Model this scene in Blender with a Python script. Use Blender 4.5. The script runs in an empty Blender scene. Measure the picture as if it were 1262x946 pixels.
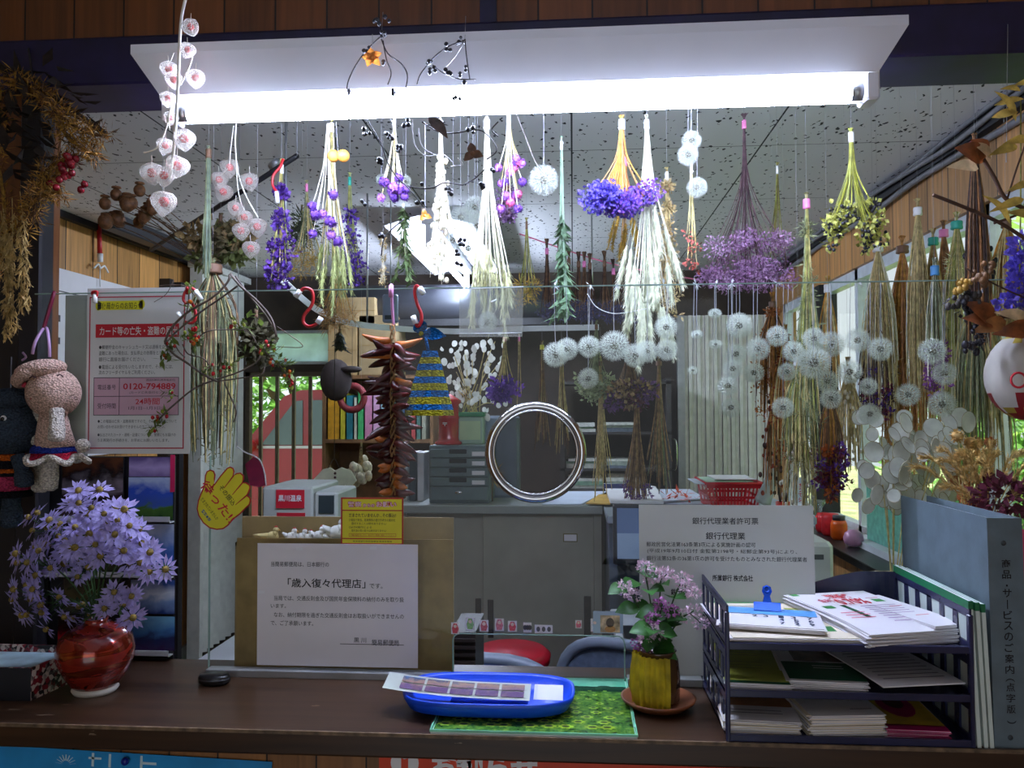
import bpy, math, random
from mathutils import Vector, Matrix
random.seed(7)
R = random.random
U = random.uniform
scene = bpy.context.scene
col = scene.collection

# ---------------------------------------------------------------- camera, world, sun, exposure
EYE = Vector((0, 0, 1.46))
FPX, PCX, PCY = 1000.0, 631.0, 473.0
yaw, pit, rol = math.radians(4.3), math.radians(1.83), math.radians(-0.2)
FWD = Vector((-math.sin(yaw) * math.cos(pit), math.cos(yaw) * math.cos(pit), math.sin(pit)))
RT = Vector((math.cos(yaw), math.sin(yaw), 0))
UP = RT.cross(FWD)
RT, UP = RT * math.cos(rol) + UP * math.sin(rol), -RT * math.sin(rol) + UP * math.cos(rol)
cam = bpy.data.objects.new('camera', bpy.data.cameras.new('camera'))
col.objects.link(cam)
cam.matrix_world = Matrix((RT, UP, -FWD)).transposed().to_4x4()
cam.location = EYE
cam.data.sensor_width = 36.0
cam.data.lens = FPX / 1262 * 36.0
cam.data.clip_start = 0.02
scene.camera = cam

world = bpy.data.worlds.new('daylight')
scene.world = world
world.use_nodes = True
bg = world.node_tree.nodes['Background']
bg.inputs[0].default_value = (0.86, 0.93, 1.0, 1)
bg.inputs[1].default_value = 1.3
sun = bpy.data.objects.new('sun', bpy.data.lights.new('sun', 'SUN'))
col.objects.link(sun)
sun.data.energy = 17.0
sun.data.angle = 0.02
sun.data.color = (1.0, 0.96, 0.88)
sun.rotation_euler = Vector((0.65, -0.12, -0.76)).to_track_quat('-Z', 'Y').to_euler()
TUBE_STRENGTH = 125.0
TUBE2_STRENGTH = 140.0
scene.view_settings.view_transform = 'Standard'
scene.view_settings.look = 'None'
scene.view_settings.gamma = 1.0
scene.view_settings.use_curve_mapping = False
scene.view_settings.exposure = 0.0

# ---------------------------------------------------------------- where a line of sight meets a plane of the room
def ray(px, py):
    return FWD + RT * ((px - PCX) / FPX) - UP * ((py - PCY) / FPX)
def W(px, py, Y):
    d = ray(px, py); return EYE + d * (Y / d.y)
def WZ(px, py, Z):
    d = ray(px, py); return EYE + d * ((Z - EYE.z) / d.z)
def WX(px, py, X):
    d = ray(px, py); return EYE + d * (X / d.x)

# ---------------------------------------------------------------- materials
def lin(c):
    return tuple(((v / 255.0 + 0.055) / 1.055) ** 2.4 if v > 10 else v / 255.0 / 12.92 for v in c)
def nd(nt, t, x=0, y=0):
    n = nt.nodes.new(t); n.location = (x, y); return n
def newmat(name):
    m = bpy.data.materials.new(name); m.use_nodes = True
    nt = m.node_tree; nt.nodes.clear()
    out = nd(nt, 'ShaderNodeOutputMaterial'); b = nd(nt, 'ShaderNodeBsdfPrincipled')
    nt.links.new(b.outputs[0], out.inputs[0])
    return m, nt, b, out
def coords(nt, kind='Object'):
    return nd(nt, 'ShaderNodeTexCoord').outputs[kind]
def ramp(nt, fac, stops):
    r = nd(nt, 'ShaderNodeValToRGB'); e = r.color_ramp.elements
    while len(e) < len(stops): e.new(0.5)
    for el, (p, c) in zip(e, stops):
        el.position = p; el.color = (*lin(c), 1)
    nt.links.new(fac, r.inputs[0]); return r.outputs[0]
def noise(nt, scale, vec=None, detail=3, dist=0):
    n = nd(nt, 'ShaderNodeTexNoise'); n.inputs['Scale'].default_value = scale
    n.inputs['Detail'].default_value = detail; n.inputs['Distortion'].default_value = dist
    nt.links.new(vec or coords(nt), n.inputs['Vector']); return n.outputs['Fac']
def bump(nt, b, h, strength=0.3, dist=0.002):
    u = nd(nt, 'ShaderNodeBump'); u.inputs['Strength'].default_value = strength
    u.inputs['Distance'].default_value = dist
    nt.links.new(h, u.inputs['Height']); nt.links.new(u.outputs[0], b.inputs['Normal'])
def math_(nt, op, a, b=None):
    m = nd(nt, 'ShaderNodeMath'); m.operation = op
    for i, v in enumerate((a, b)):
        if v is None: continue
        if isinstance(v, (int, float)): m.inputs[i].default_value = v
        else: nt.links.new(v, m.inputs[i])
    return m.outputs[0]
MATS = {}
def P(name, c, rough=0.6, var=0.14, scale=40.0, metal=0.0, trans=0.0, coat=0.0, bmp=0.0, spec=0.5):
    """plain surface whose colour wanders a little with a noise; trans lets light through thin petals and paper"""
    if name in MATS: return MATS[name]
    m, nt, b, out = newmat(name)
    lo = tuple(max(0, v * (1 - var)) for v in c); hi = tuple(min(255, v * (1 + var)) for v in c)
    f = noise(nt, scale)
    cl = ramp(nt, f, [(0.3, lo), (0.7, hi)])
    nt.links.new(cl, b.inputs['Base Color'])
    b.inputs['Roughness'].default_value = rough; b.inputs['Metallic'].default_value = metal
    b.inputs['Coat Weight'].default_value = coat; b.inputs['Specular IOR Level'].default_value = spec
    if bmp: bump(nt, b, noise(nt, scale * 6), bmp)
    if trans:
        t = nd(nt, 'ShaderNodeBsdfTranslucent'); nt.links.new(cl, t.inputs[0])
        x = nd(nt, 'ShaderNodeMixShader'); x.inputs[0].default_value = trans
        nt.links.new(b.outputs[0], x.inputs[1]); nt.links.new(t.outputs[0], x.inputs[2])
        nt.links.new(x.outputs[0], out.inputs[0])
    MATS[name] = m; return m
def emis(name, c, s):
    m, nt, b, out = newmat(name)
    b.inputs['Base Color'].default_value = (*lin(c), 1)
    b.inputs['Emission Color'].default_value = (*lin(c), 1); b.inputs['Emission Strength'].default_value = s
    MATS[name] = m; return m
def clear(name, tint=(240, 246, 244), gloss=0.05, rough=0.02, fog=0.0, fres=0.35):
    """thin clear sheet: mostly passes light straight on, mirrors a little of it"""
    m, nt, b, out = newmat(name)
    t = nd(nt, 'ShaderNodeBsdfTransparent'); t.inputs[0].default_value = (*lin(tint), 1)
    g = nd(nt, 'ShaderNodeBsdfGlossy'); g.inputs['Roughness'].default_value = rough
    lw = nd(nt, 'ShaderNodeLayerWeight'); lw.inputs['Blend'].default_value = 0.25
    f = math_(nt, 'ADD', math_(nt, 'MULTIPLY', lw.outputs['Fresnel'], fres), gloss)
    x = nd(nt, 'ShaderNodeMixShader'); nt.links.new(f, x.inputs[0])
    nt.links.new(t.outputs[0], x.inputs[1]); nt.links.new(g.outputs[0], x.inputs[2])
    last = x
    if fog:
        d = nd(nt, 'ShaderNodeBsdfDiffuse'); d.inputs[0].default_value = (*lin((225, 230, 230)), 1)
        y = nd(nt, 'ShaderNodeMixShader'); y.inputs[0].default_value = fog
        nt.links.new(x.outputs[0], y.inputs[1]); nt.links.new(d.outputs[0], y.inputs[2]); last = y
    nt.links.new(last.outputs[0], out.inputs[0])
    MATS[name] = m; return m
def planks(name, c, pitch, axis, phase=0.0, rough=0.45):
    """vertical boards with dark grooves and stretched grain"""
    m, nt, b, out = newmat(name)
    g = nd(nt, 'ShaderNodeNewGeometry'); s = nd(nt, 'ShaderNodeSeparateXYZ')
    nt.links.new(g.outputs['Position'], s.inputs[0])
    u = math_(nt, 'ADD', math_(nt, 'DIVIDE', s.outputs[axis], pitch), phase + 50)
    fr = math_(nt, 'FRACT', u); idn = math_(nt, 'FLOOR', u)
    mp = nd(nt, 'ShaderNodeMapping'); mp.inputs['Scale'].default_value = (60, 60, 3)
    nt.links.new(g.outputs['Position'], mp.inputs[0])
    gr = noise(nt, 1.0, mp.outputs[0], 4, 0.6)
    wn = nd(nt, 'ShaderNodeTexWhiteNoise'); wn.noise_dimensions = '1D'; nt.links.new(idn, wn.inputs['W'])
    f = math_(nt, 'ADD', math_(nt, 'MULTIPLY', gr, 0.7), math_(nt, 'MULTIPLY', wn.outputs['Value'], 0.3))
    cl = ramp(nt, f, [(0.25, tuple(v * 0.72 for v in c)), (0.75, tuple(min(255, v * 1.15) for v in c))])
    edge = math_(nt, 'LESS_THAN', fr, 0.035)
    mx = nd(nt, 'ShaderNodeMix'); mx.data_type = 'RGBA'
    nt.links.new(edge, mx.inputs[0]); nt.links.new(cl, mx.inputs[6]); mx.inputs[7].default_value = (*lin((26, 16, 10)), 1)
    nt.links.new(mx.outputs[2], b.inputs['Base Color']); b.inputs['Roughness'].default_value = rough
    bump(nt, b, math_(nt, 'SUBTRACT', 1.0, edge), 0.6, 0.004)
    MATS[name] = m; return m
def knit(name, c, scale=330.0):
    m, nt, b, out = newmat(name)
    v = nd(nt, 'ShaderNodeTexVoronoi'); v.inputs['Scale'].default_value = scale
    mp = nd(nt, 'ShaderNodeMapping'); mp.inputs['Scale'].default_value = (0.8, 0.8, 1.25)
    nt.links.new(coords(nt), mp.inputs[0]); nt.links.new(mp.outputs[0], v.inputs['Vector'])
    cl = ramp(nt, v.outputs['Distance'], [(0.1, tuple(min(255, x * 1.08) for x in c)), (0.8, tuple(x * 0.72 for x in c))])  # crevices between stitches darkened in the colour, as painted shade
    nt.links.new(cl, b.inputs['Base Color']); b.inputs['Roughness'].default_value = 0.95
    b.inputs['Specular IOR Level'].default_value = 0.1
    bump(nt, b, math_(nt, 'SUBTRACT', 1.0, v.outputs['Distance']), 0.8, 0.004)
    MATS[name] = m; return m
def printed(name, stops, scale=(8, 8, 8), mix=0.6, detail=5, rough=0.25, axis=2, lo=-0.05, hi=0.05):
    """a printed picture: colours run up the sheet and are broken by noise"""
    m, nt, b, out = newmat(name)
    co = coords(nt); s = nd(nt, 'ShaderNodeSeparateXYZ'); nt.links.new(co, s.inputs[0])
    mr = nd(nt, 'ShaderNodeMapRange'); mr.inputs[1].default_value = lo; mr.inputs[2].default_value = hi
    nt.links.new(s.outputs[axis], mr.inputs[0])
    mp = nd(nt, 'ShaderNodeMapping'); mp.inputs['Scale'].default_value = scale
    nt.links.new(co, mp.inputs[0])
    n = noise(nt, 1.0, mp.outputs[0], detail, 0.4)
    f = math_(nt, 'ADD', mr.outputs[0], math_(nt, 'MULTIPLY', math_(nt, 'SUBTRACT', n, 0.5), mix))
    nt.links.new(ramp(nt, f, stops), b.inputs['Base Color']); b.inputs['Roughness'].default_value = rough
    MATS[name] = m; return m

# ---------------------------------------------------------------- mesh building
ORG = {}
def perp(d):
    d = d.normalized()
    a = Vector((0, 0, 1)) if abs(d.z) < 0.9 else Vector((1, 0, 0))
    u = d.cross(a).normalized(); return u, d.cross(u).normalized()
def rdir():
    z = U(-1, 1); a = U(0, 6.2832); r = math.sqrt(1 - z * z)
    return Vector((r * math.cos(a), r * math.sin(a), z))
class MB:
    def __init__(s, m=None):
        s.v = []; s.f = []; s.fm = []; s.sm = []; s.mats = []; s.cur = 0
        if m: s.mat(m)
    def mat(s, m):
        if m not in s.mats: s.mats.append(m)
        s.cur = s.mats.index(m); return s
    def add(s, vs, fs, smooth=False):
        o = len(s.v); s.v += [tuple(v) for v in vs]
        for f in fs:
            s.f.append(tuple(i + o for i in f)); s.fm.append(s.cur); s.sm.append(smooth)
        return s
    def box(s, a, b, M=None, bev=0.0):
        x0, y0, z0 = (min(a[i], b[i]) for i in range(3)); x1, y1, z1 = (max(a[i], b[i]) for i in range(3))
        if bev:
            e = bev
            pts = []; fs = []
            # chamfered box: octagonal cross-section in XY with chamfered top and bottom
            def ring(z, k):
                return [(x0 + k + e, y0 + k, z), (x1 - k - e, y0 + k, z), (x1 - k, y0 + k + e, z), (x1 - k, y1 - k - e, z),
                        (x1 - k - e, y1 - k, z), (x0 + k + e, y1 - k, z), (x0 + k, y1 - k - e, z), (x0 + k, y0 + k + e, z)]
            rs = [ring(z0, e * .7), ring(z0 + e, 0), ring(z1 - e, 0), ring(z1, e * .7)]
            for r in rs: pts += r
            for i in range(3):
                for j in range(8):
                    k = (j + 1) % 8; fs.append((i * 8 + j, i * 8 + k, i * 8 + 8 + k, i * 8 + 8 + j))
            fs.append(tuple(range(7, -1, -1))); fs.append(tuple(range(24, 32)))
        else:
            pts = [(x0, y0, z0), (x1, y0, z0), (x1, y1, z0), (x0, y1, z0), (x0, y0, z1), (x1, y0, z1), (x1, y1, z1), (x0, y1, z1)]
            fs = [(3, 2, 1, 0), (4, 5, 6, 7), (0, 1, 5, 4), (1, 2, 6, 5), (2, 3, 7, 6), (3, 0, 4, 7)]
        if M: pts = [M @ Vector(p) for p in pts]
        return s.add(pts, fs)
    def tube(s, pts, r, n=6, cap=True):
        pts = [Vector(p) for p in pts]; k = len(pts)
        rs = r if isinstance(r, (list, tuple)) else [r] * k
        vs = []; fs = []; u = None
        for i, p in enumerate(pts):
            d = (pts[min(i + 1, k - 1)] - pts[max(i - 1, 0)])
            if d.length < 1e-9: d = Vector((0, 0, 1))
            d.normalize()
            if u is None: u = perp(d)[0]
            else:
                u = u - d * u.dot(d)
                u = perp(d)[0] if u.length < 1e-6 else u.normalized()
            w = d.cross(u)
            for j in range(n):
                a = 6.28319 * j / n
                vs.append(p + (u * math.cos(a) + w * math.sin(a)) * rs[i])
        for i in range(k - 1):
            for j in range(n):
                j2 = (j + 1) % n; fs.append((i * n + j, i * n + j2, i * n + n + j2, i * n + n + j))
        if cap: fs.append(tuple(range(n - 1, -1, -1))); fs.append(tuple(range((k - 1) * n, k * n)))
        return s.add(vs, fs, n > 4)
    def lathe(s, prof, c, n=24, M=None, sx=1.0, sy=1.0):
        c = Vector(c); vs = []; fs = []
        for (r, z) in prof:
            for j in range(n):
                a = 6.28319 * j / n; p = Vector((r * math.cos(a) * sx, r * math.sin(a) * sy, z))
                vs.append(c + (M @ p if M else p))
        for i in range(len(prof) - 1):
            for j in range(n):
                j2 = (j + 1) % n; fs.append((i * n + j, i * n + j2, i * n + n + j2, i * n + n + j))
        if prof[0][0] > 1e-6: fs.append(tuple(range(n - 1, -1, -1)))
        if prof[-1][0] > 1e-6: fs.append(tuple(range((len(prof) - 1) * n, len(prof) * n)))
        return s.add(vs, fs, True)
    def ball(s, c, r, nu=10, nv=7, sc=(1, 1, 1), M=None):
        pr = [(max(1e-4, r * math.sin(math.pi * i / nv)), -r * math.cos(math.pi * i / nv)) for i in range(nv + 1)]
        S = Matrix.Diagonal(Vector(sc)); S = (M.to_3x3() @ S) if M else S
        return s.lathe(pr, c, nu, S)
    def prism(s, poly, f, t):
        """poly of (u, v); f maps (u, v, w) to a point; t is the thickness along w"""
        n = len(poly); vs = [f(u, v, 0) for u, v in poly] + [f(u, v, t) for u, v in poly]
        fs = [tuple(range(n)), tuple(range(2 * n - 1, n - 1, -1))]
        fs += [(i, n + i, n + (i + 1) % n, (i + 1) % n) for i in range(n)]
        return s.add(vs, fs)
    def quad(s, a, b, c, d, smooth=False):
        return s.add([a, b, c, d], [(0, 1, 2, 3)], smooth)
    def dia(s, p, d, side, L, w, curl=0.0):
        """a leaf: base, two sides, tip, folded a little along the middle"""
        p = Vector(p); nrm = d.cross(side)
        m = p + d * (L * 0.5) + nrm * (curl * L)
        t = p + d * L
        return s.add([p, m + side * w * .5 + nrm * (w * .12), t, m - side * w * .5 + nrm * (w * .12), m], [(0, 1, 4), (1, 2, 4), (0, 4, 3), (4, 2, 3)], True)
    def fluff(s, c, r, n, L, w, sc=(1, 1, 1), shell=0.35, out=0.7):
        """a mass of small petals or bits filling an ellipsoid"""
        c = Vector(c)
        for _ in range(n):
            d = rdir(); q = r * (shell + (1 - shell) * R() ** 0.5)
            p = c + Vector((d.x * q * sc[0], d.y * q * sc[1], d.z * q * sc[2]))
            dd = (d * out + rdir() * (1.01 - out)).normalized()
            s.dia(p, dd, perp(dd)[0] if R() < .5 else perp(dd)[1], L * U(.6, 1.2), w * U(.6, 1.2))
        return s
    def burr(s, c, r, n, w, core=0.75, sc=1.0):
        """a globe flower head: a core set all round with pointed bracts"""
        c = Vector(c); s.ball(c, r * core, 8, 6, (1, 1, sc))
        for _ in range(n):
            d = rdir(); dd = (d + rdir() * .25).normalized()
            s.dia(c + Vector((d.x, d.y, d.z * sc)) * r * core * .9, dd, perp(dd)[0], r * U(.28, .45), w)
        return s
    def ear(s, a, b, r, n, w=0.002, L=0.012, tilt=0.7):
        """a seed head along a..b, scales pointing to the tip"""
        a = Vector(a); b = Vector(b); d = (b - a).normalized(); u, v = perp(d)
        s.tube([a, (a + b) / 2, b], [r * .25, r * .5, r * .15], 4)
        for i in range(n):
            t = R(); an = U(0, 6.283); o = u * math.cos(an) + v * math.sin(an)
            k = r * (0.35 + 0.65 * math.sin(math.pi * min(1, t * .85 + .12)))
            dd = (d * tilt + o * (1 - tilt) + rdir() * .12).normalized()
            s.dia(a.lerp(b, t) + o * k * .35, dd, d.cross(o), L * U(.7, 1.2), w)
        return s
    def leafblade(s, a, b, w, nrm, curl=0.15, k=6):
        """a broad leaf with a bowed midrib"""
        a = Vector(a); b = Vector(b); d = b - a; L = d.length; side = d.cross(nrm).normalized()
        vs = []; fs = []
        for i in range(k + 1):
            t = i / k; q = a + d * t + nrm * (curl * L * math.sin(math.pi * t))
            h = w * .5 * math.sin(math.pi * (t ** 0.8)) + 1e-4
            vs += [q + side * h + nrm * h * .3, q, q - side * h + nrm * h * .3]
        for i in range(k):
            o = i * 3; fs += [(o, o + 1, o + 4, o + 3), (o + 1, o + 2, o + 5, o + 4)]
        return s.add(vs, fs, True)
    def torus(s, c, R0, r, n=24, m=8, M=None):
        c = Vector(c); vs = []; fs = []
        for i in range(n):
            a = 6.28319 * i / n
            for j in range(m):
                b = 6.28319 * j / m; p = Vector(((R0 + r * math.cos(b)) * math.cos(a), (R0 + r * math.cos(b)) * math.sin(a), r * math.sin(b)))
                vs.append(c + (M @ p if M else p))
        for i in range(n):
            for j in range(m):
                i2, j2 = (i + 1) % n, (j + 1) % m
                fs.append((i * m + j, i2 * m + j, i2 * m + j2, i * m + j2))
        return s.add(vs, fs, True)
    def text(s, body, x0, z0, x1, z1, y, tf=None, bold=0.0, rot=0.0):
        """writing fitted into the box x0..x1, z0..z1 of a sheet that faces -Y"""
        cu = bpy.data.curves.new('writing', 'FONT'); cu.body = body; cu.resolution_u = 2; cu.offset = bold
        o = bpy.data.objects.new('writing', cu); col.objects.link(o)
        me = bpy.data.meshes.new_from_object(o.evaluated_get(bpy.context.evaluated_depsgraph_get()))
        xs = [v.co.x for v in me.vertices]; ys = [v.co.y for v in me.vertices]
        if xs:
            ax, bx, ay, by = min(xs), max(xs), min(ys), max(ys)
            kx = (x1 - x0) / max(1e-6, bx - ax); kz = (z1 - z0) / max(1e-6, by - ay)
            vs = [Vector((x0 + (v.co.x - ax) * kx, y, z0 + (v.co.y - ay) * kz)) for v in me.vertices]
            if tf: vs = [tf(v) for v in vs]
            s.add(vs, [tuple(p.vertices) for p in me.polygons])
        bpy.data.objects.remove(o); bpy.data.curves.remove(cu); bpy.data.meshes.remove(me)
        return s
    def mesh(s, name, o=Vector((0, 0, 0))):
        me = bpy.data.meshes.new(name)
        me.from_pydata([(v[0] - o.x, v[1] - o.y, v[2] - o.z) for v in s.v], [], s.f)
        for m in s.mats: me.materials.append(m)
        me.polygons.foreach_set('material_index', s.fm); me.polygons.foreach_set('use_smooth', s.sm)
        me.update(); return me
    def build(s, name, parent=None, label=None, cat=None, group=None, kind=None, local=False, plabel=None):
        if not s.v: return None
        if parent is not None: org = Vector((0, 0, 0)) if local else ORG[parent.name]
        else:
            xs, ys, zs = zip(*s.v); org = Vector(((min(xs) + max(xs)) / 2, (min(ys) + max(ys)) / 2, min(zs)))
        o = bpy.data.objects.new(name, s.mesh(name, org)); col.objects.link(o)
        if parent is not None: o.parent = parent; ORG[o.name] = ORG[parent.name]
        else: o.location = org; ORG[o.name] = org
        tag(o, label or plabel, cat, group, kind); return o
def tag(o, label=None, cat=None, group=None, kind=None):
    if label: o['label'] = label
    if cat: o['category'] = cat
    if group: o['group'] = group
    if kind: o['kind'] = kind
def thing(name, label, cat, loc, group=None, rot=None):
    o = bpy.data.objects.new(name, None); col.objects.link(o); o.location = loc; o.empty_display_size = 0.03
    if rot: o.rotation_euler = rot
    ORG[o.name] = Vector(loc); tag(o, label, cat, group); return o
def structure(mb, name): return mb.build(name, kind='structure')
def copy_tree(o, parent=None):
    c = o.copy(); col.objects.link(c)
    if parent: c.parent = parent
    ORG[c.name] = ORG[o.name]
    for ch in list(o.children): copy_tree(ch, c)
    return c
def bez(pts, k=6):
    """smooth path through the points"""
    pts = [Vector(p) for p in pts]; out = []
    for i in range(len(pts) - 1):
        p0, p1, p2, p3 = pts[max(0, i - 1)], pts[i], pts[i + 1], pts[min(len(pts) - 1, i + 2)]
        for j in range(k):
            t = j / k; out.append(0.5 * (2 * p1 + (p2 - p0) * t + (2 * p0 - 5 * p1 + 4 * p2 - p3) * t * t + (3 * p1 - p0 - 3 * p2 + p3) * t ** 3))
    out.append(pts[-1]); return out
# ================================================================ the room
YG = 1.39          # plane of the acrylic screen
CZ = 1.0           # counter top
HC = 2.36          # ceiling
XL, XR, YB, YF = -2.3, 1.28, 5.3, -1.5
def cbox(name, a, b, m):
    return structure(MB(m).box(a, b), name)
wood_f = planks('front panelling', (120, 70, 34), 0.0985, 0, 0.62)
wood_l = planks('left panelling', (206, 150, 84), 0.21, 1, 0.3)
wood_r = planks('right panelling', (190, 140, 84), 0.16, 1, 0.2)
wood_c = planks('counter front boards', (150, 100, 56), 0.075, 0, 0.1)
darkwood = P('dark beam paint', (30, 22, 60), 0.5, .2, 14)
blackwood = P('black post paint', (26, 25, 30), 0.5, .2, 14)
m, nt, b, out = newmat('ceiling board with worm holes')
g = nd(nt, 'ShaderNodeNewGeometry'); sp = nd(nt, 'ShaderNodeSeparateXYZ'); nt.links.new(g.outputs['Position'], sp.inputs[0])
mp = nd(nt, 'ShaderNodeMapping'); mp.inputs['Scale'].default_value = (62, 26, 1); mp.inputs['Rotation'].default_value = (0, 0, 0.5)
nz = nd(nt, 'ShaderNodeTexNoise'); nz.inputs['Scale'].default_value = 45; nt.links.new(g.outputs['Position'], nz.inputs['Vector'])
vm = nd(nt, 'ShaderNodeVectorMath'); vm.operation = 'MULTIPLY_ADD'; vm.inputs[1].default_value = (.03, .03, 0)
nt.links.new(nz.outputs['Color'], vm.inputs[0]); nt.links.new(g.outputs['Position'], vm.inputs[2])
nt.links.new(vm.outputs[0], mp.inputs[0])
vo = nd(nt, 'ShaderNodeTexVoronoi'); vo.inputs['Scale'].default_value = 1.0; nt.links.new(mp.outputs[0], vo.inputs['Vector'])
sw = nd(nt, 'ShaderNodeSeparateXYZ'); nt.links.new(vo.outputs['Color'], sw.inputs[0])
hole = math_(nt, 'LESS_THAN', vo.outputs['Distance'], math_(nt, 'MULTIPLY', sw.outputs[0], 0.33))
lx = math_(nt, 'LESS_THAN', math_(nt, 'FRACT', math_(nt, 'ADD', math_(nt, 'DIVIDE', sp.outputs[0], 0.645), 20.004)), 0.009)
ly = math_(nt, 'LESS_THAN', math_(nt, 'FRACT', math_(nt, 'ADD', math_(nt, 'DIVIDE', sp.outputs[1], 0.72), 20.11)), 0.006)
dark = math_(nt, 'MAXIMUM', hole, math_(nt, 'MAXIMUM', lx, ly))
mx = nd(nt, 'ShaderNodeMix'); mx.data_type = 'RGBA'; nt.links.new(dark, mx.inputs[0])
mx.inputs[6].default_value = (*lin((226, 226, 228)), 1); mx.inputs[7].default_value = (*lin((50, 50, 56)), 1)
nt.links.new(mx.outputs[2], b.inputs['Base Color']); b.inputs['Roughness'].default_value = 0.9
bump(nt, b, math_(nt, 'SUBTRACT', 1.0, dark), 0.5, 0.003)
ceil_m = m
blackwood = P('black post paint', (26, 25, 30), 0.5, .2, 14)
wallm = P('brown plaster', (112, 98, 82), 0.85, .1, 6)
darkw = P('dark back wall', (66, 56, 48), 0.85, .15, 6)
cbox('ceiling', (XL - .1, YF, HC), (XR + .25, YB + .1, HC + .12), ceil_m)
cbox('floor', (XL - .1, YF, -.08), (XR + .1, YB + .1, 0), P('brown linoleum', (92, 80, 68), 0.6, .15, 5))
cbox('wall_left', (XL - .1, YF, 0), (XL, YB, HC), wood_l)
# back wall round the car window
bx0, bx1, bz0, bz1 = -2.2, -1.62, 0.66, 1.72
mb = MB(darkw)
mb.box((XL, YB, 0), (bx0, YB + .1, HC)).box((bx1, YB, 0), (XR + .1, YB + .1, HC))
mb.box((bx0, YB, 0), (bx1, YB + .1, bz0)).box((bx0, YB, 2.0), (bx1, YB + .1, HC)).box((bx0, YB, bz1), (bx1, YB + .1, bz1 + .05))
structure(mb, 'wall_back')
# right wall round its window
wy0, wy1, wz0, wz1 = 1.62, 5.12, 0.88, 2.1
mb = MB(wood_r)
mb.box((XR, YF, 0), (XR + .1, wy0, HC)).box((XR, wy1, 0), (XR + .1, YB, HC)).box((XR, wy0, 0), (XR + .1, wy1, wz0)).box((XR, wy0, wz1), (XR + .1, wy1, HC))
structure(mb, 'wall_right')
# wall over the counter opening, beam, jambs
mb = MB(wood_f)
mb.box((XL, 1.46, 2.16), (XR, 1.56, HC)).box((XL, 1.48, 0), (-1.035, 1.56, 2.16)).box((1.0, 1.48, 0), (XR, 1.56, 2.16))
structure(mb, 'wall_front')
mb = MB(wallm).box((XL - .1, YF - .1, 0), (-.95, YF, HC)).box((.75, YF - .1, 0), (XR + .1, YF, HC)).box((-.95, YF - .1, 2.05), (.75, YF, HC))
structure(mb, 'wall_daylight_stop')  # added unseen wall behind the camera; its narrow opening cuts the daylight
structure(MB(blackwood).box((XL, 1.455, 1.0), (-1.03, 1.48, 1.78)), 'black_panel_left')  # black panel added over the wall, making it dark left of the post
mb = MB(darkwood).box((XL, 1.44, 2.072), (XR, 1.58, 2.163), None, .004)
mb.box((-.165, 1.445, 2.163), (-.135, 1.46, HC))
structure(mb, 'trim_1')
structure(MB(blackwood).box((-1.03, 1.43, 1.0), (-.985, 1.47, 2.07), None, .004), 'trim_2')
structure(MB(blackwood).box((.93, 1.43, 1.0), (1.0, 1.58, 2.07), None, .004), 'trim_3')
al = P('aluminium', (176, 178, 180), .35, .06, 20, 0.6)
frame_w = P('white window frame', (206, 214, 218), .45, .05, 20)
glass = clear('window glass', (250, 253, 251), .02)
mb = MB(frame_w)
for y in (wy0, 2.62, 3.8, wy1 - .04): mb.box((XR + .02, y, wz0), (XR + .07, y + .04, wz1))
for z in (wz0, wz1 - .05): mb.box((XR + .02, wy0, z), (XR + .07, wy1, z + .05))
mb.mat(blackwood).box((XR - .01, 4.28, wz0), (XR + .08, 4.46, wz1))
mb.mat(glass).quad((XR + .04, wy0 + .04, wz0 + .05), (XR + .04, wy1 - .04, wz0 + .05), (XR + .04, wy1 - .04, wz1 - .05), (XR + .04, wy0 + .04, wz1 - .05))
structure(mb, 'window_1')
mb = MB(P('bronze window bars', (96, 86, 76), .5, .1, 20, .3))
for x in (bx0, bx1 - .03): mb.box((x, YB + .01, bz0), (x + .03, YB + .06, bz1))
for z in (bz0, bz1 - .03): mb.box((bx0, YB + .01, z), (bx1, YB + .06, z + .03))
for i in range(5):
    x = bx0 + .07 + i * .115
    mb.box((x, YB + .07, bz0), (x + .022, YB + .09, bz1))
mb.mat(glass).quad((bx0, YB + .03, bz0), (bx1, YB + .03, bz0), (bx1, YB + .03, bz1), (bx0, YB + .03, bz1))
structure(mb, 'window_2')
mb = MB(frame_w)
mb.box((bx0, YB + .02, bz1 + .05), (bx1, YB + .06, bz1 + .07)).box((bx0, YB + .02, 1.98), (bx1, YB + .06, 2.0))
mb.mat(P('frosted pane', (214, 232, 236), .5, .06, 9, 0, .8)).box((bx0, YB + .035, bz1 + .07), (bx1, YB + .04, 1.98))
structure(mb, 'window_3')
# window ledge on the right, cables under the ceiling
mb = MB(P('black ledge', (38, 36, 38), .4, .15, 12)).box((1.1, wy0, .84), (XR, wy1, .872), None, .004)
mb.mat(P('white sill', (226, 228, 230), .5, .05, 12)).box((XR - .07, wy0, .872), (XR + .02, wy1, .9))
structure(mb, 'trim_4')
cbl = P('grey cable', (120, 120, 124), .5, .1, 20)
mb = MB(P('black cable cover', (30, 30, 34), .6, .2, 15)).box((XR - .03, 1.6, HC - .055), (XR, YB, HC - .005))
structure(mb, 'trim_5')
for k, (dz, dx) in enumerate(((.012, .045), (.034, .05), (.075, .02))):
    pts = [(XR - dx - .006 * math.sin(i * 1.3 + k), 1.6 + i * .37, HC - dz - .009 * math.sin(i * 1.9 + k * 2)) for i in range(11)]
    MB(cbl).tube(bez(pts, 3), .009 if k < 2 else .011, 6).build('cable', None, ['grey cable running along the right edge of the ceiling, topmost', 'grey cable running below the topmost one along the ceiling edge', 'thick grey cable sagging lowest on the right wooden wall'][k], 'cable', 'cables under the ceiling edge')
structure(MB(blackwood).box((XL, 1.6, 2.33), (XL + .03, YB, HC)), 'trim_6')
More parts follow.
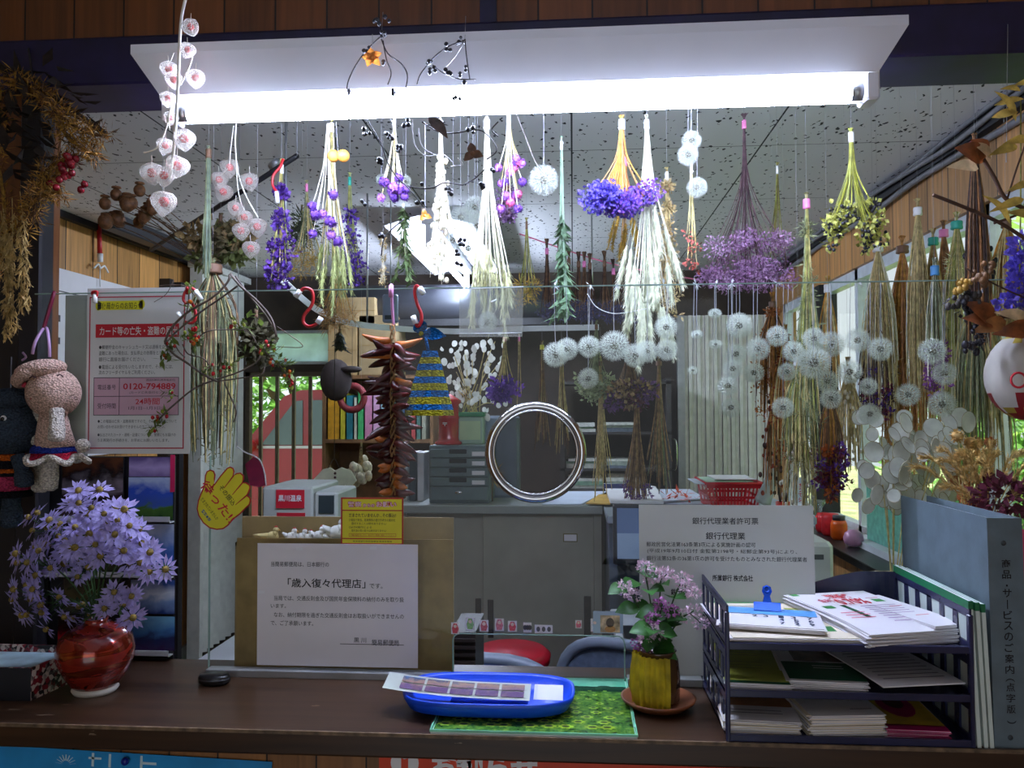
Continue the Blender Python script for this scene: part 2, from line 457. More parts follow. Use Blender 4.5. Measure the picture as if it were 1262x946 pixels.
# white folding door standing open at the left wall, corrugated folding door at the back right
acc = P('pale vinyl', (206, 208, 200), .6, .04, 20)
acc2 = P('grey corrugated vinyl', (232, 228, 220), .6, .04, 20)
def folding(a, b, z0, z1, n, depth, mtl, nm):
    a = Vector(a); b = Vector(b); d = (b - a); s = Vector((d.y, -d.x, 0)).normalized()
    mb = MB(mtl); vs = []; k = n * 2
    for i in range(k + 1):
        p = a + d * (i / k) + s * (depth if i % 2 else 0); vs += [(p.x, p.y, z0), (p.x, p.y, z1)]
    mb.add(vs, [(2 * i, 2 * i + 2, 2 * i + 3, 2 * i + 1) for i in range(k)])
    return mb
mb = folding((-2.2, 4.62, 0), (-2.2, 5.2, 0), .05, 2.3, 7, .05, acc, '')
mb.box((-2.235, 4.58, .02), (-2.16, 4.62, 2.33)).box((-2.235, 4.55, 2.3), (-2.14, 5.25, 2.34))
structure(mb, 'door_1')
mb = MB(acc2)
for i in range(21):
    x0 = .70 + i * .026; mb.box((x0, 5.17 - .012 * (i % 2), .05), (x0 + .022, 5.2, 2.05))
    mb.box((x0 + .02, 5.19, .05), (x0 + .028, 5.2, 2.05))
mb.mat(al).box((.655, 5.15, .05), (.70, 5.2, 2.05))
dr = structure(mb, 'door_2')
MB(P('chrome', (210, 210, 212), .15, .03, 10, 1.0)).tube(bez([W(826, 540, 5.15), W(833, 545, 5.1), W(833, 575, 5.1), W(826, 580, 5.15)]), .008, 6).build('door_handle', dr)
structure(MB(P('cream door post', (222, 200, 170), .6, .06, 8)).box((1.215, 5.13, 0), (1.26, 5.2, 2.1)), 'trim_7')
structure(MB(P('white base trim', (190, 192, 186), .6, .06, 8)).box((XL, 1.7, 0), (XL + .02, YB, .08)), 'baseboard_left')

# ---------------------------------------------------------------- counter
m, nt, b, out = newmat('worn counter veneer')
co = coords(nt); mp = nd(nt, 'ShaderNodeMapping'); mp.inputs['Scale'].default_value = (3, 55, 55); nt.links.new(co, mp.inputs[0])
f = noise(nt, 1.0, mp.outputs[0], 5, .8)
base = ramp(nt, f, [(.3, (46, 29, 17)), (.7, (69, 45, 27))])
mp2 = nd(nt, 'ShaderNodeMapping'); mp2.inputs['Scale'].default_value = (9, 40, 40); nt.links.new(co, mp2.inputs[0])
chip = math_(nt, 'GREATER_THAN', noise(nt, 1.0, mp2.outputs[0], 6), .715)
mx = nd(nt, 'ShaderNodeMix'); mx.data_type = 'RGBA'; nt.links.new(chip, mx.inputs[0]); nt.links.new(base, mx.inputs[6]); mx.inputs[7].default_value = (*lin((130, 110, 90)), 1)
nt.links.new(mx.outputs[2], b.inputs['Base Color']); b.inputs['Roughness'].default_value = .38
counter = thing('counter', 'long brown veneered counter with chipped edge across the whole room', 'counter', (0, 1.3, 0))
MB(m).box((-1.35, 1.155, .965), (1.25, 1.474, CZ), None, .003).build('worktop', counter)
MB(P('worn edge strip', (104, 84, 64), .6, .3, 60)).box((-1.34, 1.1535, .9955), (1.24, 1.1565, 1.0006)).build('edge_strip', counter)
MB(wood_c).box((-1.35, 1.19, 0), (1.25, 1.45, .965)).build('front_panel', counter)

# ---------------------------------------------------------------- sheets of paper and signs that face the customer
class Sheet:
    def __init__(s, name, label, cat, box, Y, m, group=None, th=.0008, tilt=0.0, lean=0.0, border=None, poly=None, m2=None):
        x0, y0, x1, y1 = box; s.cx = (x0 + x1) / 2; s.y1 = y1
        a, c = W(x0, (y0 + y1) / 2, Y), W(x1, (y0 + y1) / 2, Y)
        s.k = (c.x - a.x) / (x1 - x0); s.w = c.x - a.x; s.h = s.k * (y1 - y0)
        mb = MB(m)
        if poly: mb.prism([s.L(*p) for p in poly], lambda u, v, w: Vector((u, w, v)), th)
        else: mb.box((-s.w / 2, 0, 0), (s.w / 2, th, s.h))
        loc = W(s.cx, y1, Y)
        o = s.o = bpy.data.objects.new(name, mb.mesh(name)); col.objects.link(o)
        o.location = loc; o.rotation_euler = (lean, tilt, 0); ORG[o.name] = loc
        tag(o, label, cat, group); s.mbs = {}
    def L(s, px, py): return ((px - s.cx) * s.k, (s.y1 - py) * s.k)
    def mb(s, part, m):
        if part not in s.mbs: s.mbs[part] = MB(m)
        return s.mbs[part].mat(m)
    def text(s, body, box, m, part='lettering', bold=0.0, lay=1, tf=None):
        a = s.L(box[0], box[3]); c = s.L(box[2], box[1])
        s.mb(part, m).text(body, a[0], a[1], c[0], c[1], -.0003 * lay, tf, bold)
    def rect(s, box, m, part='print', lay=1):
        a = s.L(box[0], box[3]); c = s.L(box[2], box[1]); y = -.0003 * lay
        s.mb(part, m).quad((a[0], y, a[1]), (c[0], y, a[1]), (c[0], y, c[1]), (a[0], y, c[1]))
    def frame(s, box, t, m, part='border', lay=1):
        x0, y0, x1, y1 = box
        for q in ((x0, y0, x1, y0 + t), (x0, y1 - t, x1, y1), (x0, y0 + t, x0 + t, y1 - t), (x1 - t, y0 + t, x1, y1 - t)): s.rect(q, m, part, lay)
    def poly(s, pts, m, part='print', lay=1):
        s.mb(part, m).add([(s.L(*p)[0], -.0003 * lay, s.L(*p)[1]) for p in pts], [tuple(range(len(pts) - 1, -1, -1))])
    def done(s):
        for k, v in s.mbs.items(): v.build(k, s.o, local=True)
        return s.o
def disc(cx, cy, rx, ry, n=20): return [(cx + rx * math.cos(6.2832 * i / n), cy + ry * math.sin(6.2832 * i / n)) for i in range(n)]
paper = P('white paper', (226, 222, 226), .7, .02, 8)
ink = P('black ink', (26, 24, 30), .7, .1, 8)
red = P('red print', (206, 30, 52), .55, .06, 8)
white = P('white print', (236, 232, 236), .6, .02, 8)

# acrylic screen with its pass-through cut out of the bottom
acr = clear('acrylic', (250, 253, 251), .012, .03)
edge = P('acrylic edge', (150, 176, 166), .2, .05, 8)
scr = thing('acrylic_screen', 'clear acrylic screen standing along the counter with a pass-through hole', 'screen', (0, YG, CZ))
def gx(px, py=700): return W(px, py, YG).x
def gz(py, px=650): return W(px, py, YG).z
X0, X1, X2 = gx(38), gx(258), .92
ZT = 1.672; ha, hb, ht = gx(558), gx(769), gz(782)
poly = [(X1, CZ + .002), (ha, CZ + .002)] + [(ha + .012 * (1 - math.cos(t)), ht - .012 * (1 - math.sin(t))) for t in (0, .4, .8, 1.2, 1.57)]
poly += [(hb - .012 * (1 - math.cos(t)), ht - .012 * (1 - math.sin(t))) for t in (1.57, 1.2, .8, .4, 0)] + [(hb, CZ + .002), (X2, CZ + .002), (X2, ZT), (X1, ZT)]
mb = MB(acr)
mb.add([(u, YG, v) for u, v in poly], [tuple(range(len(poly)))])
mb.build('pane', scr)
MB(acr).quad((X0, YG, gz(562)), (X1, YG, gz(562)), (X1, YG, ZT), (X0, YG, ZT)).build('pane', scr)
t = .0022
mb = MB(edge)
mb.box((X0, YG - .001, ZT - .001), (X2, YG + .003, ZT + .001))
mb.box((X1 - .001, YG - .001, CZ + .012), (X1 + .001, YG + .003, gz(562)))
mb.tube([(u, YG + .001, v) for u, v in poly[1:13]], .0012, 4)
mb.build('edge', scr)
MB(al).box((X1, YG - .012, CZ), (gx(555), YG + .01, CZ + .012), None, .001).box((gx(772), YG - .012, CZ), (X2, YG + .01, CZ + .012), None, .001).build('base_rail', scr)

# ---------------------------------------------------------------- fluorescent lamp on the beam
tube_m = emis('lit tube', (210, 223, 255), TUBE_STRENGTH)
lamp_w = P('lamp white enamel', (236, 236, 244), .35, .02, 6)
lamp = thing('fluorescent_lamp', 'long white fluorescent lamp with glowing tube on the dark beam', 'lamp', (-.1, 1.37, 1.96))
xa, xb = W(178, 70, 1.36).x, W(1106, 32, 1.36).x
mb = MB(lamp_w)
sec = lambda x, k: [(x, 1.315, 2.086), (x, 1.435, 2.086), (x, 1.435, 2.07), (x + k * .035, 1.400, 2.010), (x + k * .035, 1.349, 2.010), (x, 1.315, 2.07)]
A, B = sec(xa, 1), sec(xb, -1)
mb.add(A + B, [(5, 4, 3, 2, 1, 0), (6, 7, 8, 9, 10, 11)] + [(i, (i + 1) % 6, 6 + (i + 1) % 6, 6 + i) for i in range(6)])
mb.build('reflector', lamp)
for px, kk in ((214, 1), (1070, -1)):
    x = W(px, 118, 1.375).x
    mb = MB(lamp_w).box((x - .012, 1.352, 1.966), (x + .012, 1.398, 2.02), None, .004)
    mb.mat(P('metal cap', (190, 190, 190), .3, .05, 9, .8)).tube([(x + kk * .008, 1.375, 1.985), (x + kk * .03, 1.375, 1.985)], .0165, 12)
    mb.build('socket', lamp)
MB(tube_m).tube([(W(222, 133, 1.375).x, 1.375, 1.985), (W(1062, 118, 1.375).x, 1.375, 1.985)], .016, 14).build('tube', lamp)
# second lamp inside the office, running away from the counter
t2 = emis('lit office tube', (214, 228, 255), TUBE2_STRENGTH)
l2 = thing('fluorescent_lamp', 'white winged fluorescent lamp glowing on the office ceiling further in', 'lamp', (-.64, 4.2, 2.2))
mb = MB(lamp_w)
for k in (-1, 1):
    mb.quad((-.64 + k * .02, 3.55, 2.335), (-.64 + k * .2, 3.55, 2.285), (-.64 + k * .2, 4.9, 2.285), (-.64 + k * .02, 4.9, 2.335))
mb.box((-.67, 3.55, 2.29), (-.61, 4.9, HC))
mb.build('reflector', l2)
for y in (3.57, 4.86): MB(lamp_w).box((-.655, y, 2.19), (-.625, y + .02, 2.3)).build('socket', l2)
MB(t2).tube([(-.64, 3.59, 2.21), (-.64, 4.86, 2.21)], .016, 12).build('tube', l2)
# ================================================================ on the counter and on the screen
# ---- bulletins
s = Sheet('notice_poster', 'white notice poster with red border and pink telephone table behind the left screen', 'poster', (105, 362, 233, 559), YG + .006, paper)
s.frame((108, 372, 226, 553), 1.4, P('crimson border', (190, 24, 64), .55, .05, 8))
yel = P('yellow print', (226, 214, 40), .55, .05, 8)
s.poly(disc(119, 383, 3.6, 5.6, 12) , yel); s.poly(disc(173, 381.5, 3.6, 5.6, 12), yel); s.rect((118, 377.2, 174, 388), yel)
s.text('郵便局からのお知らせ', (118, 379, 173, 387), ink, lay=2, bold=.006)
s.rect((116, 405, 219, 421), red)
s.text('カード等の亡失・盗難の届出', (121, 408, 217, 418.5), white, 'headline', .012, 2)
gy = P('grey ink', (70, 66, 74), .7, .1, 8)
for i, (tx, a, bb) in enumerate((('●郵便貯金のキャッシュカード又は通帳を亡失し、', 430, 212), ('盗難にあった場合は、支払停止の依頼をとりますので', 437, 214), ('銀行に直接お届けください。', 444.5, 178), ('●電話による受付もいたしますので、その際には、', 453.5, 212), ('次のフリーダイヤルをご利用ください。', 460, 190))):
    s.text(tx, (120.5, a, bb, a + 5), gy)
pink = P('pink table print', (214, 170, 192), .6, .04, 8)
s.rect((115, 469, 219, 513), pink)
s.frame((114.5, 468.5, 219.5, 513.5), .7, gy, 'table_lines', 2); s.rect((146, 469, 146.7, 513), gy, 'table_lines', 2); s.rect((115, 490.6, 219, 491.3), gy, 'table_lines', 2)
s.text('電話番号', (119.5, 477, 142, 483), gy, lay=2); s.text('0120-794889', (151, 475.5, 215.5, 483), red, 'headline', .02, 2)
s.text('通話料無料(携帯電話可)', (179, 470.5, 215, 473.5), gy, lay=2); s.text('(カード亡失受付センター)', (159, 485, 209, 488.5), gy, lay=2)
s.text('受付時間', (119.5, 499, 142, 505.5), gy, lay=2); s.text('24時間', (166.5, 493, 196, 501), red, 'headline', .008, 2)
s.text('1月1日~1月3日は', (158, 503, 204, 507), gy, lay=2)
for i, (tx, bb) in enumerate((('●この電話は亡失・盗難専用ですので、その他の事項について', 217), ('お問い合わせはお受けできませんのでご了承ください。', 203), ('●払出されたカード・通帳・証書については、警察にもお届けの', 216), ('うえ再発行の手続きを、お早めにお願いいたします。', 208))):
    a = (518.5, 525, 534.5, 541)[i]; s.text(tx, (120, a, bb, a + 4), gy)
s.done()
s = Sheet('clear_sleeve', 'narrow plastic sleeve taped along the left of the notice poster', 'sleeve', (78, 372, 108, 566), YG + .012, P('milky plastic', (196, 200, 196), .3, .05, 9, 0, .5), th=.0004)
s.done()
# kraft board and A4 notice behind / on the screen
kraft = P('kraft board', (150, 124, 78), .8, .1, 25)
Sheet('backing_board', 'brown kraft board standing behind the typed notice', 'board', (290, 668, 557, 826), YG + .035, kraft, th=.003).done()
ldg = MB(P('hen ledge wood', (146, 124, 84), .7, .1, 18))
a, c = W(290, 668, YG + .04), W(556, 668, YG + .04)
ldg.box((a.x, YG + .04, a.z - .006), (c.x, YG + .075, a.z)).box((a.x, YG + .07, CZ), (c.x, YG + .074, gz(645)))
ldg.box((a.x, YG + .04, CZ), (a.x + .004, YG + .07, a.z)).box((c.x - .004, YG + .04, CZ), (c.x, YG + .07, a.z))
ldg.build('display_ledge', None, 'low brown ledge behind the kraft board carrying white pottery hens', 'ledge')
s = Sheet('typed_notice', 'white typed A4 notice on the kraft board in the lower left screen', 'notice', (316, 674, 514, 821), YG - .002, paper, th=.0006)
for tx, bx in (('当簡易郵便局は、日本銀行の', (333, 696, 405, 702)), ('です。', (455, 721, 471, 727)), ('当局では、交通反則金及び国民年金保険料の納付のみを取り扱', (337, 737, 497, 743)), ('います。', (333, 747, 352, 752)), ('なお、納付期限を過ぎた交通反則金はお取扱いができませんの', (337, 757, 497, 763)), ('で、ご了承願います。', (333, 767, 386, 773)), ('黒 川', (436, 786, 451, 792)), ('簡易郵便局', (458, 788, 491, 795))):
    s.text(tx, bx, ink, bold=.004)
s.text('「歳入復々代理店」', (354, 716, 450, 727), ink, bold=.012)
s.rect((419, 793.5, 497, 794.2), ink, 'signature_line')
s.done()
for (x, y) in ((365, 676), (456, 675), (318, 729)):
    Sheet('adhesive_tape', {365: 'shiny tape bit at top left of the typed notice', 456: 'shiny tape bit at top right of the typed notice', 318: 'shiny tape bit on the left edge of the typed notice'}[x], 'tape', (x, y - 1.5, x + 8, y + 2), YG - .0032, P('shiny tape', (236, 236, 240), .2, .02, 9, 0, .2), 'tape bits', .0003).done()
# yellow police notice
s = Sheet('warning_sign', 'yellow and red warning sign stuck above the typed notice', 'sign', (420, 614, 497, 671), YG - .001, yel, th=.0006)
dred = P('dark red print', (180, 20, 24), .5, .05, 8)
s.frame((420, 614, 497, 671), 1.9, dred); s.rect((421, 629, 496, 630.3), dred, 'border'); s.rect((421, 663, 496, 664.4), dred, 'border')
pkw = P('pale pink print', (236, 196, 214), .5, .04, 8)
s.text('警察', (428, 618.5, 446, 626), dred, 'outline', .09); s.text('お願い', (463, 618.5, 489, 626), dred, 'outline', .09); s.text('からの', (447, 621, 462, 626), dred, 'outline', .09)
s.text('警察', (428.5, 619, 445.5, 625.5), pkw, 'headline', .008, 2); s.text('お願い', (463.5, 619, 488.5, 625.5), pkw, 'headline', .025, 2); s.text('からの', (447.5, 621.5, 461.5, 625.5), pkw, 'headline', .025, 2)
s.text('だまされていませんか…その振込!!', (430, 633, 488, 638), ink, bold=.012)
for tx, bx in (('○電話で税金、医療費等の還付手続きの案内を', (430, 639.5, 487, 643)), ('還付することは絶対ありません!', (433, 644, 476, 647)), ('○ATM操作による', (430, 648.5, 458, 651.5)), ('還付金の受け取りは絶対ありません!', (433, 652.5, 476, 655.5)), ('熊本県銀行防犯協議会 熊本県警察', (435, 666, 483, 668))): s.text(tx, bx, ink)
s.frame((430, 657.5, 488, 661.2), .4, dred, 'box_outline'); s.text('不審な電話があったら、迷わずすぐ警察に相談してください。', (432, 658.3, 486, 660.7), dred)
s.done()
# yellow hand sign
HAND = [(247.5, 620), (251, 600), (252, 588), (254, 583), (258.5, 581), (263, 582.5), (265, 587), (264.5, 592), (263, 599), (271, 588), (279, 579), (283, 577.3), (287, 579), (288.5, 583), (287, 588), (291, 585), (296, 584.5), (300, 588), (300, 593), (298.5, 596), (303, 596), (307.5, 599), (308.3, 603), (306.5, 608), (304.5, 611.5), (308, 614), (309, 618), (307.5, 623), (303, 627), (296, 634), (288, 640), (281, 648), (275, 652), (267, 653), (258, 651), (250, 645), (244, 636), (241.8, 628), (242.5, 617), (245.5, 608)]
HAND = HAND[1:36] + [(244, 636), (242, 628), (243.5, 618), (247, 609)]
def shrink(p, k):
    cx = sum(a for a, _ in p) / len(p); cy = sum(b for _, b in p) / len(p); n = len(p); q = []
    for i in range(n):
        a, c = p[i - 1], p[(i + 1) % n]; dx, dy = c[0] - a[0], c[1] - a[1]; l = math.hypot(dx, dy) or 1
        q.append((p[i][0] - dy / l * k, p[i][1] + dx / l * k))
    return q
area = sum(HAND[i - 1][0] * HAND[i][1] - HAND[i][0] * HAND[i - 1][1] for i in range(len(HAND)))
s = Sheet('hand_sign', 'yellow hand shaped warning sign with red outline on the left screen edge', 'sign', (241, 577, 312, 655), YG - .001, dred, th=.0006, poly=HAND)
s.poly(shrink(HAND, 1.6 if area > 0 else -1.6), yel, 'palm')
for a, c in (((263.5, 598), (258.5, 611)), ((287.5, 588), (276, 603)), ((299, 596), (286, 611)), ((304.5, 611), (290, 623))):
    d = math.hypot(c[0] - a[0], c[1] - a[1]); nx, ny = (c[1] - a[1]) / d * .9, -(c[0] - a[0]) / d * .9
    s.poly([(a[0] + nx, a[1] + ny), (a[0] - nx, a[1] - ny), (c[0] - nx * .4, c[1] - ny * .4), (c[0] + nx * .4, c[1] + ny * .4)], dred, 'finger_line', 2)
def rot_tf(s, px, py, ang):
    u, v = s.L(px, py)
    def f(p):
        x, z = p.x - u, p.z - v; ca, sa = math.cos(ang), math.sin(ang)
        return Vector((u + x * ca - z * sa, p.y, v + x * sa + z * ca))
    return f
an = -math.radians(51)
s.text('その振込', (266, 608, 294, 615), ink, lay=2, bold=.005, tf=rot_tf(s, 280, 611.5, an))
s.text('待った!!', (240, 612, 298, 625.5), red, 'headline', .015, 2, rot_tf(s, 268.5, 618.5, an))
s.text('だまされていませんか', (242, 625.5, 274, 630), ink, lay=2, tf=rot_tf(s, 258, 628, an))
s.text('警察本部', (246, 634, 262, 638), P('blue print', (50, 90, 150), .5, .05, 8), 'small_print', .02, 2, rot_tf(s, 254.5, 636, an))
s.done()
# licence placard
s = Sheet('licence_placard', 'grey white licence placard standing behind the navy tray', 'placard', (789, 621, 1006, 833), YG - .022, P('placard board', (196, 200, 194), .55, .02, 5), th=.002, lean=-.03)
for tx, bx, bo in (('銀行代理業者許可票', (856, 636.5, 938, 645), .008), ('銀行代理業', (872.5, 655, 921.5, 664), .008), ('郵政民営化法第163条第3項による実施計画の認可', (798, 667.5, 934, 673.5), .003), ('(平成19年9月10日付 金監第2198号・総郵企第93号)により、', (799, 676, 985, 682), 0), ('銀行法第52条の36第1項の許可を受けたものとみなされた銀行代理業者', (798, 685, 997, 691), .003), ('銀行代理', (828, 726, 852, 734), .02), ('所属銀行 株式会社', (880, 708, 930, 716), .02)):
    s.text(tx, bx, ink, bold=bo)
s.done()
# stickers in a row over the pass-through
stk = [((556, 767, 566, 781), (196, 60, 70), 'red and orange sticker at the left end above the hatch'), ((574, 761, 585, 776), (120, 160, 90), 'pale green sticker with dark edge above the hatch'), ((591, 764, 602, 778), (180, 80, 84), 'dark red kimono sticker above the hatch, third from left'), ((610, 762, 621, 777), (206, 110, 120), 'tall rose sticker above the hatch'), ((626, 765, 637, 778), (210, 60, 80), 'bright red sticker right of the tall rose one'), ((645, 767, 655, 779), (206, 90, 110), 'pink red sticker beside the small faces strip'), ((659, 770, 681, 780), (220, 212, 214), 'white strip of three small faces above the hatch'), ((709, 764, 717, 774), (214, 90, 104), 'little pink flower sticker above the hatch, right part'), ((728, 762, 738, 778), (210, 214, 214), 'white and black figure sticker right of the pink flower')]
for bx, c, lb in stk:
    s = Sheet('sticker', lb, 'sticker', bx, YG - .001, P('sticker ' + lb[:18], (226, 216, 214), .4, .05, 60), 'stickers above the hatch', .0004)
    x0, y0, x1, y1 = bx; w = x1 - x0
    mm = P('sticker print ' + lb[:18], c, .4, .3, 500)
    if 'strip' in lb:
        for k in range(3): s.poly(disc(x0 + w * (.2 + .3 * k), (y0 + y1) / 2, 2.4, 3.2, 10), P('face ink', (90, 84, 86), .5, .1, 9))
    else:
        s.poly([(x0 + w * .2, y1 - 1), (x0 + w * .1, y0 + (y1 - y0) * .5), (x0 + w * .3, y0 + 1), (x0 + w * .7, y0 + 1.2), (x0 + w * .92, y0 + (y1 - y0) * .55), (x0 + w * .75, y1 - 1)], mm)
        s.poly(disc(x0 + w * .5, y0 + (y1 - y0) * .32, w * .2, w * .2, 10), P('sticker face', (232, 200, 180), .5, .05, 9), 'face', 2)
    s.done()
s = Sheet('photo_pocket', 'small clear pocket with a child portrait at the right end above the hatch', 'pocket', (731, 753, 768, 780), YG - .0015, P('blue grey pocket', (150, 170, 196), .2, .05, 9), th=.0006)
s.rect((740, 758, 764, 779), P('portrait ground', (176, 150, 120), .4, .35, 90)); s.poly(disc(752, 767, 5, 6, 12), P('portrait hair', (74, 48, 36), .4, .2, 60), 'portrait', 2); s.poly(disc(752, 775, 7, 4, 10), P('portrait shirt', (180, 120, 60), .4, .2, 60), 'portrait', 2)
s.done()
# speech ring
spk = thing('speech_ring', 'round polished steel ring framing the speaking plate in the screen', 'speech ring', W(660, 620, YG))
c = W(660, 557, YG); Mx = Matrix.Rotation(math.pi / 2, 3, 'X'); r = 57 * YG / 1000
MB(P('polished steel', (196, 194, 196), .12, .03, 12, 1.0)).torus(c, r, .0075, 56, 10, Mx).build('ring', spk)
MB(P('polished steel', (0, 0, 0))).torus(c + Vector((0, -.006, 0)), r * .9, .0022, 48, 6, Mx).build('inner_rim', spk)
mb = MB(clear('smoked speaking plate', (206, 197, 192), .0, .0, 0, 0))
mb.add([c + Vector((r * .95 * math.cos(6.2832 * i / 40), .004, r * .95 * math.sin(6.2832 * i / 40))) for i in range(40)], [tuple(range(40))])
mb.build('speaking_plate', spk)

# ---- counter front posters
s = Sheet('blue_poster', 'bright blue poster pinned low on the left counter front', 'poster', (-20, 932, 330, 1010), 1.186, P('sky blue poster', (40, 150, 220), .4, .1, 12), th=.0008, tilt=.030)
wp = P('pale blue white print', (206, 232, 246), .5, .03, 8)
for k in range(9):
    a = math.pi * (k + .5) / 9; s.poly([(78 + 5 * math.cos(a) - .8, 950 - 5 * math.sin(a)), (78 + 5 * math.cos(a) + .8, 950 - 5 * math.sin(a)), (78 + 13 * math.cos(a) + .6, 950 - 12 * math.sin(a)), (78 + 13 * math.cos(a) - .6, 950 - 12 * math.sin(a))], wp, 'sun_mark')
for x in (110, 131, 170): s.rect((x, 934, x + 3, 950), wp, 'lettering')
s.rect((106, 939, 122, 941.5), wp, 'lettering'); s.rect((172, 941, 190, 944), wp, 'lettering')
s.done()
MB(P('blue push pin', (20, 40, 150), .3, .05, 9)).ball(W(154, 938, 1.18), .006, 12, 8, (1, .8, 1)).build('push_pin', None, 'dark blue push pin holding the blue poster', 'pin')
s = Sheet('orange_banner', 'orange red information banner on the counter front below the tray', 'banner', (461, 931, 1063, 1010), 1.186, P('orange red banner', (226, 66, 22), .45, .06, 12), th=.0008)
s.poly(disc(494, 948, 18, 18, 28), white, 'badge'); s.text('i', (489, 935, 499, 962), P('orange red banner', (0, 0, 0)), 'badge_letter', .06, 2)
s.text('お知らせ', (528, 934, 662, 965), white, 'headline', .05)
s.done()

# ---- sunflower photo under glass, blue tray, stamp folder
def onc(px, py, z=CZ): return WZ(px, py, z)
fl = [onc(530, 905), onc(785, 908), onc(768, 838), onc(556, 836)]
y0, y1 = 1.158, 1.402; xa, xb = fl[0].x, fl[1].x
mat_o = thing('glass_mat', 'thick glass cutting mat with sunflower field photo on the counter edge', 'mat', ((xa + xb) / 2, (y0 + y1) / 2, CZ))
m, nt, b, out = newmat('sunflower field print')
co = coords(nt); sx = nd(nt, 'ShaderNodeSeparateXYZ'); nt.links.new(co, sx.inputs[0])
mr = nd(nt, 'ShaderNodeMapRange'); mr.inputs[1].default_value = -.12; mr.inputs[2].default_value = .12; nt.links.new(sx.outputs[1], mr.inputs[0])
g1 = ramp(nt, noise(nt, 130, None, 5), [(.3, (36, 70, 40)), (.5, (110, 140, 60)), (.75, (200, 200, 90))])
sky = ramp(nt, noise(nt, 20), [(.4, (150, 206, 190)), (.6, (190, 226, 214))])
tr = math_(nt, 'GREATER_THAN', math_(nt, 'ADD', mr.outputs[0], math_(nt, 'MULTIPLY', noise(nt, 25), .16)), .92)
tree = math_(nt, 'GREATER_THAN', mr.outputs[0], .74)
mxa = nd(nt, 'ShaderNodeMix'); mxa.data_type = 'RGBA'; nt.links.new(tree, mxa.inputs[0]); nt.links.new(g1, mxa.inputs[6]); mxa.inputs[7].default_value = (*lin((24, 60, 48)), 1)
mxb = nd(nt, 'ShaderNodeMix'); mxb.data_type = 'RGBA'; nt.links.new(tr, mxb.inputs[0]); nt.links.new(mxa.outputs[2], mxb.inputs[6]); nt.links.new(sky, mxb.inputs[7])
nt.links.new(mxb.outputs[2], b.inputs['Base Color']); b.inputs['Roughness'].default_value = .12
mb = MB(m).quad((xa + .003, y0 + .004, CZ + .0035), (xb - .003, y0 + .004, CZ + .0035), (xb - .003, y1, CZ + .0035), (xa + .003, y1, CZ + .0035))
yf, dk = P('sunflower yellow', (240, 216, 70), .3, .15, 90), P('sunflower heart', (60, 40, 20), .3, .1, 90)
for row in range(9):
    yy = y0 + .03 + row * .019; q = 1 - row / 11
    for k in range(9):
        xx = xa + .02 + (k + .5 * (row % 2) + U(-.3, .3)) * .03
        if xx > xb - .015: continue
        rr = .0125 * q
        pts = []
        for i in range(16):
            a = 6.2832 * i / 16; rad = rr if i % 2 else rr * .72; pts.append((xx + rad * math.cos(a) * 1.1, yy + rad * math.sin(a) * .7, CZ + .0037))
        mb.mat(yf).add(pts, [tuple(range(16))])
        mb.mat(dk).add([(xx + rr * .45 * math.cos(6.2832 * i / 10), yy + rr * .3 * math.sin(6.2832 * i / 10), CZ + .0039) for i in range(10)], [tuple(range(10))])
mb.build('photo_print', mat_o, plabel='sunflower field picture')
MB(P('white mat backing', (220, 228, 226), .5, .03, 8)).box((xa, y0, CZ), (xb, y1, CZ + .0032)).build('backing', mat_o)
mb = MB(clear('green glass', (214, 244, 228), .04, .02)).quad((xa, y0, CZ + .006), (xb, y0, CZ + .006), (xb, y1, CZ + .006), (xa, y1, CZ + .006))
mb.mat(P('green glass edge', (120, 196, 160), .2, .1, 20)).box((xa - .001, y0 - .001, CZ + .0032), (xb + .001, y0 + .001, CZ + .0065)).box((xb - .001, y0, CZ + .0032), (xb + .001, y1, CZ + .0065)).box((xa - .001, y0, CZ + .0032), (xa + .001, y1, CZ + .0065))
mb.build('glass_plate', mat_o)
# oval blue coin tray
bl = P('cobalt plastic', (16, 74, 214), .35, .05, 10)
tc = onc(604, 868, CZ + .02); tc = Vector((WZ(604, 860, CZ + .012).x, 1.262, CZ + .0068)); L2, D2 = .132, .074
def oval(L, D, z, n=40, p=3.2):
    o = []
    for i in range(n):
        a = 6.2832 * i / n; ca, sa = math.cos(a), math.sin(a)
        o.append((tc.x + L * math.copysign(abs(ca) ** (2 / p), ca), tc.y + D * math.copysign(abs(sa) ** (2 / p), sa), tc.z + z))
    return o
rings = [oval(L2 * .84, D2 * .78, 0), oval(L2 * .93, D2 * .9, .004), oval(L2 * .99, D2 * .98, .018), oval(L2, D2, .024), oval(L2 * .985, D2 * .97, .0255), oval(L2 * .95, D2 * .93, .021), oval(L2 * .88, D2 * .82, .006), oval(L2 * .6, D2 * .5, .004)]
mb = MB(bl); n = 40; vs = sum(rings, []); fs = [tuple(range(n - 1, -1, -1)), tuple(range(7 * n, 8 * n))]
for i in range(7): fs += [(i * n + j, i * n + (j + 1) % n, (i + 1) * n + (j + 1) % n, (i + 1) * n + j) for j in range(n)]
mb.add(vs, fs, True)
coin = mb.build('coin_tray', None, 'oval cobalt blue plastic coin tray on the sunflower mat', 'tray')
mb = MB(bl)
for k in range(7): mb.tube([(tc.x - .06, tc.y - .024 + k * .008, tc.z + .0052), (tc.x + .06, tc.y - .024 + k * .008, tc.z + .0052)], .0012, 5)
mb.build('rib', coin)
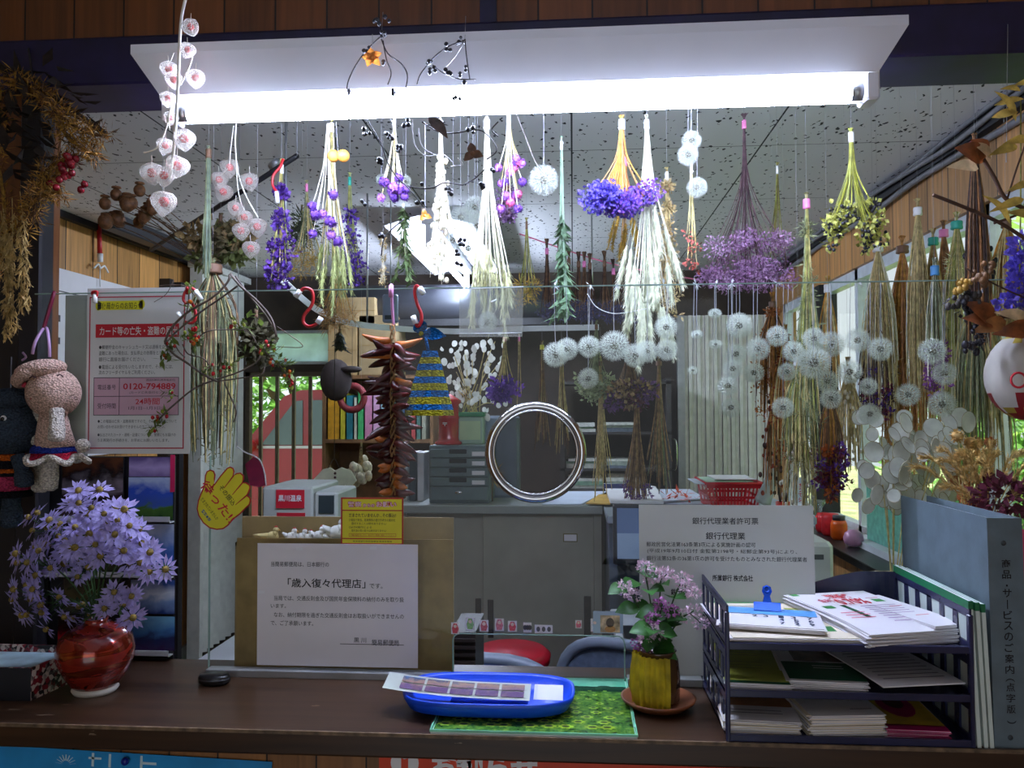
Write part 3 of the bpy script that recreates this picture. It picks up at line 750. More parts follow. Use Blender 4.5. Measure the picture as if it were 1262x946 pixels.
# stamp folder lying on the tray rim
fold = thing('stamp_folder', 'long clear folder of picture stamps lying across the blue tray', 'folder', (tc.x, tc.y, tc.z + .027))
fw = [W(490, 866, 1.2), W(692, 880, 1.2)]
def FP(u, v):
    """u along the folder, v across; the left end sags a little over the tray rim"""
    x = tc.x - .158 + u * .272; y = 1.208 + v * .05 - u * .004 + .012 * (1 - u); z = CZ + .034 - .003 * u + .008 * (u - .5) ** 2 * 4 * (1 if u < .5 else .2)
    return Vector((x, y, z + .008 * v))
def strip(m, u0, u1, v0, v1, dz, k=8):
    mb = MB(m); vs = []
    for i in range(k + 1):
        u = u0 + (u1 - u0) * i / k; vs += [FP(u, v0) + Vector((0, 0, dz)), FP(u, v1) + Vector((0, 0, dz))]
    return mb.add(vs, [(2 * i, 2 * i + 2, 2 * i + 3, 2 * i + 1) for i in range(k)])
strip(P('folder leaf', (206, 210, 196), .3, .06, 14), 0, .82, 0, 1, 0).build('folder_leaf', fold)
strip(P('white flap', (222, 222, 232), .35, .03, 14), .84, 1.0, .05, .95, .001).build('flap', fold)
pics = printed('lavender field stamp', [(0, (120, 90, 130)), (.3, (190, 150, 130)), (.45, (80, 100, 130)), (.6, (110, 160, 226)), (1, (200, 220, 240))], (90, 60, 60), .5, axis=1, lo=-.03, hi=.03)
for r_ in range(2):
    for k in range(5):
        u0 = .09 + k * .142
        strip(pics, u0, u0 + .128, .12 + r_ * .40, .46 + r_ * .40, .0012, 2).build('stamp', fold)
strip(clear('clear cover', (246, 248, 250), .06, .08), 0, .86, -.02, 1.02, .002).build('cover', fold)

# ---- black puck, patterned box
mb = MB(P('black rubber', (20, 20, 22), .3, .1, 20)); p = onc(264, 842)
mb.lathe([(.018, 0), (.023, .003), (.0235, .012), (.021, .016), (.0, .0165)], (p.x, p.y, CZ), 24, None, 1.15, .8)
pk = mb.build('ink_pad', None, 'small round black case at the left end of the screen rail', 'case')
MB(P('dark lid band', (60, 60, 64), .3, .1, 20)).lathe([(.0237, .0085), (.0240, .0095), (.0237, .0105)], (p.x, p.y, CZ), 24, None, 1.15, .8).build('lid_seam', pk)
m, nt, b, out = newmat('kimono pattern'); vn = nd(nt, 'ShaderNodeTexVoronoi'); vn.inputs['Scale'].default_value = 150; nt.links.new(coords(nt), vn.inputs['Vector'])
s2 = nd(nt, 'ShaderNodeSeparateXYZ'); nt.links.new(vn.outputs['Color'], s2.inputs[0])
nt.links.new(ramp(nt, math_(nt, 'ADD', math_(nt, 'MULTIPLY', s2.outputs[0], .7), math_(nt, 'MULTIPLY', noise(nt, 70), .4)), [(0.3, (26, 22, 26)), (.45, (156, 24, 44)), (.62, (30, 24, 28)), (.75, (208, 190, 180))]), b.inputs['Base Color']); b.inputs['Roughness'].default_value = .5
kp = m
bxo = thing('paper_box', 'patterned red black and white paper box at the left end of the counter', 'box', (-.93, 1.31, CZ))
a0 = onc(48, 858); bx_ = (-1.06, 1.225); ex = a0.x
mb = MB(kp); zt = CZ + .052
A_ = [(-1.06, 1.235), (ex, 1.245), (ex + .015, 1.37), (-1.06, 1.37)]
for i in range(4):
    q0, q1 = A_[i], A_[(i + 1) % 4]; mb.mat(kp if i else P('black box end', (30, 32, 40), .4, .1, 20)).quad((*q0, CZ), (*q1, CZ), (*q1, zt), (*q0, zt))
ins = [(x * .97 + -.97 * .03, y * .93 + 1.305 * .07) for x, y in A_]
mb.mat(kp)
for i in range(4):
    mb.quad((*A_[i], zt), (*A_[(i + 1) % 4], zt), (*ins[(i + 1) % 4], zt), (*ins[i], zt)); mb.quad((*ins[i], zt), (*ins[(i + 1) % 4], zt), (*ins[(i + 1) % 4], zt - .03), (*ins[i], zt - .03))
mb.build('box_body', bxo)
MB(P('pale tissue', (170, 196, 204), .7, .1, 30)).add([(*ins[i], zt - .012) for i in range(4)], [(0, 1, 2, 3)]).build('tissue', bxo)

# ---- red glazed vase with asters
vc = onc(120, 850); vc = Vector((vc.x, 1.295, CZ)); q = 1.295 / 1000
m, nt, b, out = newmat('red brown glaze')
mp = nd(nt, 'ShaderNodeMapping'); mp.inputs['Scale'].default_value = (9, 9, 46); nt.links.new(coords(nt), mp.inputs[0])
nt.links.new(ramp(nt, noise(nt, 1.0, mp.outputs[0], 5, 1.2), [(.3, (92, 20, 14)), (.55, (140, 36, 22)), (.62, (176, 100, 50)), (.8, (190, 150, 80))]), b.inputs['Base Color'])
nt.links.new(math_(nt, 'MULTIPLY', math_(nt, 'GREATER_THAN', noise(nt, 1.0, mp.outputs[0], 5, 1.2), .5), .8), b.inputs['Metallic'])
b.inputs['Roughness'].default_value = .2; b.inputs['Coat Weight'].default_value = .6; b.inputs['Coat Roughness'].default_value = .05
vase = thing('vase', 'round red brown glazed vase with white foot on the left counter', 'vase', vc)
pr = [(.024, .004), (.034, .012), (.046, .03), (.0565, .052), (.0585, .07), (.054, .088), (.042, .101), (.026, .109), (.019, .1105), (.0165, .115), (.0185, .12), (.0155, .119), (.014, .105)]
MB(m).lathe([(r_ * 1.03, z) for r_, z in pr], vc, 40).build('vase_body', vase)
MB(P('unglazed foot', (206, 200, 190), .6, .05, 20)).lathe([(.032, 0), (.0335, .002), (.036, .006), (.033, .011)], vc, 32).build('foot', vase)
petal = P('lilac petals', (172, 160, 214), .6, .12, 120, 0, .35); disk = P('aster heart', (120, 100, 40), .7, .35, 200); gstem = P('dark green stem', (48, 76, 36), .6, .2, 60, 0, .2)
def aster(mb2, c, d, r):
    u, v = perp(d); n = random.randint(12, 16)
    for i in range(n):
        a = 6.2832 * i / n + U(-.12, .12); o = u * math.cos(a) + v * math.sin(a)
        mb2.dia(c + o * r * .2, (o + d * U(-.15, .3)).normalized(), d.cross(o), r * U(.75, .95), r * .31)
neck = vc + Vector((0, 0, .118))
cen = W(103, 690, 1.29)
lbs = ['tallest lilac aster spray at the top of the vase bouquet', 'lilac aster spray leaning furthest left over the dark box', 'low lilac aster spray drooping at the left over the vase', 'lilac aster spray reaching right in front of the sky postcard', 'lilac aster spray at the lower right above the vase shoulder', 'lilac aster spray facing the viewer in the bouquet centre', 'lilac aster spray at the upper left of the bouquet', 'lilac aster spray at the upper right of the bouquet', 'lilac aster spray hanging low in front of the vase neck', 'lilac aster spray at the mid left edge of the bouquet', 'lilac aster spray at the mid right edge of the bouquet', 'lilac aster spray at the back behind the centre one', 'lilac aster spray just above and left of the centre', 'lilac aster spray just above and right of the centre']
tgt = [(108, 618), (38, 735), (62, 750), (180, 690), (150, 745), (105, 690), (62, 650), (150, 640), (112, 755), (45, 690), (165, 665), (110, 660), (85, 665), (128, 668)]
for (px, py), lb in zip(tgt, lbs):
    e = W(px, py, 1.29 + U(-.05, .045)); sp_ = thing('aster_spray', lb, 'flower', neck - Vector((0, 0, .03)), 'asters in the red vase')
    mid = neck.lerp(e, .5) + Vector((0, 0, .02)); ms = MB(gstem); main = bez([neck - Vector((0, 0, .03)), neck, mid, e], 5)
    ms.tube(main, .0014, 5)
    for k in range(7):
        ang = k * 2.4; rad = (0 if k == 0 else U(.018, .034)); cc = e + Vector((math.cos(ang) * rad, U(-.025, .008), math.sin(ang) * rad * .85))
        ms.tube([main[-4], main[-2].lerp(cc, .5), cc], .0008, 4)
        d = ((cc - cen) * 1.1 + Vector((U(-.02, .02), -.07, U(0, .04)))).normalized()
        r_ = U(.019, .0245)
        mp_ = MB(petal); aster(mp_, cc, d, r_); fo = mp_.build('flower_head', sp_)
        mh = MB(disk); mh.ball(cc + d * .0015, r_ * .24, 8, 5, (1, 1, 1)); mh.build('flower_disc', fo)
    for k in range(7):
        p_ = main[random.randint(6, len(main) - 1)]; d = (rdir() + Vector((0, -.3, 0))).normalized()
        ms.dia(p_, d, perp(d)[0], U(.02, .035), .007)
    ms.build('stem', sp_)

# ---- postcard rack at the left post
rk = thing('postcard_rack', 'black postcard rack with clear rails standing left on the counter', 'rack', W(137, 806, 1.475))
a, c = W(58, 806, 1.475), W(217, 562, 1.475); a.z = CZ
mb = MB(P('black rack panel', (24, 22, 28), .35, .15, 20)).box((-1.03, 1.47, CZ), (c.x, 1.475, c.z)); mb.build('back_panel', rk)
for yy in (643, 711, 806):
    z = W(137, yy, 1.465).z; MB(P('clear rail', (190, 192, 196), .25, .05, 20)).box((-1.0, 1.452, z), (c.x, 1.47, z + .0025)).box((-1.0, 1.452, z), (c.x, 1.4535, z + .012)).build('rail', rk)
sk = [(0, (30, 62, 26)), (.28, (70, 110, 40)), (.36, (60, 90, 160)), (.7, (50, 84, 190)), (1, (170, 186, 220))]
cards = [((158, 563, 214, 588), [(0, (120, 100, 150)), (.5, (170, 150, 200)), (1, (96, 80, 130))], 'lilac blossom postcard at the top right of the rack'),
 ((157, 589, 214, 641), sk, 'blue sky and dark meadow postcard in the upper right of the rack'),
 ((163, 647, 215, 707), [(0, (40, 90, 30)), (.15, (60, 110, 40)), (.25, (60, 100, 190)), (.6, (90, 130, 210)), (1, (190, 206, 230))], 'tall sky postcard with a daisy in the middle right of the rack'),
 ((160, 715, 216, 757), [(0, (40, 60, 120)), (.35, (120, 150, 200)), (.6, (200, 210, 226)), (1, (60, 90, 160))], 'white cloud postcard in the lower right of the rack'),
 ((159, 760, 216, 802), [(0, (50, 30, 70)), (.35, (40, 50, 90)), (.6, (70, 120, 180)), (1, (110, 170, 210))], 'mountain and blue sky postcard at the bottom right of the rack'),
 ((75, 566, 152, 641), [(0, (70, 58, 70)), (.4, (44, 34, 40)), (.55, (120, 110, 120)), (.8, (30, 24, 28)), (1, (90, 50, 30))], 'dusky waterfall postcard at the top left of the rack'),
 ((80, 648, 150, 708), [(0, (40, 50, 30)), (.5, (60, 70, 60)), (1, (30, 40, 60))], 'dark green postcard mostly hidden behind the asters'),
 ((78, 714, 150, 756), [(0, (30, 32, 24)), (.5, (70, 66, 40)), (1, (40, 40, 44))], 'brownish field postcard above the red maple one'),
 ((70, 760, 148, 803), [(0, (60, 8, 14)), (.45, (190, 30, 46)), (.6, (60, 10, 20)), (1, (24, 16, 20))], 'red maple leaf postcard at the bottom left of the rack')]
for i, (bx, st, lb) in enumerate(cards):
    hh = (bx[3] - bx[1]) * .00147
    mm = printed('postcard print ' + str(i), st, (30, 30, 45), .7, axis=2, lo=0, hi=hh)
    s = Sheet('postcard', lb, 'postcard', bx, 1.463, P('postcard border', (30, 30, 36), .3, .1, 9), 'postcards in the rack', .0006)
    s.rect((bx[0] + 1, bx[1] + 1, bx[2] - 1, bx[3] - 1), mm, 'picture'); s.done()
mb = MB(P('magenta strip', (200, 30, 90), .4, .1, 9)); s = Sheet('magenta_card', 'narrow magenta card edge beside the top right postcard', 'card', (209.5, 562, 215, 606), 1.4622, P('magenta strip', (0, 0, 0)), th=.0006); s.done()
# ================================================================ right end of the counter
navy = P('navy tray plastic', (44, 46, 78), .25, .1, 20, 0, 0.12)
TX0, TX1, TY0, TY1 = WZ(898, 916, CZ).x, WZ(1194, 916, CZ).x, 1.158, 1.412
tray = thing('letter_tray', 'navy plastic three tier letter tray full of leaflets on the counter', 'letter tray', ((TX0 + TX1) / 2, 1.28, CZ))
FZ = [CZ + .003, CZ + .064, CZ + .129]
for k, z in enumerate(FZ):
    mb = MB(navy).box((TX0, TY0 + .004, z), (TX1, TY1, z + .0025)).box((TX0, TY0, z - .003), (TX1, TY0 + .006, z + .007), None, .001)
    mb.build('shelf', tray)
    hh = .058
    for x in (TX0, TX1 - .003):
        mb = MB(navy); n = 6; yy0, yy1 = TY0, TY1; st = (yy1 - yy0) / n
        mb.box((x, yy0, z), (x + .003, yy1, z + .012)).box((x, yy0, z + hh - .012), (x + .003, yy1, z + hh))
        for j in range(n + 1):
            y = yy0 + st * j; mb.box((x, max(yy0, y - .007), z + .01), (x + .003, min(yy1, y + .007), z + hh - .01))
        mb.build('side_panel', tray)
    zt = z + hh
    w_ = TX1 - TX0
    prof = [(0, z), (w_, z), (w_, zt), (w_ * .82, zt), (w_ * .70, zt - .008), (w_ * .58, zt - .02), (w_ * .42, zt - .02), (w_ * .30, zt - .008), (w_ * .18, zt), (0, zt)]
    MB(navy).prism(prof, lambda u, v, w: Vector((TX0 + u, TY1 + w, v)), .003).build('back_panel', tray)
for x in (TX0 - .002, TX1 - .004):
    MB(navy).box((x, TY0 - .002, CZ), (x + .006, TY0 + .008, FZ[2] + .05), None, .0015).build('corner_post', tray)
def heap(name, label, cat, u0, u1, v0, v1, z, sheets, rot, mats, group=None, droop=0.0, topm=None, decor=None):
    """a stack of loose leaflets: each leaf slightly turned"""
    cx, cy = (u0 + u1) / 2, (v0 + v1) / 2; o = thing(name, label, cat, (cx, cy, z), group)
    mb = MB(mats[0]); w, d = (u1 - u0) / 2, (v1 - v0) / 2; zz = z
    for i in range(sheets):
        t = .0011 if sheets > 4 else .0022; a = rot + U(-.03, .03); ca, sa = math.cos(a), math.sin(a); ox, oy = U(-.003, .003), U(-.004, .002)
        def T(x, y, h): return Vector((cx + ox + x * ca - y * sa, cy + oy + x * sa + y * ca, h - droop * (max(0, -y / d) ** 2) * .8 + droop * .8))
        mb.mat(mats[i % len(mats)]); ks = 4; vs = []
        for j in range(ks + 1):
            y = -d + 2 * d * j / ks
            vs += [T(-w, y, zz), T(w, y, zz), T(-w, y, zz + t * .85), T(w, y, zz + t * .85)]
        fs = []
        for j in range(ks):
            b0 = j * 4; fs += [(b0, b0 + 4, b0 + 5, b0 + 1), (b0 + 2, b0 + 3, b0 + 7, b0 + 6), (b0, b0 + 2, b0 + 6, b0 + 4), (b0 + 1, b0 + 5, b0 + 7, b0 + 3)]
        fs += [(0, 1, 3, 2), (ks * 4, ks * 4 + 2, ks * 4 + 3, ks * 4 + 1)]
        mb.add(vs, fs); zz += t
    mb.build('leaves', o)
    if decor:
        def D(u, v, lift=.0004):
            x, y = (u - .5) * 2 * w, (v - .5) * 2 * d
            return T(x, y, zz + lift)
        decor(o, D)
    return o, zz
def patch(o, D, m, u0, v0, u1, v1, part='print', lift=.0005, k=3):
    mb = MB(m); vs = []
    for j in range(k + 1):
        v = v0 + (v1 - v0) * j / k; vs += [D(u0, v, lift), D(u1, v, lift)]
    mb.add(vs, [(2 * j, 2 * j + 1, 2 * j + 3, 2 * j + 2) for j in range(k)]); return mb.build(part, o)
def wtext(o, D, body, m, u0, v0, u1, v1, part='lettering', bold=.01, lift=.0009):
    mb = MB(m); mb.text(body, u0, v0, u1, v1, 0, lambda p: D(p.x, p.z, lift), bold); return mb.build(part, o)
grn, dgr, olv = P('leaf green print', (60, 140, 70), .5, .1, 30), P('dark green print', (14, 80, 48), .5, .1, 30), P('olive print', (150, 156, 60), .5, .1, 30)
cream, lpk, mg, blp = P('cream paper', (230, 218, 196), .7, .03, 9), P('pale pink print', (0, 0, 0)), P('magenta print', (176, 20, 96), .5, .08, 30), P('light blue print', (90, 160, 226), .5, .12, 40)
gtx = P('grey text print', (120, 116, 130), .6, .1, 60)
def lines(o, D, m, u0, u1, vs, part='lettering'):
    for v in vs: patch(o, D, m, u0, v, u1, v + .012, part, .0007, 1)
wx = lambda px: TX0 + (px - 900) / 290 * (TX1 - TX0)
# top tier
def dec(o, D):
    patch(o, D, grn, .02, .9, .98, .99); wtext(o, D, 'かんぽの窓口', white, .3, .92, .7, .97, lift=.001)
    patch(o, D, olv, .62, .6, .9, .75); lines(o, D, gtx, .1, .55, (.8, .76, .7)); patch(o, D, grn, .7, .15, .82, .27, 'leaf_print')
o, ztop = heap('leaflet_stack', 'green headed leaflets spread over the left half of the top tier', 'leaflets', wx(903), wx(1070), TY0 + .01, TY1 - .02, FZ[2] + .003, 9, .02, [paper, paper, cream], 'leaflets in the letter tray', 0, None, dec)
# calendar pad with clip
def dec(o, D):
    patch(o, D, blp, .02, .62, .98, .97); 
    for i, (tx, u, v) in enumerate((('2', .36, .44), ('3', .47, .44), ('1', .62, .44), ('3', .74, .44), ('7', .9, .44), ('4', .62, .28), ('5', .76, .28), ('6', .9, .28), ('7', .62, .1), ('2', .76, .1), ('9', .9, .1))):
        wtext(o, D, tx, P('calendar numeral', (50, 60, 90), .6, .1, 9), u - .026, v, u + .026, v + .13, 'numeral', .02)
cal, zc = heap('calendar_pad', 'blue headed day calendar pad lying askew on the top tier leaflets', 'calendar', wx(905), wx(1032), TY0 + .03, TY0 + .135, ztop + .003, 6, -.2, [paper], None, 0, None, dec)
bl2 = P('cobalt clip', (30, 90, 210), .25, .08, 12, .3)
clp = thing('bulldog_clip', 'blue bulldog clip gripping the top edge of the calendar pad', 'clip', (wx(975), TY0 + .128, zc))
cpos = Vector((wx(975), TY0 + .125, zc + .001)); Rz = Matrix.Translation(cpos) @ Matrix.Rotation(-.2, 4, 'Z')
mb = MB(bl2); mb.add([Rz @ Vector(p) for p in [(-.02, -.012, .001), (.02, -.012, .001), (.02, .004, .01), (-.02, .004, .01), (-.02, .012, .0), (.02, .012, .0)]], [(0, 1, 2, 3), (3, 2, 5, 4), (0, 3, 4), (1, 5, 2)]); mb.build('jaw', clp)
mb = MB(bl2).prism([(-.007, 0), (.007, 0), (.0045, .012), (.0075, .019), (.006, .026), (0, .029), (-.006, .026), (-.0075, .019), (-.0045, .012)], lambda u, v, w: Rz @ Vector((u, .004 + v * .35 + w, .008 + v * .9)), .0012); mb.build('handle', clp)
MB(bl2).torus(Rz @ Vector((0, .0115, .028)), .0045, .0016, 14, 6, Matrix.Rotation(1.2, 3, 'X')).build('eyelet', clp)
def dec(o, D):
    wtext(o, D, '資料請求', red, .36, .80, .66, .92, 'headline', .03); wtext(o, D, '0.70%', red, .36, .62, .72, .78, 'headline', .02)
    wtext(o, D, '金利', P('rose print', (220, 70, 110), .5, .05, 9), .18, .7, .34, .8); patch(o, D, dgr, .3, .3, .36, .62, 'leaf_print'); patch(o, D, grn, .03, .93, .12, .99, 'leaf_print'); patch(o, D, grn, .08, .55, .2, .62, 'leaf_print')
    lines(o, D, P('rose print', (0, 0, 0)), .12, .4, (.42, .36, .3)); lines(o, D, P('lilac print', (150, 110, 160), .5, .05, 9), .5, .92, (.56, .51, .46, .41, .36, .31, .26, .2))
    patch(o, D, grn, .8, .66, .92, .74, 'leaf_print')
heap('leaflet_stack', 'thick pile of red and green savings leaflets on the right of the top tier', 'leaflets', wx(1040), wx(1165), TY0 + .012, TY1 - .02, FZ[2] + .003, 17, .26, [paper], 'leaflets in the letter tray', .007, None, dec)
def dec(o, D): lines(o, D, red, .3, .7, (.9, .6, .3), 'lettering')
heap('leaflet', 'single curled leaflet standing at the right wall of the top tier', 'leaflets', wx(1130), wx(1180), TY0 + .03, TY1 - .04, FZ[2] + .0235, 2, .34, [paper], None, 0, None, dec)
# middle tier
def dec(o, D): patch(o, D, olv, .0, .05, 1, 1); patch(o, D, dgr, 0, 0, 1, .05); lines(o, D, P('olive text', (110, 110, 50), .5, .1, 30), .15, .7, (.75, .68, .5, .42, .35))
heap('booklet_stack', 'olive covered booklets at the left of the middle tier', 'booklets', wx(906), wx(985), TY0 + .012, TY1 - .05, FZ[1] + .003, 9, -.06, [paper], 'leaflets in the letter tray', 0, None, dec)
def dec(o, D): patch(o, D, dgr, 0, .03, 1, .42); patch(o, D, P('photo print', (90, 70, 60), .4, .4, 60), .2, .45, .95, .9, 'picture'); lines(o, D, white, .4, .8, (.33, .28), 'lettering')
heap('booklet_stack', 'dark green brochures with photo in the middle of the middle tier', 'booklets', wx(985), wx(1078), TY0 + .016, TY1 - .05, FZ[1] + .003, 11, -.1, [paper], 'leaflets in the letter tray', .003, None, dec)
def dec(o, D): lines(o, D, gtx, .12, .88, tuple(.1 + .06 * i for i in range(13)))
heap('leaflet', 'single typed sheet hanging over the right of the middle tier', 'leaflets', wx(1062), wx(1168), TY0 + .0, TY1 - .03, FZ[1] + .018, 1, .2, [paper], None, .004, None, dec)
# bottom tier
def dec(o, D): patch(o, D, P('tan print', (160, 110, 70), .5, .1, 30), .02, .3, .98, .75); lines(o, D, gtx, .1, .8, (.2, .14))
heap('leaflet_stack', 'pile of tan and white leaflets at the left of the bottom tier', 'leaflets', wx(904), wx(994), TY0 + .012, TY1 - .05, FZ[0] + .003, 18, -.05, [paper, cream, paper], 'leaflets in the letter tray', 0, None, dec)
def dec(o, D): patch(o, D, dgr, .18, .45, .4, .62); patch(o, D, P('tan print', (0, 0, 0)), .6, .5, .8, .62); lines(o, D, gtx, .6, .9, (.1,))
heap('leaflet_stack', 'thick fanned pile of white leaflets in the middle of the bottom tier', 'leaflets', wx(992), wx(1084), TY0 + .012, TY1 - .05, FZ[0] + .003, 27, .1, [paper, cream, paper], 'leaflets in the letter tray', .002, None, dec)
def dec(o, D):
    patch(o, D, P('mustard print', (206, 170, 50), .5, .1, 30), 0, .08, 1, 1); patch(o, D, mg, 0, .0, 1, .1)
    mb = MB(mg); mb.add([D(.5 + .3 * math.cos(6.2832 * i / 16), .55 + .3 * math.sin(6.2832 * i / 16), .0009) for i in range(16)], [tuple(range(16))]); mb.build('print', o)
    mb = MB(P('brown print', (90, 40, 30), .5, .1, 30)); mb.add([D(.5 + .17 * math.cos(6.2832 * i / 16), .6 + .16 * math.sin(6.2832 * i / 16), .0012) for i in range(16)], [tuple(range(16))]); mb.build('print', o)
heap('booklet_stack', 'magenta and mustard booklets at the right of the bottom tier', 'booklets', wx(1098), wx(1172), TY0 + .016, TY1 - .06, FZ[0] + .003, 10, -.06, [P('pale lilac paper', (222, 196, 214), .6, .06, 30), mg], 'leaflets in the letter tray', 0, None, dec)

# white folders with green tops, grey binder, magazines at the edge
for i, (px, lb) in enumerate(((1200, 'white folder with green top edge nearest the navy tray'), (1208, 'middle of three white folders with green tops'), (1215, 'white folder with green top edge nearest the grey binder'))):
    x = WZ(px, 917, CZ).x; t_ = .0052
    o = thing('folder', lb, 'folder', (x, 1.3, CZ), 'white folders beside the tray')
    top = [W(1108, 703, 1.45).z, 0][0]
    zt = CZ + .197 - .002 * i
    mb = MB(P('pale folder card', (208, 220, 214), .6, .03, 12)); x0 = x - .006 * 0
    sl = -.008
    mb.add([(x + dx + (sl if z_ > CZ + .01 else 0), y, z_) for z_ in (CZ, zt) for (dx, y) in ((0, 1.16), (t_, 1.16), (t_, 1.42), (0, 1.42))], [(3, 2, 1, 0), (4, 5, 6, 7), (0, 1, 5, 4), (1, 2, 6, 5), (2, 3, 7, 6), (3, 0, 4, 7)]); mb.build('cover', o)
    mb = MB(P('green folder edge', (10, 110, 66), .5, .08, 12)); mb.add([(x + dx + sl * 1.02, y, z_) for z_ in (zt - .011, zt + .0004) for (dx, y) in ((-.0003, 1.1595), (t_ + .0003, 1.1595), (t_ + .0003, 1.4205), (-.0003, 1.4205))], [(0, 1, 5, 4), (1, 2, 6, 5), (2, 3, 7, 6), (3, 0, 4, 7)]); mb.build('green_edge', o)
bg_ = P('slate binder cover', (96, 112, 122), .55, .06, 30, 0, 0, 0, .05)
bx0_ = WZ(1224, 918, CZ).x - .002; bx1_ = bx0_ + .046; zb = CZ + .31
bnd = thing('binder', 'tall grey blue binder with vertical title standing at the right end', 'binder', (bx0_ + .02, 1.3, CZ))
def lean(x, y, z): return Vector((x - (z - CZ) * .012, y, z))
mb = MB(bg_)
for (xa_, xb_, ya_, yb_) in ((bx0_, bx0_ + .003, 1.165, 1.455), (bx1_ - .003, bx1_, 1.165, 1.455), (bx0_, bx1_, 1.162, 1.166)):
    vs = [lean(x, y, z) for z in (CZ, zb) for x, y in ((xa_, ya_), (xb_, ya_), (xb_, yb_), (xa_, yb_))]
    mb.add(vs, [(3, 2, 1, 0), (4, 5, 6, 7), (0, 1, 5, 4), (1, 2, 6, 5), (2, 3, 7, 6), (3, 0, 4, 7)])
mb.build('cover', bnd)
MB(paper).box((bx0_ + .005, 1.18, CZ + .006), (bx0_ + .03, 1.44, zb - .008)).build('pages', bnd, plabel='white pages')
chars = list('商品・サービスのご案内') + ['︵'] + list('点字版') + ['︶']
mb = MB(ink); z = zb - .056; st = .0147; xc = (bx0_ + bx1_) / 2
for ch in chars:
    h = .0115; w_ = .0058
    if ch == '・': z += 0; mb.text('●', xc - .0012, z - .0075, xc + .0012, z - .0045, 1.1612, lambda p: lean(p.x, p.y, p.z)); z -= .0105; continue
    if ch == 'ー':
        mb.add([lean(xc - .0006, 1.1612, z), lean(xc + .0006, 1.1612, z), lean(xc + .0004, 1.1612, z - .0125), lean(xc - .0008, 1.1612, z - .0125)], [(0, 1, 2, 3)]); z -= st; continue
    if ch in '︵︶':
        sgn = 1 if ch == '︵' else -1; pts = []
        for k in range(9): a = math.pi * (.15 + .7 * k / 8); pts.append((xc + w_ * 1.15 * math.cos(a), (z - .007 + sgn * (.006 * math.sin(a) - .003))))
        for k in range(8): mb.add([lean(pts[k][0], 1.1612, pts[k][1] + .0007), lean(pts[k + 1][0], 1.1612, pts[k + 1][1] + .0007), lean(pts[k + 1][0], 1.1612, pts[k + 1][1] - .0007), lean(pts[k][0], 1.1612, pts[k][1] - .0007)], [(0, 1, 2, 3)])
        z -= .009; continue
    mb.text(ch, xc - w_, z - h, xc + w_, z, 1.1612, lambda p: lean(p.x, p.y, p.z), .012); z -= st
mb.build('title_lettering', bnd)
for zz in (zb - .034, CZ + .014): 
    mb = MB(P('finger hole rim', (54, 62, 70), .4, .1, 9)).ball(lean(xc - .002, 1.1620, zz), .0036, 14, 8, (1, .25, 1)); mb.build('finger_hole', bnd)
for i, (dx, c, t_, h, lb) in enumerate(((.002, (206, 210, 216), .007, .285, 'grey white magazine next to the grey binder'), (.0105, (196, 60, 110), .006, .29, 'pink covered magazine right of the grey binder'), (.018, (226, 226, 226), .012, .27, 'white catalogue at the far right edge of the counter'))):
    x = bx1_ + dx; o = thing('magazine', lb, 'magazine', (x, 1.3, CZ), 'magazines right of the binder')
    MB(paper).box((x + .001, 1.2, CZ), (x + t_ - .001, 1.42, CZ + h - .002)).build('pages', o)
    mb = MB(P('magazine cover ' + str(i), c, .4, .08, 40)); mb.box((x, 1.195, CZ), (x + .001, 1.42, CZ + h)).box((x + t_ - .001, 1.195, CZ), (x + t_, 1.42, CZ + h)).box((x, 1.194, CZ), (x + t_, 1.196, CZ + h)); mb.build('cover', o)

# ---- potted bloom in yellow wrap on a wooden saucer
pc = Vector((WZ(810, 866, CZ).x, 1.285, CZ)); q = .00129
pot = thing('flower_pot', 'jar wrapped in yellow gauze on a scalloped wooden saucer', 'pot', pc)
sau = thing('wooden_saucer', 'round brown wooden saucer under the yellow wrapped jar', 'saucer', pc)
mb = MB(P('turned wood', (120, 66, 36), .4, .2, 25)); mb.lathe([(.03, 0), (.044, .003), (.056, .012), (.058, .016), (.054, .016), (.042, .008), (0, .007)], pc, 32); mb.build('dish', sau)
mb = MB(P('brown jar', (84, 58, 34), .2, .15, 12, 0, 0, .5)).lathe([(.026, .0085), (.033, .014), (.034, .05), (.031, .075), (.0265, .085), (.029, .088), (.025, .0885), (.022, .07)], pc, 28); mb.build('jar', pot)
gz_ = P('yellow gauze', (222, 190, 40), .6, .2, 30, 0, .45)
mb = MB(gz_); prf = [(.037, .0082), (.0405, .03), (.0395, .06), (.036, .084)]; n = 48; vs = []
for (r_, z) in prf:
    for j in range(n + 1):
        a = math.pi * (.55 + 1.08 * j / n); k = 1 + .09 * math.sin(j * 1.9) + .05 * math.sin(j * .7 + z * 60); vs.append(pc + Vector((r_ * k * math.cos(a), r_ * k * math.sin(a), z)))
mb.add(vs, [(i * (n + 1) + j, i * (n + 1) + j + 1, (i + 1) * (n + 1) + j + 1, (i + 1) * (n + 1) + j) for i in range(3) for j in range(n)], True)
mb.build('gauze_wrap', pot)
lf = P('fresh green leaf', (52, 104, 40), .45, .2, 60, 0, .3); pkf = P('pale pink blossom', (232, 204, 220), .6, .1, 100, 0, .4); pkd = P('mauve blossom', (176, 110, 166), .6, .12, 100, 0, .3)
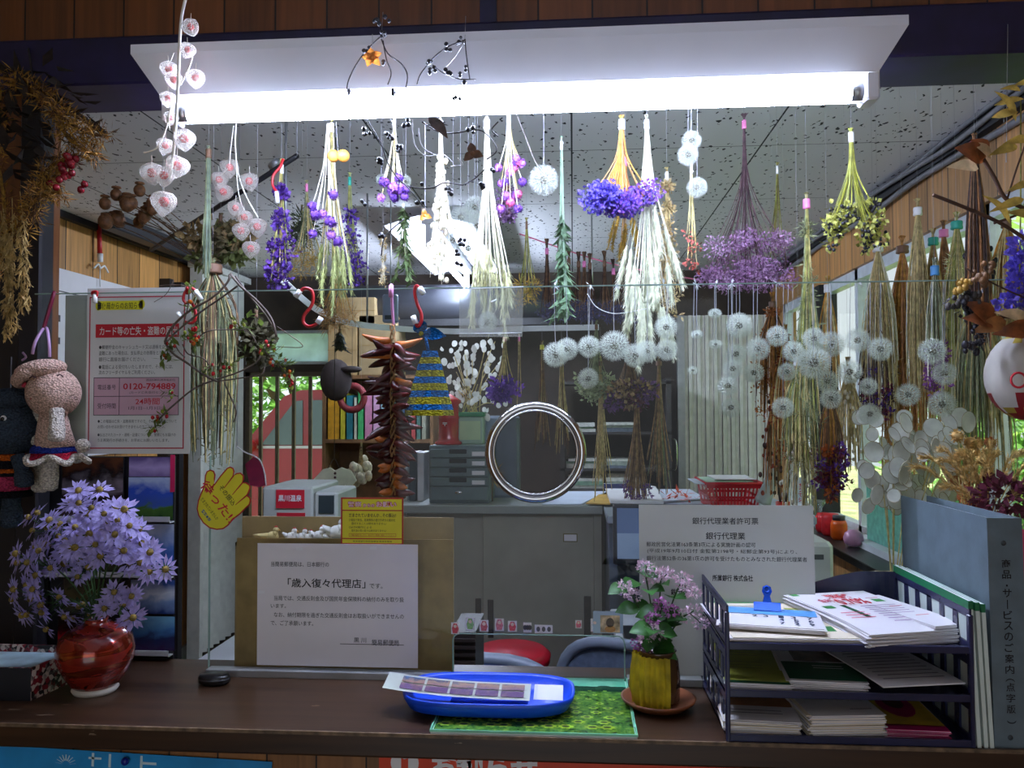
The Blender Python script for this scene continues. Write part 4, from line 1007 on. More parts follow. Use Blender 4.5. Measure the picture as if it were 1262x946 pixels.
bq = [((793, 697), 'tallest buckwheat stem with pink head above the jar', pkf), ((770, 722), 'buckwheat stem leaning left toward the pass-through with pale heads', pkf), ((815, 706), 'buckwheat stem with pale pink head second tallest', pkf), ((842, 712), 'buckwheat stem with greyish pink head near the navy tray', pkf), ((815, 745), 'short mauve headed buckwheat stem in the middle of the jar', pkd), ((855, 752), 'leafy buckwheat stem leaning right against the tray', pkf), ((805, 776), 'low buckwheat stem with pink cluster over the yellow wrap', pkf), ((787, 792), 'lowest buckwheat stem with mauve cluster at the left', pkd)]
nk = pc + Vector((0, 0, .08))
for (px, py), lb, pm in bq:
    e = W(px, py, 1.285 + U(-.04, .03)); o = thing('buckwheat_stem', lb, 'flower', nk, 'buckwheat stems in the yellow jar')
    mid = nk.lerp(e, .55) + Vector((0, 0, .012)); main = bez([nk, mid, e], 6); ms = MB(gstem); ms.tube(main, .0013, 5)
    ends = [e] + [e + Vector((U(-.018, .018), U(-.015, .01), U(-.022, .004))) for _ in range(2)]
    for ee in ends: ms.tube([main[-3], ee], .0008, 4)
    ms.build('stem', o)
    for ee in ends: MB(pm).fluff(ee, .0095, 60, .006, .005, (1.2, 1, .8)).build('flower_cluster', o)
    for k in range(4):
        p_ = main[random.randint(3, len(main) - 2)]; a = U(0, 6.283); d = Vector((math.cos(a), math.sin(a) - .5, U(-.35, .3))).normalized()
        L_ = U(.028, .046); tip = p_ + d * L_; nn = (Vector((0, -.6, .8)) - d * d.dot(Vector((0, -.6, .8)))).normalized()
        mb = MB(lf); mb.leafblade(p_, tip, L_ * .72, nn, .08); mb.build('leaf', o)

# ================================================================ crocheted dolls on the left post
kn = knit('peach yarn', (226, 188, 172)); kn2 = knit('charcoal yarn', (62, 72, 86)); knw = knit('cream yarn', (224, 212, 200)); knr = knit('crimson yarn', (170, 30, 56)); knb = knit('royal blue yarn', (40, 56, 150)); kno = knit('orange yarn', (206, 96, 30)); knk = knit('black yarn', (28, 26, 32)); knp = knit('pink yarn', (190, 60, 96)); knl = knit('lilac white yarn', (206, 196, 214))
Yd = 1.36
def D_(px, py, y=Yd): return W(px, py, y)
rb = thing('crochet_doll', 'peach crocheted doll with brimmed hat and red frilled skirt on the left', 'doll', D_(65, 614))
k = Yd / 1000
hc = D_(66, 484); MB(kn).ball(hc, 33 * k, 20, 14, (1, .95, .98)).build('head', rb)
mb = MB(kn).ball(D_(50, 456, Yd - .01), 27 * k, 16, 10, (1.2, 1.0, .5), Matrix.Rotation(-.2, 4, 'Y')).torus(D_(42, 462, Yd - .012), 20 * k, 8 * k, 20, 8, Matrix.Rotation(-.5, 3, 'Y')); mb.build('hat', rb)
mb = MB(kn); mb.tube([D_(66, 508), D_(66, 530), D_(68, 552)], [16 * k, 20 * k, 25 * k], 14); mb.build('torso', rb)
MB(knw).tube(bez([D_(70, 505, Yd - .02), D_(70, 528, Yd - .03), D_(69, 544, Yd - .033)], 4), [9 * k] * 4 + [10 * k] * 4 + [6 * k], 10).build('arm', rb)
MB(knw).tube(bez([D_(48, 508, Yd + .01), D_(40, 530, Yd + .01), D_(44, 545, Yd)], 4), [8 * k] * 8 + [5 * k], 10).build('arm', rb)
mb = MB(knb); mb.lathe([(21 * k, 0), (26 * k, -6 * k), (27 * k, -12 * k)], D_(66, 546), 22); mb.build('waistband', rb)
def ruffle(mt, z0, r0, z1, r1, amp, c, nm, o):
    mb = MB(mt); n = 72; vs = []
    for i in range(4):
        t_ = i / 3
        for j in range(n):
            a = 6.2832 * j / n; r_ = r0 + (r1 - r0) * t_ + amp * t_ * math.sin(a * 6); z = z0 + (z1 - z0) * t_ + amp * .8 * t_ * math.cos(a * 6 + 1)
            vs.append(c + Vector((r_ * math.cos(a), r_ * math.sin(a) * .85, z)))
    mb.add(vs, [(i * n + j, i * n + (j + 1) % n, (i + 1) * n + (j + 1) % n, (i + 1) * n + j) for i in range(3) for j in range(n)], True); mb.build(nm, o)
    ed = MB(knw); ed.tube([vs[3 * n + j % n] for j in range(n + 1)], 4.2 * k, 6, False); ed.build('frill_edge', o)
ruffle(knr, 0, 25 * k, -10 * k, 37 * k, 5 * k, D_(67, 556), 'skirt', rb)
for px, y in ((62, -.012), (52, .02)):
    MB(knw).tube(bez([D_(px, 556, Yd + y), D_(px - 1, 585, Yd + y), D_(px - 3, 604 if y < 0 else 606, Yd + y)], 4), [10.5 * k] * 4 + [11 * k] * 4 + [7 * k], 12).build('leg', rb)
MB(knw).ball(D_(102, 549, Yd), 9 * k, 12, 8).build('bobble', rb)
mb = MB(P('doll face stitches', (60, 30, 36), .9, .1, 9)); mb.tube([D_(36, 466, Yd - .04), D_(40, 463, Yd - .043), D_(44, 465, Yd - .044)], .0011, 4).tube([D_(70, 463, Yd - .043), D_(74, 461, Yd - .042), D_(78, 464, Yd - .04)], .0011, 4); mb.build('eyes', rb)
MB(P('rose stitches', (190, 60, 80), .9, .1, 9)).ball(D_(30, 474, Yd - .022), .005, 8, 6).ball(D_(40, 491, Yd - .036), .0035, 8, 6, (1.4, 1, .7)).build('mouth', rb)
lil = P('lilac ribbon', (176, 140, 180), .7, .1, 20)
MB(lil).tube(bez([D_(40, 436), D_(44, 420), D_(56, 403, 1.385), D_(60, 420), D_(61, 440)], 5), .0028, 5).tube(bez([D_(28, 434), D_(32, 440), D_(27, 444)], 3), .002, 5).build('hanging_ribbon', rb)
hk = MB(P('purple hook cord', (110, 16, 50), .4, .1, 20)); hk.tube(bez([D_(54, 404, 1.383), D_(58, 390, 1.383), D_(64, 370, 1.383), D_(66, 362, YG - .004), D_(67, 360, YG + .004)], 4), .0034, 6); hk.build('hook', None, 'dark purple hook holding the peach doll at the left screen corner', 'hook')
ct = thing('crochet_doll', 'charcoal crocheted cat doll in striped jumper at the left edge', 'doll', D_(14, 660))
MB(kn2).ball(D_(12, 528), 37 * k, 20, 14, (1, .9, 1.0)).build('head', ct)
MB(kn2).ball(D_(13, 492, Yd - .008), 24 * k, 16, 10, (1.05, 1, .62)).build('cap', ct)
mb = MB(kno); Zs = [560, 572, 582, 592, 600, 606]
for (a_, b_, mt) in ((559, 567, kno), (567, 577, knk), (577, 582, kno), (582, 586, knk), (586, 604, knp), (604, 612, knk)):
    mb.mat(mt).lathe([((20 + (a_ - 559) * .16) * k, 0), ((20 + (b_ - 559) * .16) * k, -(b_ - a_) * k)], D_(10, a_), 22)
mb.build('jumper', ct)
MB(kn2).tube(bez([D_(22, 562, Yd - .02), D_(29, 585, Yd - .026), D_(30, 600, Yd - .026)], 4), [9 * k] * 4 + [11 * k] * 4 + [6 * k], 12).build('arm', ct)
MB(kn2).tube(bez([D_(14, 605), D_(14, 630), D_(15, 650)], 4), [11 * k] * 4 + [13 * k] * 4 + [8 * k], 12).build('leg', ct)
MB(kn2).tube(bez([D_(-8, 605), D_(-10, 630), D_(-10, 648)], 4), [11 * k] * 4 + [13 * k] * 4 + [8 * k], 12).build('leg', ct)
for px in (4, -20):
    MB(P('doll eye white', (226, 226, 226), .3, .03, 9)).ball(D_(px, 516, Yd - .037), .0062, 12, 8, (1, .6, 1)).build('eye', ct)
    MB(P('doll pupil', (16, 16, 20), .2, .03, 9)).ball(D_(px - 1, 516, Yd - .0415), .0035, 10, 6, (1, .6, 1)).build('pupil', ct)
MB(P('grey cord', (90, 90, 96), .7, .1, 9)).tube([D_(13, 480), D_(14, 440, 1.42)], .0012, 5).build('hanging_cord', ct)

# ================================================================ hooks and things hung over the screen's top edge
hr, hw_ = P('red hook wire', (176, 26, 34), .35, .08, 20), P('white hook cap', (230, 230, 230), .4, .03, 9)
def shook(pts, lb, Y, caps, r=.0030):
    o = thing('wire_hook', lb, 'hook', W(pts[-1][0], pts[-1][1], Y), 'red hooks on the screen')
    path = bez([W(x, y, Y + (.004 if i == 0 else 0)) for i, (x, y) in enumerate(pts)], 5); MB(hr).tube(path, r, 7).build('wire', o)
    for (a_, b_) in caps: MB(hw_).tube([W(*a_, Y), W(*b_, Y)], r * 1.7, 8).build('cap', o)
shook([(369, 360), (376, 355), (384, 358), (386, 368), (383, 378), (375, 388), (374, 397), (380, 402), (388, 400), (393, 396)], 'red hook with white caps at the screen edge above the rose hip wreath', YG - .006, (((370, 358), (364, 366)), ((391, 398), (396, 391))))
shook([(517, 355), (513, 352), (511, 360), (514, 374), (519, 386), (519, 396), (515, 402), (512, 398)], 'red hook with white caps holding the striped crochet dress', YG - .006, (((517, 354), (522, 362)), ((513, 399), (509, 389))))
shook([(241, 358), (235, 355), (228, 360), (226, 369), (230, 374)], 'small red hook with white cap right of the notice poster', YG - .006, (((241, 358), (248, 369)),), .0026)
shook([(236, 372), (240, 380), (241, 392), (236, 398), (228, 396)], 'red hook loop hanging just right of the poster border', YG - .006, (((219, 385), (223, 392)),), .0026)
shook([(115, 364), (114, 360), (120, 360), (117, 368)], 'dark red knot with white cap at the top left of the poster', YG - .004, (((117, 363), (117, 373)),), .0026)
shook([(349, 196), (345, 206), (337, 216), (336, 228), (341, 236)], 'red hook with grey cap hanging under the black rod', 1.72, (((341, 236), (342, 250)),), .003)
# pepper string
ps = thing('chilli_string', 'long string of dried dark red chillies hanging from a pink strap', 'chilli string', W(482, 612, YG + .03))
Yp = YG + .03
MB(P('pink strap', (222, 150, 200), .5, .06, 20)).tube([W(482, 351, YG - .003), W(482, 366, YG - .004)], .0045, 6).tube(bez([W(482, 350, YG), W(483, 372, Yp - .01), W(485, 402, Yp)], 4), .0026, 6).build('strap', ps)
br = MB(P('straw braid', (150, 110, 70), .8, .2, 60))
for ph in (0, 2.1, 4.2): br.tube([W(484 + 3 * math.sin(i * .75 + ph), 400 + i * 4.2, Yp - .006 + .003 * math.cos(i * .75 + ph)) for i in range(51)], .0016, 4)
br.build('braid', ps)
chm = [P('dark chilli skin', (58, 12, 16), .3, .25, 60), P('crimson chilli skin', (84, 18, 20), .3, .25, 60), P('orange chilli skin', (178, 96, 36), .35, .2, 60)]
for i in range(92):
    py = 420 + i * 2.05; sd = 1 if i % 2 else -1; a = U(-1.1, 1.1)
    c0 = W(484, py + U(-3, 3), Yp); Ln = U(18, 40) * Yp / 1000 * (1.05 if py < 560 else .75)
    d = Vector((sd * math.cos(a), math.sin(a) * .8 * (-1 if R() < .6 else 1), U(-.75, .2))).normalized()
    mm = chm[2] if (i < 2 or R() < .10) else chm[i % 2]
    if i < 2: d = Vector((sd, -.1, .15)).normalized(); Ln = .055
    p1 = c0 + d * Ln * .5 + Vector((0, 0, U(-.006, .004))); p2 = c0 + d * Ln + Vector((0, 0, U(-.006, .01)))
    MB(mm).tube(bez([c0, p1, p2], 3), [.003, .0068, .0078, .0075, .0062, .0036, .001], 6).build('chilli', ps)
# striped crochet dress
dr_ = thing('crochet_dress', 'little blue and yellow striped crochet dress with blue bow', 'crochet dress', W(530, 512, YG + .012))
kb, ky = knit('blue cotton yarn', (30, 112, 190), 260), knit('mustard cotton yarn', (176, 168, 40), 260)
mb = MB(kb); Yq = YG + .012; rows = [(432, 10), (440, 12), (448, 15), (456, 17), (464, 19), (472, 22), (481, 24), (489, 26), (498, 29), (505, 31), (512, 32)]
for i in range(len(rows) - 1):
    n = 44; mb.mat(kb if i % 2 == 0 else ky); vs = []
    for (py, hw) in rows[i:i + 2]:
        for j in range(n):
            a = 6.2832 * j / n; r_ = hw * .93 * Yq / 1000 * (1 + (.07 if i else 0) * math.sin(a * 11)); c = W(530 + (py - 432) * -.02, py, Yq); vs.append(c + Vector((r_ * math.cos(a), r_ * .38 * math.sin(a), 0)))
    mb.add(vs, [(j, (j + 1) % n, n + (j + 1) % n, n + j) for j in range(n)], True)
mb.build('dress', dr_)
mb = MB(kb); c = W(523, 410, Yq)
mb.leafblade(c, W(513, 394, Yq - .01), .026, Vector((0, -1, 0)), .2).leafblade(c, W(550, 414, Yq - .008), .022, Vector((0, -1, 0)), .25).ball(c, .007, 8, 6); mb.tube([c, W(528, 432, Yq)], .003, 6); mb.build('bow', dr_)
MB(ky).ball(W(519, 411, Yq - .008), .0045, 8, 6).build('bow_knot', dr_)
# clear bag with a dandelion inside
bag = thing('plastic_bag', 'clear plastic bag with one dandelion clock hung on the screen', 'bag', W(606, 415, YG + .005))
mb = MB(clear('bag film', (236, 238, 240), .10, .15, .12))
for dy in (-.004, .006): mb.quad(W(566, 356, YG + dy), W(566, 415, YG + dy), W(644, 415, YG + dy), W(645, 353, YG + dy))
mb.build('film', bag)
MB(P('bag fold line', (214, 218, 220), .3, .03, 9, 0, .4)).tube([W(566, 411, YG - .005), W(643, 410, YG - .005)], .0006, 4).tube([W(566, 356, YG - .005), W(645, 353, YG - .005)], .0006, 4).tube([W(605, 372, YG - .006), W(612, 369, YG - .006)], .0012, 4).build('seam', bag)

# rose hip wreath
Yw = YG - .03
tw = P('grey brown twig', (96, 82, 74), .7, .2, 60); 
wr = thing('rosehip_wreath', 'loose twig wreath with red and orange rose hips over the poster edge', 'wreath', W(290, 520, Yw))
def twig(pts, r, m=tw, o=wr, nm='twig'):
    MB(m).tube(bez([W(x, y, Yw + dz) for x, y, dz in pts], 5), r, 5).build(nm, o)
twig([(203, 421, 0), (212, 403, 0), (232, 384, -.01), (262, 366, -.01), (280, 348, 0), (283, 338, .005)], .0022)
twig([(203, 424, 0), (218, 408, .01), (245, 386, .005), (275, 365, 0), (293, 352, 0)], .0018)
twig([(284, 337, 0), (296, 352, -.01), (318, 372, -.01), (334, 392, 0), (341, 415, 0)], .0022)
twig([(290, 340, 0), (306, 362, 0), (326, 386, 0), (336, 402, .01)], .0016)
twig([(203, 421, 0), (213, 435, 0), (232, 448, -.01), (252, 462, -.01), (266, 469, 0)], .002)
twig([(214, 398, 0), (212, 415, 0), (220, 432, .01), (228, 440, .01)], .0012)
twig([(225, 424, 0), (232, 436, 0), (250, 441, -.005), (258, 450, 0)], .0012)
twig([(242, 418, 0), (256, 408, -.01), (280, 406, -.012), (305, 408, -.01), (318, 425, 0), (324, 430, 0)], .0011)
twig([(266, 467, 0), (290, 460, -.01), (315, 447, -.01), (327, 428, 0)], .0016)
twig([(266, 470, 0), (295, 466, 0), (322, 461, .005), (326, 452, .01)], .0012)
twig([(264, 468, 0), (240, 478, 0), (215, 498, -.005), (200, 512, -.005), (194, 520, 0)], .0017)
twig([(276, 470, 0), (283, 486, 0), (291, 506, 0), (288, 520, .005)], .0014)
twig([(324, 430, 0), (338, 444, -.005), (350, 456, -.005), (358, 472, 0)], .0012)
twig([(341, 402, 0), (356, 412, 0), (371, 423, 0), (370, 428, 0), (342, 427, 0)], .0008)
twig([(196, 352, 0), (222, 351, 0), (233, 355, 0), (240, 364, 0)], .0009)
twig([(233, 350, 0), (232, 375, 0), (226, 400, 0)], .0012)
twig([(190, 372, 0), (205, 362, 0), (214, 345, 0)], .0006)
hipm = [P('red rose hip', (170, 30, 36), .25, .15, 60), P('orange rose hip', (190, 90, 26), .25, .15, 60), P('green rose hip', (140, 150, 40), .3, .15, 60)]
lf2 = P('dry green leaf', (92, 108, 46), .7, .25, 80, 0, .3)
spots = [(232, 375, 4), (237, 412, 14), (228, 416, 5), (241, 420, 6), (330, 427, 12), (290, 400, 5), (300, 405, 4), (338, 441, 4), (342, 449, 3), (350, 449, 3), (357, 464, 7), (360, 472, 6), (235, 354, 5), (194, 518, 5), (188, 525, 5), (202, 512, 4), (207, 488, 4), (256, 455, 5), (278, 452, 6), (203, 440, 3), (210, 428, 4)]
fm = MB(lf2)
for (x, y, n) in spots:
    for i in range(max(2, n * 2 // 3)):
        p_ = W(x + U(-5, 5) * (1 + n / 14), y + U(-5, 5) * (1 + n / 14), Yw + U(-.012, .006)); MB(hipm[random.choice((0, 1, 2, 2) if y < 420 else (0, 0, 1, 2))]).ball(p_, U(.0024, .0036), 8, 6, (1, 1, 1.15)).build('rose_hip', wr)
    for i in range(n + 8):
        d = rdir(); fm.dia(W(x + U(-6, 6), y + U(-6, 6), Yw + U(-.01, .006)), d, perp(d)[0], U(.008, .018), U(.004, .009))
for (x, y) in ((300, 395), (312, 385), (335, 430), (280, 455), (205, 435), (214, 425), (305, 435), (350, 455)):
    for i in range(5): d = rdir(); fm.dia(W(x + U(-8, 8), y + U(-8, 8), Yw + .004), d, perp(d)[0], U(.014, .026), U(.008, .014))
fm.build('leaves', wr)
# ================================================================ dried bunches hanging from the ceiling
GB = 'dried bunches hanging over the counter'
thr = P('nylon thread', (176, 176, 182), .4, .03, 9, 0, .3)
straw = P('straw stem', (196, 178, 120), .7, .2, 60, 0, .2); ivory = P('ivory stem', (226, 220, 196), .7, .1, 60, 0, .2); olive = P('olive stem', (146, 146, 74), .7, .2, 60, 0, .2)
sage = P('sage stem', (128, 134, 98), .7, .2, 60, 0, .2); brown = P('brown stem', (112, 84, 60), .8, .2, 60, 0, .1); dbrown = P('dark brown stem', (64, 46, 40), .8, .25, 60); gold = P('golden stem', (196, 146, 66), .7, .2, 60, 0, .25); rust = P('rust stem', (176, 122, 76), .7, .2, 60, 0, .1)
purp = P('violet bracts', (118, 74, 172), .6, .18, 140, 0, .35); purp2 = P('deep violet bracts', (84, 50, 140), .6, .2, 140, 0, .3); lilc = P('light mauve bracts', (182, 122, 216), .6, .15, 140, 0, .35); blue_v = P('blue violet statice', (100, 84, 186), .6, .18, 140, 0, .35); rosec = P('rose pink bracts', (226, 120, 170), .6, .15, 140, 0, .35); mistc = P('dusty mauve haze', (140, 108, 144), .7, .25, 140, 0, .3); mauved = P('dark mauve', (104, 70, 118), .7, .22, 140, 0, .3)
wheat = P('wheat ear', (206, 204, 160), .7, .15, 90, 0, .3); pamp = P('pale plume', (220, 222, 196), .7, .1, 90, 0, .3); podc = P('cream pod', (228, 218, 190), .6, .12, 60, 0, .2); gpod = P('golden spike', (190, 156, 70), .7, .2, 90, 0, .2); beige = P('beige seed spray', (190, 168, 120), .7, .2, 90, 0, .25); gleaf = P('grey green dry leaf', (120, 150, 116), .7, .2, 80, 0, .3); oleaf = P('olive dry leaf', (116, 124, 72), .75, .25, 80, 0, .25); bleaf = P('brown green dry petal', (110, 100, 70), .8, .3, 80, 0, .25); blackb = P('black berry', (28, 26, 36), .35, .2, 60); yelg = P('yellow green bract', (176, 176, 90), .7, .2, 80, 0, .3); rustr = P('rust red seed', (134, 56, 34), .7, .25, 90, 0, .2); silver = P('silver pod', (206, 200, 186), .35, .1, 60, 0, .3)
tiew = P('white tie', (226, 224, 222), .5, .05, 20); tiep = P('pink tie', (226, 130, 180), .5, .08, 20); tiet = P('teal tie', (40, 150, 130), .5, .08, 20); tieb = P('brown tie', (110, 80, 60), .6, .1, 20); tiey = P('yellow tie', (206, 200, 60), .5, .08, 20); tiebl = P('blue tie', (90, 160, 220), .5, .08, 20)
def grow(p, tie, end, bow, k=5):
    """a stem leaving the tie and drooping to its end"""
    m = tie.lerp(end, .5); m += Vector(((end.x - tie.x) * -bow, (end.y - tie.y) * -bow, 0)); return bez([p, tie, m, end], k)
def bunch(name, label, x, ty, by, Y, hw, n, stem, heads=None, lo=.8, r=.0011, tie=tiew, stub=10, dx=0, group=GB, thread=True, bow=.22, cat='dried flowers', sep='flower_head', r2=None, ceil=HC, depth=.6):
    T = W(x, ty + stub, Y); q = Y / 1000; o = thing(name, label, cat, T, group)
    z1 = W(x, by, Y).z; ms = MB(); ends = []
    stems = stem if isinstance(stem, list) else [stem]
    for i in range(n):
        a = U(0, 6.283); rad = hw * q * math.sqrt(R()); f = U(lo, 1.0)
        e = Vector((T.x + dx * q * f + rad * math.cos(a), T.y + rad * math.sin(a) * depth, T.z + (z1 - T.z) * f))
        p0 = T + Vector((U(-1, 1) * stub * .16 * q - (e.x - T.x) * .06, U(-.2, .2) * stub * q, stub * q))
        path = grow(p0, T + Vector((math.cos(a), math.sin(a), 0)) * r * 1.8, e, bow, 4)
        ms.mat(random.choice(stems)).tube(path, [r] * (len(path) - 1) + [r * .6], 4, False); ends.append((path[-1], (path[-1] - path[-3]).normalized(), path))
    ms.build('stems', o)
    mb = MB(tie); w = max(.0028, r * .95 * math.sqrt(n)); mb.lathe([(w * .95, -.009), (w * 1.0, -.006), (w * .92, .0), (w * .98, .007), (w * .9, .011)], T, 10); d_ = Vector((U(-1, 1), -.6, -.4)).normalized(); mb.dia(T, d_, perp(d_)[0], .016, .004); d_ = Vector((U(-1, 1), -.5, .5)).normalized(); mb.dia(T, d_, perp(d_)[0], .012, .004); mb.build('tie', o)
    if thread: MB(thr).tube([T + Vector((0, 0, stub * q)), Vector((T.x, T.y, ceil))], .00028, 4).build('hanging_thread', o)
    if heads:
        k = 0
        for (e, d, path) in ends:
            for (m, fn, pos, dd) in heads(e, d, path):
                k += 1
                if k > 96: break
                mb = MB(m); fn(mb, pos, dd); mb.build(sep, o)
    return o
# kinds of head
def H_ball(ms, r0, r1, share=1.0, every=1, sq=.85):
    def f(e, d, path):
        out = []
        if R() <= share: 
            rr = U(r0, r1); out.append((random.choice(ms), lambda mb, p, dd: mb.burr(p, rr, 70, rr * .28, .8, sq), e, d))
        return out
    return f
def H_ear(m, L, r, n, w=.002, l=.012, share=1.0, tilt=.7):
    def f(e, d, path):
        if R() > share: return []
        LL = L * U(.75, 1.15); dd0 = (d + Vector((0, 0, -.25)) + rdir() * .12).normalized()
        return [(random.choice(m) if isinstance(m, list) else m, lambda mb, p, dd: mb.ear(p, p + dd0 * LL, r, n, w, l, tilt), e, d)]
    return f
def H_fluff(ms, r, n, L, w, sc=(1, 1, 1), share=1.0, out=.6):
    def f(e, d, path):
        if R() > share: return []
        return [(random.choice(ms), lambda mb, p, dd: mb.fluff(p, r * U(.75, 1.2), n, L, w, sc, .1, out), e, d)]
    return f
def H_along(ms, r, n, L, w, cnt, t0=.45, share=1.0):
    """tufts along the lower part of every stem"""
    def f(e, d, path):
        if R() > share: return []
        def g(mb, p, dd):
            for i in range(cnt):
                t = t0 + (1 - t0) * i / max(1, cnt - 1); q = t * (len(path) - 1); i0 = min(len(path) - 2, int(q)); c = path[i0].lerp(path[i0 + 1], q - i0)
                mb.fluff(c + rdir() * r * .4, r * U(.6, 1.1), n, L, w, (1, 1, 1), .1, .6)
        return [(random.choice(ms), g, e, d)]
    return f
def H_pods(ms, r, cnt, t0=.4, share=1.0):
    def f(e, d, path):
        if R() > share: return []
        out = []
        for i in range(cnt):
            t = t0 + (1 - t0) * R(); q = t * (len(path) - 1); i0 = min(len(path) - 2, int(q)); c = path[i0].lerp(path[i0 + 1], q - i0) + Vector((U(-1, 1), U(-1, 1), 0)) * r * 1.6
            out.append((random.choice(ms), lambda mb, p, dd: mb.ball(p, r * U(.8, 1.25), 7, 5, (.8, .8, 1.15)), c, d))
        return out
    return f
def H_leaf(m, L, w, cnt, t0=.3):
    def f(e, d, path):
        def g(mb, p, dd):
            for i in range(cnt):
                t = t0 + (1 - t0) * R(); q = t * (len(path) - 1); i0 = min(len(path) - 2, int(q)); c = path[i0].lerp(path[i0 + 1], q - i0)
                v = (Vector((U(-1, 1), U(-1, 1), -U(.4, 1.4)))).normalized(); mb.dia(c, v, perp(v)[0], L * U(.6, 1.2), w * U(.7, 1.2), .06)
        return [(m, g, e, d)]
    return f

# ---- skeleton lanterns (see-through heart husks round a red berry)
m, nt, b, out = newmat('lantern skeleton')
vn = nd(nt, 'ShaderNodeTexVoronoi'); vn.feature = 'DISTANCE_TO_EDGE'; vn.inputs['Scale'].default_value = 420; nt.links.new(coords(nt), vn.inputs['Vector'])
tr = nd(nt, 'ShaderNodeBsdfTransparent'); df = nd(nt, 'ShaderNodeBsdfDiffuse'); df.inputs[0].default_value = (*lin((236, 230, 220)), 1); tl = nd(nt, 'ShaderNodeBsdfTranslucent'); tl.inputs[0].default_value = (*lin((236, 230, 220)), 1)
ms1 = nd(nt, 'ShaderNodeMixShader'); ms1.inputs[0].default_value = .45; nt.links.new(df.outputs[0], ms1.inputs[1]); nt.links.new(tl.outputs[0], ms1.inputs[2])
lw = nd(nt, 'ShaderNodeLayerWeight'); lw.inputs[0].default_value = .35
fac = math_(nt, 'MAXIMUM', math_(nt, 'MULTIPLY', math_(nt, 'LESS_THAN', vn.outputs['Distance'], .10), .62), math_(nt, 'ADD', .07, math_(nt, 'MULTIPLY', lw.outputs['Facing'], .42)))
x_ = nd(nt, 'ShaderNodeMixShader'); nt.links.new(fac, x_.inputs[0]); nt.links.new(tr.outputs[0], x_.inputs[1]); nt.links.new(ms1.outputs[0], x_.inputs[2]); nt.links.new(x_.outputs[0], out.inputs[0])
husk = m; berry = P('lantern berry', (190, 36, 40), .4, .2, 120, 0, .1); wst = P('bleached stem', (232, 226, 214), .6, .06, 60)
def lanterns(label, stems, spots, Y, top):
    o = thing('lantern_branch', label, 'dried branch', W(spots[-1][0], spots[-1][1], Y), 'skeleton lantern branches')
    for pts, r in stems: MB(wst).tube(bez([W(x, y, Y) for x, y in pts], 5), r, 6).build('stem', o)
    MB(thr).tube([W(*top, Y), W(top[0], top[1], Y) + Vector((0, 0, .06))], .0005, 4).build('hanging_thread', o)
    for (x, y, s) in spots:
        q = Y / 1000; c = W(x, y, Y + U(-.012, .012)); r_ = s * q; M_ = Matrix.Rotation(U(-.35, .35), 3, 'Y') @ Matrix.Rotation(U(0, 3), 3, 'Z')
        pr = [(1e-4, -1.15), (.2, -1.02), (.55, -.72), (.86, -.3), (1.0, .12), (.93, .5), (.62, .8), (.25, .86), (1e-4, .78)]
        mb = MB(husk); n = 20; vs = []
        for (a_, z_) in pr:
            for j in range(n):
                an = 6.2832 * j / n; rr = a_ * (1 + .07 * math.cos(an * 5)); vs.append(c + M_ @ Vector((rr * math.cos(an), rr * math.sin(an), z_)) * r_)
        mb.add(vs, [(i * n + j, i * n + (j + 1) % n, (i + 1) * n + (j + 1) % n, (i + 1) * n + j) for i in range(len(pr) - 1) for j in range(n)], True)
        h = mb.build('lantern', o); MB(berry).ball(c + Vector((0, 0, .08 * r_)), r_ * .42, 12, 8).build('berry', h)
        MB(wst).tube([c + Vector((0, 0, .78 * r_)), c + Vector((U(-.002, .002), 0, 1.7 * r_))], .0005, 4).build('stalk', h)
lanterns('long bleached branch with many red berried lanterns in front of the lamp left end', [([(232, -14), (224, 20), (221, 60), (219, 110), (216, 160), (213, 195), (209, 222)], .0024), ([(237, 70), (232, 85), (222, 105)], .0014), ([(209, 138), (204, 160), (195, 180), (186, 186), (177, 188)], .0014), ([(214, 65), (210, 75), (206, 82)], .001), ([(211, 130), (208, 145), (209, 160)], .0009)],
         [(235, 34, 11), (231, 62, 10), (208, 86, 11), (214, 99, 11), (241, 97, 12), (207, 122, 10), (210, 146, 9), (227, 172, 14), (204, 180, 11), (218, 205, 15), (187, 214, 14), (202, 217, 13), (202, 250, 16)], 1.27, (232, -14))
lanterns('short bleached branch with pale red berried lanterns hanging under the lamp left end', [([(291, 152), (290, 175), (292, 205), (297, 225), (305, 245), (318, 268)], .0018), ([(288, 155), (284, 185), (282, 205), (272, 216)], .0013), ([(291, 200), (293, 230), (297, 250), (303, 262)], .0012)],
         [(283, 207, 12), (270, 222, 11), (275, 237, 12), (307, 224, 12), (290, 257, 10), (301, 268, 10), (297, 285, 11), (317, 280, 12), (309, 307, 11)], 1.72, (291, 150))

# ---- left to right
bunch('horsetail_bundle', 'tall grey green reed bundle hanging left of the reel of lanterns', 257, 180, 350, 1.66, 8, 14, [sage, P('teal reed', (88, 102, 82), .6, .2, 60)], None, .7, .0018, tie=tieb)
bunch('grass_bundle', 'broad dusty green and straw grass bundle behind the rose hip wreath', 262, 318, 575, 1.70, 30, 210, [sage, straw, P('grey green straw', (106, 110, 84), .8, .2, 60), brown], H_along([P('dusty seed', (128, 116, 80), .8, .25, 90)], .006, 4, .012, .003, 3, .55, .4), .35, .0016, tie=tieb, stub=14, bow=-.6)
bunch('hydrangea_head', 'big brownish green dried hydrangea head near the ceiling at left', 272, 262, 315, 2.0, 34, 16, bleaf, H_fluff([bleaf, oleaf, P('tan dry petal', (150, 126, 86), .8, .25, 80, 0, .2)], .03, 60, .026, .02), .3, .0014, tie=tieb, stub=8)
